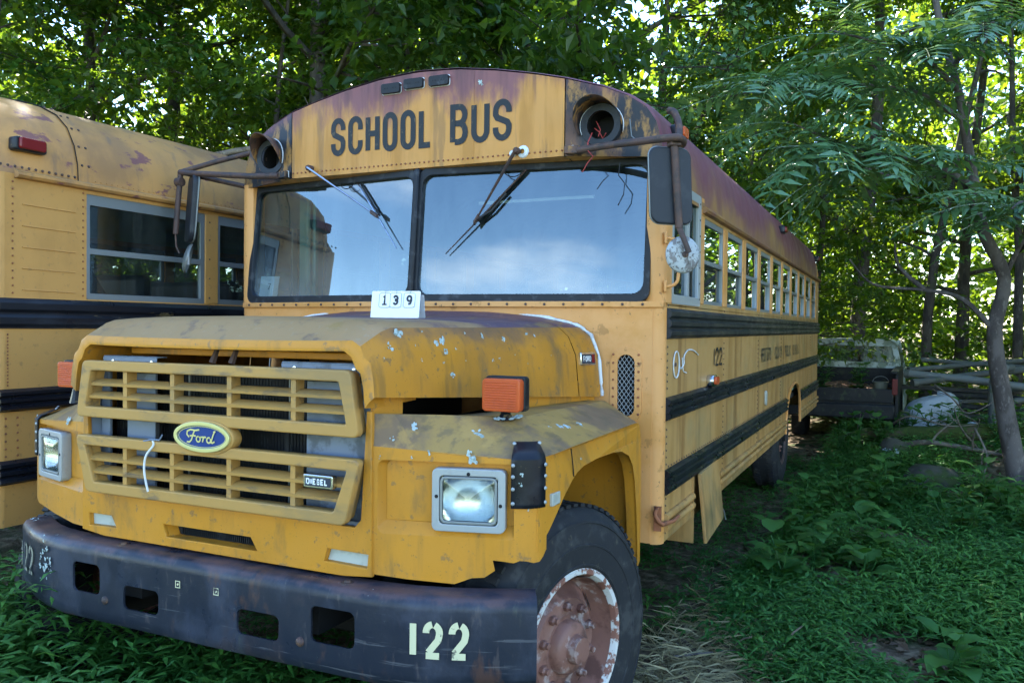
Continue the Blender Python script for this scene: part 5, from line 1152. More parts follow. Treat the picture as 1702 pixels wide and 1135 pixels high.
# rear wall of the neighbour
plate_mb([(-1.16, .62), (-1.16, 2.36), (-1.0, 2.52), (-.6, 2.66), (0, 2.72), (.6, 2.66), (1.0, 2.52), (1.16, 2.36), (1.16, .62)], [rr(-.32, 1.75, .32, 2.3, .05), rr(-1.0, 1.78, -.5, 2.2, .05), rr(.5, 1.78, 1.0, 2.2, .05)], .02, lambda u, v, w: (u, .02 + w, v)).build('rear_wall', M['nside'], NB)
mb = MB(); mb.grid([nrow(-.10, .42), [(x * .66, -.10, min(z, 2.42)) for x, z in NP]]); mb.build('rear_cap', M['nroof'], NB)
mb = MB(); mb.box((-1.15, .1, .92), (1.15, NL, .97)); mb.build('cabin_floor', M['floor'], NB)
mb = MB(); mb.box((-1.1, -.20, .55), (1.1, -.05, .80)); mb.build('rear_bumper', M['black'], NB, bevel=.03)
for i in range(7):
    for s in (1, -1):
        mb = MB(); y = .95 + i * .72; mb.box((s * .66 - .46, y, 1.25), (s * .66 + .44, y + .10, 1.905)); mb.build('seat', M['seat'], NB, bevel=.035)
# dark cloth hung inside the rear window
mb = MB(); rg = random.Random(5)
mb.grid([[(1.05 + .02 * math.sin(j * 1.3 + i * .5), .50 + j * .042 * (.55 + .45 * (i / 6)) , 2.02 - i * .052 - .012 * j * (1 - i / 8)) for j in range(9)] for i in range(7)]); cl_ = mb.build('curtain', paint('dusty_blue_cloth', (.035, .050, .065), .8, [((.08, .10, .12), 4, (1, 1, 1), .5, .7, .6)]), NB, smooth=70)
def nwheel(s, y):
    mb = MB(); mb.lathe([(.26, .1), (.33, .13), (.42, .128), (.468, .112), (.497, .07), (.5, -.07), (.468, -.112), (.33, -.13), (.26, -.1)], (s * 1.0, y, .50), (s, 0, 0), 40); t = mb.build('tyre', M['rubber'], NB, smooth=50)
    mb = MB(); mb.lathe([(.265, .1), (.25, .02), (.17, .0), (.1, .01), (.08, .05), (0, .05)], (s * 1.0, y, .50), (s, 0, 0), 32); mb.build('rim_disc', M['rim'], t, smooth=40)
for s in (1, -1): nwheel(s, 2.6); nwheel(s, 6.8)

# ================================================================== abandoned pickup behind the bus
M['truckblack'] = paint('truck_dark_paint', (.009, .010, .012), .5, [((.025, .026, .024), 6, (1, 1, 1), .5, .7, .7), ((.05, .065, .03), 10, (1, 1, 1), .6, .75, .6)], bump=.1)
M['trucktop'] = paint('mossy_white_paint', (.46, .52, .50), .6, [((.13, .17, .10), 5, (1, 1, 1), .45, .65, .8), ((.07, .09, .05), 16, (1, 1, 1), .58, .7, .7)], bump=.1)
M['litter'] = paint('dead_leaves', (.20, .10, .055), .85, [((.07, .04, .025), 14, (1, 1, 1), .45, .65, .8), ((.36, .27, .2), 30, (1, 1, 1), .6, .7, .7)])
TRK = thing('pickup_truck', 'abandoned dark pickup with mossy white cab roof behind the bus', 'pickup truck', (1.38, 9.0, -.12), R(-2))
for s in (1, -1):
    V, F = plate([(0, .45), (0, 1.14), (2.05, 1.16), (2.05, .45), (1.75, .45), (1.68, .70), (1.5, .83), (1.25, .86), (1.0, .80), (.85, .66), (.80, .45)][::1], [], .03)
    mb = MB(); mb.add([(s * (.76 - w), u, v) for u, v, w in V], F); mb.build('bed_side', M['truckblack'], TRK, bevel=.008)
    mb = MB(); mb.box((s * .72 - .05, -.01, 1.14), (s * .72 + .05, 2.06, 1.175)); mb.build('bed_rail', M['truckblack'], TRK, bevel=.012)
    mb = MB(); mb.box((s * .735 - .035, -.03, .86), (s * .735 + .035, .0, 1.08)); t_ = mb.build('tail_light', M['amber'] if False else paint('truck_tail_lens', (.11, .010, .010), .4), TRK, bevel=.006)
    mb = MB(); mb.lathe([(.20, .09), (.33, .10), (.36, .05), (.36, -.05), (.33, -.10), (.2, -.09), (.18, 0), (0, .02)], (s * .66, 1.25, .36), (s, 0, 0), 28); mb.build('tyre', M['rubber'], TRK, smooth=50)
    mb = MB(); mb.lathe([(.20, .09), (.33, .10), (.36, .05), (.36, -.05), (.33, -.10), (.2, -.09), (.18, 0), (0, .02)], (s * .66, 4.1, .36), (s, 0, 0), 28); mb.build('tyre', M['rubber'], TRK, smooth=50)
    mb = MB(); mb.box((s * .76 - .02, 3.55, .45), (s * .76 + .02, 4.9, 1.05)); mb.build('front_fender', M['truckblack'], TRK, bevel=.02)
    mb = MB(); mb.box((s * .77 - .02, 2.1, .45), (s * .77 + .02, 3.5, 1.12)); d_ = mb.build('cab_door', M['trucktop'], TRK, bevel=.02)
mb = MB(); mb.box((-.72, .0, .70), (.72, 2.05, .76)); mb.box((-.72, 2.0, .76), (.72, 2.05, 1.14)); mb.build('bed_floor', M['truckblack'], TRK)
mb = MB(); mb.box((-.74, -.14, .52), (.74, -.02, .72)); mb.build('rear_bumper', M['truckblack'], TRK, bevel=.02)
mb = MB(); mb.box((-.72, -.02, .74), (.72, .02, .93)); mb.build('sagging_tailgate', M['truckblack'], TRK, bevel=.01)
mb = MB(); mb.box((-.72, 3.5, .95), (.72, 4.95, 1.04)); mb.build('bonnet', M['trucktop'], TRK, bevel=.04)
# cab: back wall with wide window, roof
cabp = [(-.74, 1.10), (-.73, 1.22), (-.665, 1.54), (-.60, 1.575), (.60, 1.575), (.665, 1.54), (.73, 1.22), (.74, 1.10)]
cw = plate_mb(cabp, [[(-.655, 1.245), (-.605, 1.475), (-.58, 1.495), (.58, 1.495), (.605, 1.475), (.655, 1.245), (.63, 1.225), (-.63, 1.225)]], .04, lambda u, v, w: (u, 2.10 + w, v), .006).build('cab_back', M['trucktop'], TRK, smooth=40)
mb = MB(); mb.add([(-.66, 2.11, 1.22), (.66, 2.11, 1.22), (.6, 2.11, 1.5), (-.6, 2.11, 1.5)], [(0, 1, 2, 3)]); mb.build('rear_window', glass('dusty_rear_glass', (.5, .55, .52), 1.5, .40, 1.5, (.30, .35, .33)), cw, smooth=None)
mb = MB(); mb.grid([[(u * k, y, z) for u, z in ((-.69, 1.50), (-.66, 1.555), (-.60, 1.59), (-.3, 1.605), (0, 1.61), (.3, 1.605), (.60, 1.59), (.66, 1.555), (.69, 1.50))] for y, k in ((2.06, .985), (2.12, 1), (2.6, 1), (3.05, .98), (3.12, .95))]); mb.build('cab_roof', M['trucktop'], TRK, smooth=60, solid=.02)
for s in (1, -1):
    mb = MB(); mb.tube([(s * .74, 3.55, 1.08), (s * .66, 3.1, 1.56)], .03, 8); mb.build('windscreen_pillar', M['trucktop'], TRK)
mb = MB(); mb.box((-.62, 2.35, .75), (.62, 2.55, 1.22)); mb.build('bench_seat', M['seat'], TRK, bevel=.05)
# leaf litter and junk lying in the bed
def lump(nu, nv, f): return [[f(i / nu, j / nv) for j in range(nv + 1)] for i in range(nu + 1)]
rg = random.Random(11); hts = [[rg.random() for _ in range(20)] for _ in range(20)]
mb = MB(); mb.grid(lump(18, 18, lambda a, b: (-.70 + 1.40 * a, .02 + 1.95 * b, .77 + .12 * math.sin(math.pi * min(1, a * 1.0)) * (.6 + .4 * hts[int(a * 18)][int(b * 18)]) + .05 * hts[int(a * 18)][int(b * 18)])))
litter = tag(mb.build('leaf_litter', M['litter'], None, smooth=None), 'brown dead leaves and twigs filling the pickup bed', 'leaves', kind='stuff'); litter.location = (1.38, 9.0, -.12); litter.rotation_euler = (0, 0, R(-2))
bk = thing('bucket', 'pale dirty bucket lying in the pickup bed beside the tail light', 'bucket', (1.93, 9.28, .72), 0)
mb = MB(); mb.lathe([(0, 0), (.10, 0), (.115, .02), (.135, .22), (.142, .225), (.142, .235), (.128, .232), (.11, .03), (0, .02)], (0, 0, 0), (0, 0, 1), 20); bk.scale = (.75,) * 3; mb.build('pail', paint('dirty_plastic', (.15, .155, .12), .6, [((.12, .11, .08), 7, (1, 1, 1), .5, .7, .7)]), bk, smooth=40)
mb = MB(); mb.tube([(.142 * math.cos(t), .02, .22 + .12 * math.sin(t)) for t in np.linspace(0, math.pi, 12)], .004, 5); mb.build('handle', M['alu'], bk)
# ================================================================== scrap beside the pickup
TUB = thing('plastic_tub', 'upturned white plastic tub lying beside the pickup', 'tub', (2.56, 9.5, .30), R(15))
M['tubw'] = paint('grimy_white_plastic', (.36, .39, .42), .5, [((.25, .27, .25), 3, (1, 1, 1), .45, .7, .7), ((.12, .14, .09), 9, (1, 1, 1), .58, .75, .6)])
G = []
for i in range(9):
    t = i / 8; k = math.cos(t * math.pi / 2) ** .45
    G.append([(.36 * k * math.copysign(abs(math.cos(q)) ** .7, math.cos(q)) + .10 * t, .26 * k * math.copysign(abs(math.sin(q)) ** .7, math.sin(q)), .42 * math.sin(t * math.pi / 2) ** .8 + .06 * math.cos(q) * t) for q in np.linspace(0, 2 * math.pi, 33)])
mb = MB(); mb.grid(G); mb.build('tub_shell', M['tubw'], TUB, smooth=60)
mb = MB(); Pq = [(.375 * math.copysign(abs(math.cos(q)) ** .7, math.cos(q)), .275 * math.copysign(abs(math.sin(q)) ** .7, math.sin(q)), .01) for q in np.linspace(0, 2 * math.pi, 33)]; mb.tube(Pq, .014, 6); mb.build('tub_rim', M['tubw'], TUB)
M['pole'] = paint('weathered_grey_pole', (.085, .092, .088), .6, [((.11, .12, .10), 4, (.5, 1, 1), .45, .65, .8), ((.06, .08, .04), 14, (1, 1, 1), .58, .72, .7)], bump=.1)
M['pipe'] = paint('pale_pipe', (.16, .175, .17), .5, [((.18, .19, .17), 5, (.5, 1, 1), .5, .7, .8)])
poles = [((2.30, 10.6, 1.02), (4.6, 11.9, 1.22), .040, 'long grey pole topmost on the scrap heap beside the pickup'), ((2.35, 9.95, .86), (4.2, 11.0, 1.10), .050, 'grey pole slanting up second from the top of the scrap heap'), ((2.25, 10.3, .98), (3.9, 9.9, .84), .055, 'thick pale pipe lying across the scrap heap behind the tub'), ((2.7, 10.7, .62), (4.9, 10.3, .95), .045, 'grey pole low in the scrap heap'), ((2.5, 11.3, 1.16), (5.2, 10.9, .98), .035, 'thin grey pole at the back of the scrap heap'), ((3.4, 9.7, .62), (5.3, 10.5, .92), .045, 'grey pole sticking out to the right of the scrap heap')]
for i, (a, b, r, lab) in enumerate(poles):
    a = Vector(a); b = Vector(b); p = thing('scrap_pole', lab, 'pole', tuple(a), 0, 'poles on the scrap heap')
    mb = MB(); d = b - a; mb.tube([d * 0, d * .5 + Vector((0, 0, .02)), d], r, 10, cap=True); mb.build('shaft', M['pipe'] if i in (2,) else M['pole'], p, smooth=50)
    mb = MB(); dn = d.normalized(); mb.tube([-dn * .01, dn * .06], r * 1.18, 10); mb.build('end_collar', M['pole'], p, smooth=50)
# trestle leg and elbow standing in front of the poles
tr = thing('pipe_trestle', 'upright grey pipe bent over at the scrap heap', 'pipe', (3.35, 9.7, .2))
mb = MB(); mb.tube(smoothpath([(0, 0, 0), (0, 0, .55), (.02, 0, .80), (.10, .05, .90), (.25, .2, .92)]), .055, 10); mb.build('bent_pipe', M['pole'], tr, smooth=60)
mb = MB(); mb.tube([(.1, .03, .84), (.13, .08, .95)], .075, 10); mb.build('pipe_collar', M['pipe'], tr)
hp = thing('scrap_heap_base', 'dark heap of boards and sheet metal under the poles', 'scrap heap', (3.4, 10.4, 0))
for i in range(9):
    mb = MB(); rg = random.Random(40 + i); a = rg.uniform(-.3, .3); mb.obox((rg.uniform(-.9, .9), rg.uniform(-.3, .4), .15 + i * .075), Vector((math.cos(a), math.sin(a), rg.uniform(-.06, .06))) * rg.uniform(.4, .9), Vector((-math.sin(a), math.cos(a), 0)) * .10, Vector((0, 0, .03))); mb.build('board', M['pole'] if i % 3 == 0 else M['truckblack'], hp, bevel=.006)
# ================================================================== ground
def hgt(x, y):
    h = 0.02 * np.sin(x * 1.3 + .4) * np.cos(y * 1.1) + .015 * np.sin(x * 3.1 + y * 2.3)
    h = h + .10 * np.clip((y - 1.0) / 8.0, 0, 1) * np.clip((x - 1.4) / 1.5, 0, 1)
    h = h + .16 * np.exp(-(((x - 2.9) / 1.6) ** 2 + ((y - 7.4) / 1.2) ** 2))
    h = h + np.clip((np.hypot(x, y) - 30) / 60, 0, 1) * 1.2
    far = np.clip((np.hypot(x, y - 2) - 14) / 20, 0, 1)
    return h * (1) + far * .25 * np.sin(x * .17) * np.cos(y * .13) - .01
def axis(lo, hi):
    a = np.concatenate([-np.geomspace(1, 200, 26)[::-1] + lo - .0 + 1 - 1, np.arange(lo, hi + .01, .16), np.geomspace(1, 200, 26) + hi]); return a
gx = axis(-5.0, 7.0); gy = axis(-4.5, 13.0)
GX, GY = np.meshgrid(gx, gy, indexing='ij'); GZ = hgt(GX, GY) + rng.normal(0, .006, GX.shape)
V = np.stack([GX, GY, GZ], -1).reshape(-1, 3); nx, ny = GX.shape
I = (np.arange(nx - 1)[:, None] * ny + np.arange(ny - 1)[None, :]).reshape(-1)
Fq = np.stack([I, I + ny, I + ny + 1, I + 1], -1)
def np_mesh(name, V, F, mat, smooth=False, tint=None):
    me = bpy.data.meshes.new(name); k = F.shape[1]
    me.vertices.add(len(V)); me.vertices.foreach_set('co', np.ascontiguousarray(V, dtype=np.float32).ravel())
    me.loops.add(F.size); me.loops.foreach_set('vertex_index', np.ascontiguousarray(F, dtype=np.int32).ravel())
    me.polygons.add(len(F)); me.polygons.foreach_set('loop_start', np.arange(0, F.size, k, dtype=np.int32))
    me.polygons.foreach_set('use_smooth', np.full(len(F), smooth, dtype=bool))
    if tint is not None:
        a = me.attributes.new('tint', 'FLOAT', 'POINT'); a.data.foreach_set('value', np.ascontiguousarray(tint, dtype=np.float32))
    me.update(calc_edges=True); me.materials.append(mat); return me
gm, N, L, P = principled('forest_floor'); P.inputs['Roughness'].default_value = .95; P.inputs['Specular IOR Level'].default_value = .15
tc = N.new('ShaderNodeTexCoord')
def nz(sc, det=8):
    n = N.new('ShaderNodeTexNoise'); n.inputs['Scale'].default_value = sc; n.inputs['Detail'].default_value = det; n.inputs['Roughness'].default_value = .65; L.new(tc.outputs['Object'], n.inputs['Vector']); return n.outputs['Fac']
def ramp(f, a, b):
    r = N.new('ShaderNodeMapRange'); r.interpolation_type = 'SMOOTHSTEP'; r.inputs[1].default_value = a; r.inputs[2].default_value = b; L.new(f, r.inputs[0]); return r.outputs[0]
def mixc(f, a, b):
    k = N.new('ShaderNodeMix'); k.data_type = 'RGBA'; L.new(f, k.inputs['Factor'])
    for nm, v in (('A', a), ('B', b)):
        if isinstance(v, tuple): k.inputs[nm].default_value = (*v, 1)
        else: L.new(v, k.inputs[nm])
    return k.outputs['Result']
soil = mixc(ramp(nz(9), .4, .65), (.095, .066, .042), (.27, .205, .135))
soil = mixc(ramp(nz(46), .60, .68), soil, (.34, .27, .19))
soil = mixc(ramp(nz(2.2), .48, .66), soil, (.035, .060, .016))
sep = N.new('ShaderNodeSeparateXYZ'); L.new(tc.outputs['Object'], sep.inputs[0])
lawn = mixc(ramp(nz(1.4), .4, .7), (.075, .13, .030), (.14, .17, .05))
fy = N.new('ShaderNodeMapRange'); fy.inputs[1].default_value = -5.5; fy.inputs[2].default_value = -8.0; L.new(sep.outputs[1], fy.inputs[0])
L.new(mixc(fy.outputs[0], soil, lawn), P.inputs['Base Color'])
bpn = N.new('ShaderNodeBump'); bpn.inputs['Strength'].default_value = .8; bpn.inputs['Distance'].default_value = .03; L.new(nz(28), bpn.inputs['Height']); L.new(bpn.outputs[0], P.inputs['Normal'])
ground = mkobj('ground', np_mesh('ground', V, Fq, gm, True)); tag(ground, 'bare brown soil and leaf litter under the weeds', kind='structure')

# ================================================================== leaves in bulk
def unit(a): return a / np.maximum(1e-9, np.linalg.norm(a, axis=-1, keepdims=True))
def leaves(pos, d, n, ln, wd, droop=.25, fold=.18, quad=True):
    """leaf blades: pos base, d direction, n rough normal; two folded halves, 6 verts each"""
    d = unit(d); s = unit(np.cross(d, n)); u = np.cross(s, d); ln = ln[:, None]; wd = wd[:, None]
    b = pos; m1 = pos + d * ln * .42 + u * ln * .03; tip = pos + d * ln - u * ln * droop
    l1 = pos + d * ln * .38 + s * wd * .5 + u * wd * fold; r1 = pos + d * ln * .38 - s * wd * .5 + u * wd * fold
    V = np.stack([b, l1, tip, r1, m1], 1); k = len(pos); o = (np.arange(k) * 5)[:, None]
    F = np.concatenate([o + np.array([[0, 4, 2, 1]]), o + np.array([[0, 3, 2, 4]])], 0)
    return V.reshape(-1, 3), F
def flatleaves(pos, d, n, ln, wd):
    d = unit(d); s = unit(np.cross(d, n)); u = np.cross(s, d); ln = ln[:, None]; wd = wd[:, None]
    V = np.stack([pos, pos + d * ln * .45 + s * wd * .5 + u * wd * .12, pos + d * ln - u * ln * .12, pos + d * ln * .45 - s * wd * .5 + u * wd * .12], 1)
    k = len(pos); F = (np.arange(k) * 4)[:, None] + np.array([[0, 1, 2, 3]]); return V.reshape(-1, 3), F
M['leaf'] = leafmat('forest_leaf', (.028, .075, .014), (.062, .125, .018), (.12, .23, .010), (.32, .43, .018), .52, .45, .36)
M['leafdark'] = leafmat('dark_leaf', (.022, .062, .018), (.045, .100, .024), (.10, .21, .012), (.27, .39, .018), .5, .5, .34)
M['sumac'] = leafmat('compound_leaf', (.075, .175, .080), (.12, .24, .105), (.14, .28, .04), (.26, .40, .06), .28, 1.0, .24)
M['grass'] = leafmat('stiltgrass_blade', (.030, .118, .022), (.080, .210, .036), (.04, .15, .012), (.12, .27, .022), .30, .26, .48)
M['weed'] = leafmat('weed_leaf', (.030, .110, .024), (.070, .180, .034), (.06, .18, .012), (.13, .28, .025), .30, .25, .48)
M['straw'] = leafmat('dry_grass', (.30, .25, .12), (.50, .42, .23), (.2, .16, .06), (.3, .25, .1), .25, .3, .5)
M['bark'] = paint('grey_bark', (.075, .062, .050), .9, [((.035, .030, .026), 9, (1, 1, .25), .45, .65, .8), ((.14, .13, .11), 22, (1, 1, .4), .60, .72, .6), ((.06, .08, .035), 3, (1, 1, .5), .58, .75, .5)], bump=.9, bscale=26)
M['barkpale'] = paint('pale_bark', (.20, .165, .14), .85, [((.10, .08, .07), 7, (1, 1, .5), .45, .65, .8), ((.30, .27, .24), 25, (1, 1, .6), .60, .72, .6)], bump=.7, bscale=30)
M['barkmid'] = paint('brown_grey_bark', (.11, .095, .088), .85, [((.055, .045, .042), 7, (1, 1, .5), .45, .65, .8), ((.19, .17, .155), 25, (1, 1, .6), .60, .72, .5)], bump=.7, bscale=30)
M['deadwood'] = paint('dead_wood', (.17, .145, .12), .9, [((.07, .058, .05), 12, (1, 1, 1), .45, .65, .8)], bump=.5)

def limb(p0, d0, ln, r0, n, rg, lift=.1, wob=.25):
    P = [Vector(p0)]; d = Vector(d0).normalized()
    for i in range(n):
        d = (d + Vector((rg.uniform(-wob, wob), rg.uniform(-wob, wob), rg.uniform(-wob, wob) * .6 + lift * .15))).normalized(); P.append(P[-1] + d * ln / n)
    return P, [max(.004, r0 * (1 - .88 * i / n)) for i in range(n + 1)]
def make_tree(seed, H, zb, spread, nl, trunk_r, sprays, per, leaf, dark=False, low=0.0):
    """returns trunk mesh and crown mesh for one kind of forest tree"""
    rg = random.Random(seed); rn = np.random.default_rng(seed)
    mb = MB(); T, Rr = limb((0, 0, -.2), (rg.uniform(-.06, .06), rg.uniform(-.06, .06), 1), H * .92, trunk_r, 12, rg, .6, .07); Rr = [trunk_r * (1 - .85 * (i / 12) ** .9) for i in range(13)]; Rr[0] *= 1.25
    mb.tube(T, Rr, 9)
    def tp(z):
        for a, b in zip(T[:-1], T[1:]):
            if a.z <= z <= b.z: t = (z - a.z) / (b.z - a.z); return a.lerp(b, t)
        return T[-1]
    ends = []
    for i in range(nl):
        z = zb + (H * .9 - zb) * ((i + rg.random()) / nl) ** 1.05; a = i * 2.399 + rg.uniform(-.4, .4)
        f = (z - zb) / (H - zb); ln = spread * (1.0 - .55 * f) * rg.uniform(.65, 1.15)
        P, r_ = limb(tp(z), (math.cos(a), math.sin(a), .25 + .5 * f), ln, trunk_r * (.34 - .2 * f), 7, rg, .15, .22); mb.tube(P, r_, 6)
        for k in range(2, 8):
            for q in range(2):
                a2 = a + rg.uniform(-1.3, 1.3); P2, r2 = limb(P[k], (math.cos(a2), math.sin(a2), rg.uniform(-.1, .45)), ln * rg.uniform(.2, .42), r_[k] * .5 + .004, 4, rg, 0, .3); mb.tube(P2, r2, 4, cap=False)
                ends += P2[1:]
            ends.append(P[k])
    tm = mb.mesh('trunk', M['bark'], 60)
    E_ = np.array([tuple(e) for e in ends]); idx = rn.integers(0, len(E_), sprays)
    c = E_[idx] + rn.normal(0, .16, (sprays, 3))
    # each spray: a tilted, flattened fan of leaves
    ax = unit(np.stack([rn.normal(0, 1, sprays), rn.normal(0, 1, sprays), rn.normal(-.15, .25, sprays)], 1))
    c = np.repeat(c, per, 0); ax = np.repeat(ax, per, 0); k = len(c)
    off = rn.normal(0, 1, (k, 3)) * np.array([.30, .30, .09]) ; pos = c + off * leaf * 3.0
    d = unit(ax * .6 + off * np.array([1, 1, .6]) + rn.normal(0, .35, (k, 3)) + np.array([0, 0, -.25])); nn = unit(rn.normal(0, .42, (k, 3)) + np.array([0, 0, 1.0]))
    ln = leaf * rn.uniform(.4, 1.4, k); V, F = flatleaves(pos, d, nn, ln, ln * rn.uniform(.5, .72, k))
    base = np.repeat(rn.uniform(0, .8, sprays), per); tint = np.clip(base + rn.uniform(-.2, .3, k), 0, 1)
    cm = np_mesh('crown', V, F, M['leafdark' if dark else 'leaf'], False, np.repeat(tint, 4)); return tm, cm
def place_tree(kind, x, y, rz, sc, label, group='trees of the wood behind the buses', name='forest_tree'):
    t = thing(name, label, 'tree', (x, y, float(hgt(np.array(x), np.array(y))) - .05), rz, group); t.scale = (sc, sc, sc)
    mkobj('trunk', kind[0], t); mkobj('crown', kind[1], t); return t
TK = [make_tree(1, 12, 2.0, 4.0, 16, .14, 2200, 10, .128), make_tree(2, 12, 2.2, 4.2, 16, .15, 2400, 10, .128, True), make_tree(3, 9.5, 1.2, 3.2, 16, .09, 2100, 10, .12), make_tree(4, 15.5, 5.4, 4.4, 20, .15, 3300, 11, .15, True), make_tree(5, 7.0, .6, 2.6, 16, .07, 1000, 10, .13)]
# (kind, x, y, turn, scale, label)
forest = [
 (1, -9.6, 5.4, .3, 1.0, 'dark leafy tree with a pale trunk above the roof of the left bus'),
 (2, -6.6, 6.8, 1.1, .95, 'leafy tree rising between the two bus roofs'),
 (0, -12.5, 8.2, 2.0, 1.05, 'tree behind the pale trunk at the upper left'),
 (2, -4.2, 9.2, 2.9, 1.0, 'leafy tree behind the left end of the lettered header'),
 (0, -7.8, 11.5, .7, 1.1, 'tree deep in the wood left of the header'),
 (1, -1.6, 10.4, 3.7, .95, 'dark tree behind the middle of the bus roof'),
 (2, .2, 12.6, 5.0, 1.0, 'bright leafy tree behind the right end of the bus roof'),
 (3, 1.35, 12.3, 1.7, 1.0, 'thick dark trunk standing behind the pickup'),
 (0, 3.2, 14.2, 4.1, 1.0, 'tree with a dark trunk behind the scrap heap'),
 (1, 5.6, 11.8, .9, 1.0, 'dark tree behind the crooked sapling at right'),
 (1, 8.6, 9.0, 4.9, .95, 'shady tree at the right edge behind the sapling'),
 (4, -3.0, 6.6, .5, .95, 'bushy young tree behind the left bus near the header'),
 (4, -8.0, 3.4, 3.9, 1.05, 'bushy young tree beside the left bus'),
 (4, 2.0, 15.0, 2.1, .8, 'low bushy tree behind the pickup cab'),
 (4, 4.8, 13.2, 5.3, .75, 'low bushy tree behind the scrap poles'),
 (4, 6.6, 9.8, 1.2, .8, 'low bushy tree right of the crooked sapling'),
 (4, .1, 9.6, 4.4, .9, 'young tree just behind the bus rear corner'),
 (1, -5.6, 6.2, 1.0, 1.25, 'tall dark tree just behind the left bus'),
 (3, -6.3, 9.0, 2.2, 1.05, 'tall tree behind the gap between the buses'),
 (1, -2.4, 8.8, 3.1, 1.3, 'large dark tree behind the roof left of the header'),
 (3, -8.2, 2.4, 4.2, 1.0, 'tall tree close beside the left bus'),
 (3, -9.2, 7.2, 5.0, 1.1, 'tall shading tree above the left bus roof'),
 (2, 8.4, 3.2, .4, 1.0, 'leafy tree outside the right edge near the front'),
 (2, 7.6, 6.4, 2.4, .95, 'leafy tree outside the right edge beside the sapling'),
]
for k, x, y, rz, sc, lab in forest: place_tree(TK[k], x, y, rz, sc, lab)
# extra slim trunks told apart among the leaves
for i, (x, y, r, lean, lab) in enumerate([(-10.6, 6.6, .10, .04, 'pale slim trunk at the upper left above the left bus'), (-8.9, 8.4, .07, .22, 'slim leaning trunk in the wood left of the header'), (-5.2, 10.8, .10, -.05, 'slim trunk behind the header lamp at left'), (-3.6, 12.2, .09, .05, 'slim trunk behind the top of the header'), (2.55, 12.6, .10, .02, 'slim trunk above the tub beside the pickup'), (3.9, 12.0, .09, -.06, 'slim dark trunk above the scrap poles'), (5.1, 9.6, .08, .1, 'slim trunk right of the crooked sapling')]):
    t = thing('slim_tree', lab, 'tree', (x, y, 0)); rg = random.Random(90 + i)
    mb = MB(); P, r_ = limb((0, 0, -.1), (lean, lean * .4, 1), 9, r, 9, rg, .5, .10); mb.tube(P, r_, 8)
    for j in range(5):
        a = rg.uniform(0, 6.28); Q, rq = limb(P[3 + j], (math.cos(a), math.sin(a), .5), rg.uniform(1.2, 2.4), r * .35, 6, rg, .2, .25); mb.tube(Q, rq, 5)
    mb.build('trunk', M['barkpale'] if i in (0, 1) else M['bark'], t, smooth=60)
# far wood closing the view
rn = np.random.default_rng(77); k = 60000
ang_ = rn.uniform(-1.35, 1.05, k); rad = rn.uniform(24, 40, k)
pos = np.stack([2.2 + rad * np.sin(ang_), -3.6 + rad * np.cos(ang_), rn.uniform(.02, 1, k) * (13 + 3 * np.sin(ang_ * 9) + 2 * np.sin(ang_ * 23))], 1)
ln = rn.uniform(.30, .55, k); V, F = flatleaves(pos, rn.normal(0, 1, (k, 3)), unit(rn.normal(0, .5, (k, 3)) + np.array([0, 0, 1.])), ln, ln * .7)
fw = mkobj('far_wood', np_mesh('far_wood', V, F, M['leaf'], False, np.repeat(rn.uniform(0, 1, k), 4))); tag(fw, 'far mass of sunlit leaves deep in the wood', 'foliage', kind='stuff')

rn = np.random.default_rng(79); k = 34000
x = rn.uniform(-18, 14, k); y = rn.uniform(14.5, 21, k); cl_h = 4.0 + 5.0 * (np.sin(x * .9 + 1) * np.cos(y * .8 + x * .3) + 1) / 2
pos = np.stack([x, y, hgt(x, y) + rn.uniform(0, 1, k) * cl_h], 1); ln = rn.uniform(.12, .26, k)
V, F = flatleaves(pos, rn.normal(0, 1, (k, 3)) * np.array([1, 1, .4]), unit(rn.normal(0, .4, (k, 3)) + np.array([0, 0, 1.])), ln, ln * .6)
sl = mkobj('shrub_layer', np_mesh('shrub_layer', V, F, M['leaf'], False, np.repeat(rn.uniform(0, 1, k), 4))); tag(sl, 'mass of shrubs closing the wood behind the pickup and scrap', 'shrubs', kind='stuff')
rn = np.random.default_rng(78); k = 15000
x = rn.uniform(-16, 12, k); y = rn.uniform(11.2, 19, k); cl_h = .5 + .9 * (np.sin(x * 1.3) * np.cos(y * 1.1 + x * .4) + 1) / 2
pos = np.stack([x, y, hgt(x, y) + rn.uniform(0, 1, k) * cl_h * 1.35], 1); ln = rn.uniform(.12, .24, k)
V, F = flatleaves(pos, rn.normal(0, 1, (k, 3)) * np.array([1, 1, .4]), unit(rn.normal(0, .4, (k, 3)) + np.array([0, 0, 1.])), ln, ln * .6)
ug = mkobj('undergrowth', np_mesh('undergrowth', V, F, M['leafdark'], False, np.repeat(rn.uniform(0, 1, k), 4))); tag(ug, 'low tangled undergrowth covering the floor of the wood', 'undergrowth', kind='stuff')

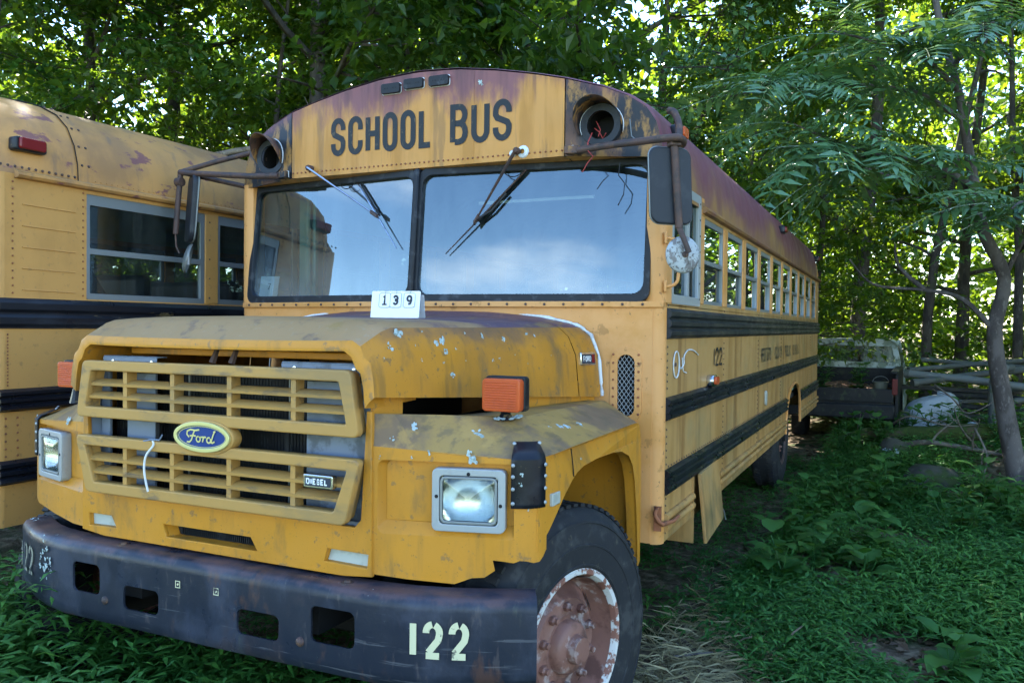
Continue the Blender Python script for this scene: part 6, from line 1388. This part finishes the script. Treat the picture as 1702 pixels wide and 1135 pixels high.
# ================================================================== crooked sapling with feathery compound leaves
SU = thing('sapling_tree', 'crooked young tree with feathery compound leaves beside the bus at right', 'tree', (3.28, 6.2, .08))
O = Vector((3.28, 6.2, .08))
trunk = smoothpath([(3.30, 6.2, .02), (3.20, 6.2, .55), (3.12, 6.2, 1.02), (3.06, 6.2, 1.40), (3.05, 6.2, 1.70), (3.12, 6.2, 2.18), (2.92, 6.05, 2.62), (2.83, 6.0, 3.05), (2.75, 6.0, 3.55), (2.66, 6.0, 4.08), (2.50, 6.0, 4.7), (2.35, 5.9, 5.5)], 4)
mb = MB(); nT = len(trunk); mb.tube([p - O for p in trunk], [.105 * (1 - .74 * (i / nT) ** .8) for i in range(nT)], 12)
brs = [[(3.11, 6.2, 2.15), (3.30, 6.2, 2.62), (3.5, 6.1, 3.2), (3.7, 6.0, 3.9)],
       [(2.80, 6.0, 3.10), (2.45, 5.7, 3.28), (1.95, 5.3, 3.35), (1.55, 5.0, 3.45), (1.2, 4.8, 3.60)],
       [(2.72, 6.0, 3.75), (2.3, 5.7, 4.0), (1.7, 5.3, 4.05), (1.15, 4.9, 3.98), (.75, 4.7, 3.92)],
       [(2.66, 6.0, 4.08), (2.35, 5.6, 4.3), (2.0, 5.3, 4.4), (1.5, 5.1, 4.55)],
       [(2.83, 6.0, 3.0), (2.6, 6.3, 3.25), (2.2, 6.6, 3.3), (1.7, 6.7, 3.5)],
       [(3.3, 6.2, 2.62), (3.25, 5.6, 2.78), (3.15, 5.2, 2.80), (3.05, 5.0, 2.72)],
       [(2.6, 6.0, 4.3), (2.8, 5.6, 4.5), (2.9, 5.2, 4.45), (2.75, 4.9, 4.35)],
       [(1.95, 5.3, 3.35), (1.75, 5.0, 3.30), (1.45, 4.8, 3.42)],
       [(3.05, 6.2, 1.62), (2.75, 6.1, 1.95), (2.4, 6.1, 2.05), (1.9, 6.2, 2.12), (1.65, 6.2, 2.4)],
       [(2.4, 6.1, 2.05), (2.15, 6.2, 2.3), (2.1, 6.2, 2.55)]]
for b in brs:
    P = smoothpath(b, 5); mb.tube([p - O for p in P], [.030 * (1 - .75 * i / len(P)) for i in range(len(P))], 6)
mb.build('trunk', M['barkmid'], SU, smooth=60)
fr_p = []; fr_d = []; fr_n = []; fr_l = []; fr_w = []; rach = MB(); rn = np.random.default_rng(21)
def frond(p, d, ln, pairs=9, sag=.35):
    p = Vector(p); d = Vector(d).normalized(); side = d.cross(Vector((0, 0, 1))).normalized(); R_ = []
    roll = rn.uniform(-.5, .5); side = (side * math.cos(roll) + Vector((0, 0, 1)) * math.sin(roll)).normalized()
    for i in range(pairs * 2 + 2):
        t = i / (pairs * 2 + 1); R_.append(p + d * ln * t - Vector((0, 0, 1)) * sag * ln * t * t)
    rach.tube([q - O for q in R_[::3]] + [R_[-1] - O], .004, 3, cap=False)
    for i in range(pairs):
        q = R_[2 + 2 * i]; tg = (R_[3 + 2 * i] - R_[1 + 2 * i]).normalized(); k = math.sin(math.pi * (.18 + .74 * i / pairs)) ** .6; nrm = side.cross(tg).normalized()
        if nrm.z < 0: nrm = -nrm
        for sg in (-1, 1):
            fr_p.append(q - O); fr_d.append(side * sg + tg * .42 - Vector((0, 0, .10)) + Vector(rn.normal(0, .09, 3))); fr_n.append(nrm + Vector(rn.normal(0, .12, 3))); fr_l.append(ln * .235 * k * rn.uniform(.9, 1.1)); fr_w.append(ln * .062 * k)
    fr_p.append(R_[-1] - O); fr_d.append(tg); fr_n.append(nrm); fr_l.append(ln * .15); fr_w.append(ln * .05)
for b, cnt in zip(brs, (10, 30, 38, 22, 8, 16, 14, 12, 0, 0)):
    P = smoothpath(b, 6)
    for i in range(cnt):
        q = P[int(len(P) * (.35 + .65 * (i + .5) / cnt)) - 1] if cnt else None
        a = rn.uniform(0, 2 * math.pi); frond(q, (math.cos(a), math.sin(a) * .8 - .35, rn.uniform(-.25, .45)), rn.uniform(.7, 1.2), int(rn.integers(10, 13)), rn.uniform(.15, .55))
for i in range(8):
    q = trunk[int(nT * rn.uniform(.72, .99))]; a = rn.uniform(0, 2 * math.pi); frond(q, (math.cos(a), math.sin(a), rn.uniform(-.1, .6)), rn.uniform(.6, 1.0), 10, .4)
V, F = leaves(np.array([tuple(v) for v in fr_p]), np.array([tuple(v) for v in fr_d]), np.array([tuple(v) for v in fr_n]), np.array(fr_l), np.array(fr_w), .12, .10)
mkobj('crown', np_mesh('crown', V, F, M['sumac'], False, np.repeat(rn.uniform(0, 1, len(fr_p)), 5)), SU)
rach.build('leaf_stalks', M['sumac'], SU, smooth=60)
# a lobed-leaf branch reaching in at the upper left, feathery branch over the bus roof
def spray_tree(name, label, base, P, sizes, n, seed, mat, cat='tree', spread=.5):
    t = thing(name, label, cat, base); rn = np.random.default_rng(seed); B = Vector(base); mb = MB(); tw = []
    Q = smoothpath(P, 6); mb.tube([q - B for q in Q], [.07 * (1 - .85 * i / len(Q)) for i in range(len(Q))], 8)
    rg = random.Random(seed)
    for i in range(5, len(Q), 1):
        a = rg.uniform(0, 6.28); S, r_ = limb(Q[i], (math.cos(a), math.sin(a), rg.uniform(-.1, .5)), rg.uniform(.5, 1.3) * spread * 2, .014, 5, rg, 0, .25); mb.tube([s - B for s in S], r_, 4, cap=False); tw += S[1:]
    mb.build('trunk', M['bark'], t, smooth=60)
    T_ = np.array([tuple(s - B) for s in tw]); pos = T_[rn.integers(0, len(T_), n)] + rn.normal(0, .10, (n, 3)); d = rn.normal(0, 1, (n, 3)) * np.array([1, 1, .35]) - np.array([0, 0, .2])
    ln = rn.uniform(*sizes, n); V, F = leaves(pos, d, unit(rn.normal(0, .35, (n, 3)) + np.array([0, 0, 1.])), ln, ln * rn.uniform(.62, .85, n), .2, .08)
    mkobj('crown', np_mesh('crown', V, F, mat, False, np.repeat(np.clip(rn.normal(.5, .25, n), 0, 1), 5)), t); return t
spray_tree('maple_tree', 'broad-leaved young tree leaning in over the roof of the left bus', (-8.7, 4.3, 0), [(-8.7, 4.3, -.1), (-8.75, 4.35, 2.5), (-8.75, 4.4, 4.2), (-8.6, 4.5, 4.8), (-8.1, 4.5, 5.35), (-7.6, 4.4, 5.9), (-6.9, 4.2, 6.3)], (.09, .17), 2300, 61, M['weed'], spread=.75)
spray_tree('bushy_sapling', 'bushy sapling with broad pale leaves behind the top of the header', (-3.9, 7.0, 0), [(-3.9, 7.0, -.1), (-3.8, 7.0, 2.0), (-3.6, 6.9, 3.4), (-3.2, 6.7, 4.3), (-2.6, 6.4, 4.9)], (.06, .11), 3000, 62, M['sumac'], spread=.7)
spray_tree('bushy_sapling', 'leafy sapling behind the roof just left of the right header lamp', (-.9, 8.0, 0), [(-.9, 8.0, -.1), (-.8, 8.0, 2.0), (-.6, 7.8, 3.6), (-.2, 7.4, 4.5), (.3, 7.0, 5.0)], (.06, .12), 2400, 63, M['sumac'], spread=.8)
# bare dead limbs
for i, (P, lab) in enumerate([(((-9.8, 5.8, 5.1), (-8.9, 5.9, 5.45), (-8.3, 6.0, 5.8), (-7.9, 6.1, 6.3)), 'bare diagonal limb among the leaves above the left bus roof'), (((-7.4, 4.8, 3.6), (-6.2, 4.9, 3.9), (-5.0, 5.0, 3.95), (-3.8, 5.2, 3.9)), 'bare grey limb reaching towards the left header lamp'), (((1.0, 9.6, 2.0), (1.1, 9.4, 3.0), (1.15, 9.0, 3.7), (1.2, 8.8, 4.3)), 'bare upright limb behind the rear end of the bus')]):
    t = thing('bare_limb', lab, 'branch', P[0]); mb = MB(); Q = smoothpath(P, 5); mb.tube([q - Vector(P[0]) for q in Q], [.055 * (1 - .7 * j / len(Q)) for j in range(len(Q))], 7); rg = random.Random(i)
    for j in range(4, len(Q), 4):
        S, r_ = limb(Q[j] - Vector(P[0]), (rg.uniform(-1, 1), rg.uniform(-1, 1), .4), .7, .016, 4, rg, 0, .3); mb.tube(S, r_, 4)
    mb.build('wood', M['barkpale'] if i < 2 else M['bark'], t, smooth=60)

# ================================================================== low growth
def blocked(x, y):   # no plants inside the tyres or where the worn track runs
    return ((np.abs(np.abs(x) - 1.05) < .20) & (np.abs(y + .865) < .52)) | ((np.abs(x + 2.97) < 1.0) & (y > -.9))
rn = np.random.default_rng(5)
def scatter(n, xr, yr): return rn.uniform(*xr, n), rn.uniform(*yr, n)
def bare(x, y):  # worn soil beside the front wheel and some dark bare spots
    a = np.exp(-(((x - 1.30) / .34) ** 2 + ((y - .15) / .95) ** 2)) * 1.25
    b = np.exp(-(((x - 2.55) / .30) ** 2 + ((y - .35) / .28) ** 2)); c_ = np.exp(-(((x - 3.1) / .55) ** 2 + ((y - 5.9) / .5) ** 2)); e = np.exp(-(((x - 1.35) / .25) ** 2 + ((y - 3.6) / 1.0) ** 2)) * .7
    return np.clip(a + b + c_ + e, 0, 1)
parts_V = []; parts_F = []; tints = []; off = 0
for n, xr, yr, lnr, ht in ((13000, (1.25, 3.6), (-.9, 2.6), (.06, .12), .12), (14000, (1.3, 5.0), (2.2, 6.6), (.07, .13), .14), (9000, (1.3, 7.0), (6.0, 12.5), (.09, .15), .18), (10000, (-2.1, 1.3), (-2.4, -1.0), (.07, .13), .30), (2600, (-1.75, -.55), (-1.75, -1.22), (.08, .15), .42), (4500, (-1.2, 1.2), (-1.2, 7), (.05, .1), .08), (4000, (-6, -1.6), (-4, 1.0), (.06, .12), .12), (5000, (1.0, 4), (-4, -.8), (.05, .1), .06)):
    x, y = scatter(n, xr, yr); keep = (~blocked(x, y)) & (rn.uniform(0, 1, n) > bare(x, y)) & (np.sin(x * 3.1 + 1.2 * np.sin(y * 2.3)) * np.sin(y * 2.7 + x) > -.75 + .5 * rn.uniform(0, 1, n)); x = x[keep]; y = y[keep]; k = len(x)
    # each stem: four blades at rising heights
    a = rn.uniform(0, 2 * np.pi, k); lean = rn.uniform(0, .5, k); hh = ht * rn.uniform(.5, 1.3, k) * (.6 + .8 * (np.sin(x * 1.9) * np.cos(y * 1.5) + 1) / 2)
    bz_ = hgt(x, y); tn = np.clip(rn.normal(.45, .22, k) + .25 * np.sin(x * 2.1 + y * 1.4), 0, 1)
    for q in range(4):
        f = (q + 1) / 4; px_ = x + np.cos(a) * lean * hh * f; py_ = y + np.sin(a) * lean * hh * f; aa = a + q * 2.6 + rn.uniform(-.5, .5, k)
        d = np.stack([np.cos(aa), np.sin(aa), rn.uniform(-.05, .75, k)], 1); ln = rn.uniform(*lnr, k) * (1.1 - .25 * f)
        V, F = leaves(np.stack([px_, py_, bz_ + hh * f], 1), d, np.tile(np.array([0, 0, 1.]), (k, 1)) + rn.normal(0, .2, (k, 3)), ln, ln * rn.uniform(.16, .24, k), .35, .12)
        parts_V.append(V); parts_F.append(F + off); off += len(V); tints.append(np.repeat(np.clip(tn + rn.uniform(-.15, .15, k), 0, 1), 5))
gr = mkobj('stiltgrass', np_mesh('stiltgrass', np.concatenate(parts_V), np.concatenate(parts_F), M['grass'], False, np.concatenate(tints))); tag(gr, 'dense low grass with lance-shaped leaves round the buses', 'grass', kind='stuff')
# dry grass on the worn soil
n = 4200; x = rn.normal(1.36, .28, n); y = rn.normal(.0, .75, n); ok = ~blocked(x, y) & (x > 1.0); x = x[ok]; y = y[ok]; k = len(x); a = rn.uniform(0, 6.28, k); ln = rn.uniform(.06, .24, k)
V, F = leaves(np.stack([x, y, hgt(x, y) + rn.uniform(0, .015, k)], 1), np.stack([np.cos(a), np.sin(a), rn.uniform(.02, .9, k) ** 2], 1), np.tile(np.array([0, 0, 1.]), (k, 1)), ln, np.full(k, .0035), .25, .1)
dg = mkobj('dry_grass', np_mesh('dry_grass', V, F, M['straw'], False, np.repeat(rn.uniform(0, 1, k), 5))); tag(dg, 'dry straw-coloured grass on the worn soil beside the front wheel', 'dry grass', kind='stuff')
n = 9000; x = rn.uniform(1.0, 6, n); y = rn.uniform(-1, 12, n); a = rn.uniform(0, 6.28, n); ln = rn.uniform(.03, .09, n)
V, F = flatleaves(np.stack([x, y, hgt(x, y) + .012], 1), np.stack([np.cos(a), np.sin(a), rn.uniform(-.1, .3, n)], 1), unit(rn.normal(0, .35, (n, 3)) + np.array([0, 0, 1.])), ln, ln * .6)
dl = mkobj('fallen_leaves', np_mesh('fallen_leaves', V, F, leafmat('fallen_leaf', (.06, .035, .022), (.20, .13, .075), (.08, .05, .03), (.2, .12, .06), .15, .3, .6), False, np.repeat(rn.uniform(0, 1, n), 4))); tag(dl, 'brown fallen leaves lying on the soil', 'leaves', kind='stuff')
# ---------------- broad-leaved plants, each its own thing
def make_weed(seed, stems, h, lf, n):
    rn = np.random.default_rng(seed); rg = random.Random(seed); mb = MB(); ps = []; ds = []
    for i in range(stems):
        a = rg.uniform(0, 6.28); P, r_ = limb((rg.uniform(-.04, .04), rg.uniform(-.04, .04), -.02), (math.cos(a) * .35, math.sin(a) * .35, 1), h * rg.uniform(.65, 1.1), .006, 5, rg, .2, .16); mb.tube(P, r_, 5)
        for j in range(n):
            k = 1 + int((j / n) * 4.99); aa = a + j * 2.4; ps.append(tuple(P[k])); ds.append((math.cos(aa), math.sin(aa), rg.uniform(.0, .6)))
    ps = np.array(ps); ds = np.array(ds); k = len(ps); ln = lf * rn.uniform(.6, 1.15, k); V = []
    # ovate leaf, nine verts with a midrib
    d = unit(ds); s = unit(np.cross(d, np.array([0, 0, 1.]))); u = np.cross(s, d); st = ps + d * ln[:, None] * .18; prof = [(0, 0, 0), (.22, .36, .02), (.5, .42, .02), (.78, .24, -.07), (1, 0, -.22)]
    rows = []
    for t, w, dz in prof:
        cpt = st + d * ln[:, None] * t + u * ln[:, None] * dz
        for sg in ((0,) if w == 0 else (1, 0, -1)): rows.append(cpt + s * ln[:, None] * w * sg * .85 + (u * ln[:, None] * .06 if sg else 0))
    V = np.stack(rows, 1); o = (np.arange(k) * 11)[:, None]
    q = [(0, 2, 1, 1), (0, 3, 2, 2)]
    quads = np.array([[1, 2, 5, 4], [2, 3, 6, 5], [4, 5, 8, 7], [5, 6, 9, 8]]); tris = np.array([[0, 2, 1], [0, 3, 2], [7, 8, 10], [8, 9, 10]])
    Fq = (o[:, :, None] + quads[None]).reshape(-1, 4); Ft = (o[:, :, None] + tris[None]).reshape(-1, 3)
    me = bpy.data.meshes.new('weed_leaves'); me.from_pydata(V.reshape(-1, 3).tolist(), [], Fq.tolist() + Ft.tolist()); finish(me, M['weed'], 179)
    a = me.attributes.new('tint', 'FLOAT', 'POINT'); a.data.foreach_set('value', np.repeat(rn.uniform(0, 1, k), 11).astype(np.float32))
    return mb.mesh('weed_stem', M['weed'], 60), me
WK = [make_weed(31, 6, .58, .19, 9), make_weed(32, 4, .40, .16, 8), make_weed(33, 7, .44, .12, 10), make_weed(34, 3, .32, .18, 6)]
weeds = [(0, 1.72, 3.95, .9, 'tall broad-leaved weed in front of the rear wheel'), (0, 1.98, 4.25, 1.0, 'dark broad-leaved weed right of the rear wheel'), (0, 1.52, 3.4, .85, 'broad-leaved weed under the bus skirt near the rear wheel'), (1, 1.42, 2.85, .9, 'small weed below the hanging box door'), (1, 2.02, 2.65, 1.1, 'bright broad-leaved weed in the middle of the grass'), (3, 1.96, 2.0, 1.0, 'low weed with one upright pale leaf in the grass'), (3, 1.52, 1.75, 1.1, 'low large-leaved weed beside the worn soil'), (1, 1.66, 2.35, .9, 'weed left of the bright broad-leaved one'), (0, 2.82, 4.55, .8, 'broad-leaved weed at the foot of the crooked sapling'), (1, 3.02, 4.3, 1.0, 'weed at the right edge below the sapling'), (2, 2.60, 3.45, 1.0, 'bushy small-leaved weed right of the middle grass'), (2, 3.05, 3.55, 1.0, 'bushy weed at the right edge of the grass'), (1, 2.35, 4.75, .9, 'weed in front of the mossy rocks'), (2, 2.1, 5.4, .9, 'bushy weed left of the lichen-covered rock'), (3, 2.42, .75, .8, 'tiny weed beside the bare soil at lower right'), (1, 3.0, 2.6, .8, 'weed near the right edge in the near grass'), (2, 2.0, 7.3, 1.2, 'feathery weed in front of the pickup'), (2, 2.6, 8.0, 1.2, 'bright weed in front of the plastic tub'), (2, 1.6, 6.8, 1.1, 'weed beside the rear corner of the bus'), (0, 3.6, 8.4, 1.0, 'weed in front of the scrap heap'), (2, 3.3, 7.6, 1.1, 'weed behind the mossy log'),
 (2, 2.25, 8.8, 1.2, 'weed standing beside the pickup tail light'), (0, 2.95, 9.0, 1.0, 'weed hiding the right end of the tub'), (2, 3.6, 9.1, 1.3, 'bushy weed in front of the bent pipe'), (2, 1.55, 8.5, 1.2, 'weed in front of the pickup tailgate'),
 (1, -1.28, -1.62, 1.0, 'broad-leaved weed under the left end of the bumper'), (1, -1.0, -1.72, .8, 'weed in front of the bumper holes at left'), (3, -.55, -1.78, 1.0, 'low weed below the middle of the bumper'), (2, -1.55, -1.35, .9, 'weed between the two buses'), (3, -.15, -1.75, .9, 'low weed below the bumper centre'), (1, -1.75, -1.0, .9, 'weed at the rear corner of the left bus')]
for i, (k, x, y, sc, lab) in enumerate(weeds):
    t = thing('broadleaf_weed', lab, 'plant', (x, y, float(hgt(np.array(x), np.array(y)))), i * 1.9, 'broad-leaved weeds in the grass'); t.scale = (sc * (1.0 if i > 2 else .9),) * 3
    mkobj('stem', WK[k][0], t); mkobj('foliage', WK[k][1], t)
for i, (x, y, lab) in enumerate([(1.12, 9.5, 'leafy seedling growing in the left of the pickup bed'), (1.62, 9.6, 'leafy seedling growing in the middle of the pickup bed')]):
    t = thing('seedling', lab, 'plant', (x, y, .72), i * 2.0, 'seedlings in the pickup bed'); mkobj('stem', WK[2][0], t); mkobj('foliage', WK[2][1], t)
# blue dayflower at the lower left
t = thing('blue_flower', 'single small blue flower in the grass at the lower left corner', 'flower', (-1.0, -1.5, .02)); mb = MB(); mb.tube([(0, 0, 0), (.01, 0, .12), (.0, -.01, .17)], .0025, 5); mb.build('stem', M['weed'], t)
for s in (-1, 1):
    mb = MB(); mb.grid([[(s * (.002 + .013 * a), -.01 - .004 * b, .17 + .014 * b * (1 - .4 * a)) for b in (0, .5, 1)] for a in (0, .5, 1)]); mb.build('petal', paint('blue_petal', (.06, .08, .45), .6), t)
# ================================================================== logs, sticks and rocks at right
M['moss'] = paint('mossy_wood', (.035, .055, .012), .95, [((.075, .055, .035), 7, (1, 1, 1), .5, .68, .85), ((.06, .09, .015), 16, (1, 1, 1), .52, .7, .7)], bump=.9, bscale=40)
M['rock'] = paint('mossy_rock', (.055, .055, .042), .95, [((.035, .055, .014), 5, (1, 1, 1), .45, .62, .9), ((.04, .04, .035), 12, (1, 1, 1), .55, .7, .7)], bump=.9, bscale=30)
lg = thing('mossy_log', 'moss-covered log lying across behind the rocks at right', 'log', (1.75, 7.6, .30)); mb = MB(); mb.tube(smoothpath([(0, 0, .0), (.6, .0, .06), (1.3, .1, .13), (2.2, .15, .20)]), [.10 + .01 * math.sin(i * 1.3) for i in range(19)], 10); mb.build('trunk', M['moss'], lg, smooth=60)
for i, (P, r, lab) in enumerate([(((2.25, 6.7, .35), (2.5, 6.6, .40), (2.9, 6.55, .36), (3.3, 6.5, .30)), .035, 'grey dead branch lying in front of the mossy log'), (((2.9, 6.4, .6), (3.0, 6.2, .35), (2.95, 6.0, .15)), .014, 'thin broken stick leaning left of the sapling'), (((2.1, 7.4, .50), (2.3, 7.2, .62), (2.7, 7.3, .52), (3.0, 7.3, .56)), .012, 'thin arched twig above the mossy log'), (((2.6, 8.9, .9), (2.8, 8.7, .75), (3.0, 8.8, .55), (3.35, 8.9, .75)), .014, 'looping bare twig in front of the tub'), (((3.0, 6.9, .3), (2.8, 6.6, .55), (2.7, 6.4, .8)), .012, 'thin twig standing up beside the sapling'), (((1.2, .35, .03), (1.45, .55, .035), (1.62, .62, .04)), .006, 'pale stick lying on the worn soil'), (((1.5, 7.9, .25), (1.7, 7.7, .35), (1.9, 7.9, .28), (2.2, 7.8, .34)), .012, 'bare twig near the rear corner of the bus')]):
    t = thing('dead_branch' if r > .02 else 'stick', lab, 'branch' if r > .02 else 'stick', P[0]); Q = smoothpath(P, 5); mb = MB(); mb.tube([q - Vector(P[0]) for q in Q], [r * (1 - .6 * j / len(Q)) for j in range(len(Q))], 7); rg = random.Random(i + 5)
    for j in range(5, len(Q), 5):
        S, r_ = limb(Q[j] - Vector(P[0]), (rg.uniform(-1, 1), rg.uniform(-1, .4), .5), .3 * (r / .014) ** .4, r * .4, 4, rg, 0, .3); mb.tube(S, r_, 4)
    mb.build('wood', M['deadwood'], t, smooth=60)
def rock(name, label, c, sz, seed, extra=None):
    t = thing(name, label, 'rock', c); rn = np.random.default_rng(seed); bm = bmesh.new(); bmesh.ops.create_icosphere(bm, subdivisions=3, radius=1)
    ph = rn.uniform(0, 6, 9)
    for v in bm.verts:
        p = v.co; k = 1 + .16 * math.sin(2.3 * p.x + ph[0]) * math.sin(2.1 * p.y + ph[1]) + .12 * math.sin(3.7 * p.z + ph[2] + p.x * 2) + .06 * math.sin(7 * p.x + ph[3]) * math.sin(6 * p.y + ph[4]); v.co = Vector((p.x * sz[0], p.y * sz[1], max(-.4, p.z) * sz[2])) * k
    me = bpy.data.meshes.new('rock'); bm.to_mesh(me); bm.free(); finish(me, M['rock'], 60); mkobj('stone', me, t)
    if extra:
        mb = MB(); rg = random.Random(seed)
        for i in range(14):
            d = Vector((rg.uniform(-.6, .3), -1, rg.uniform(-.1, .7))).normalized(); lichen_spot(mb, (d.x * sz[0] * 1.02, d.y * sz[1] * 1.05, d.z * sz[2] * 1.0), d, rg.uniform(.012, .035), i)
        tag(mb.build('lichen', M['lichen'], t, smooth=60), kind='stuff')
    return t
rock('rock', 'rock with pale lichen patches behind the near weeds at right', (2.12, 6.6, .22), (.20, .16, .17), 2, True)
rock('rock', 'low mossy boulder in front of the lichen-spotted rock', (2.42, 5.75, .08), (.30, .24, .17), 3)
rock('rock', 'small dark rock between the boulder and the sapling', (2.75, 6.0, .08), (.18, .16, .12), 4)
rock('pale_stone', 'small white stone lying in front of the scrap heap', (3.02, 8.3, .42), (.07, .06, .07), 6)
bpy.data.objects['pale_stone'].children[0].data.materials[0] = M['tubw']
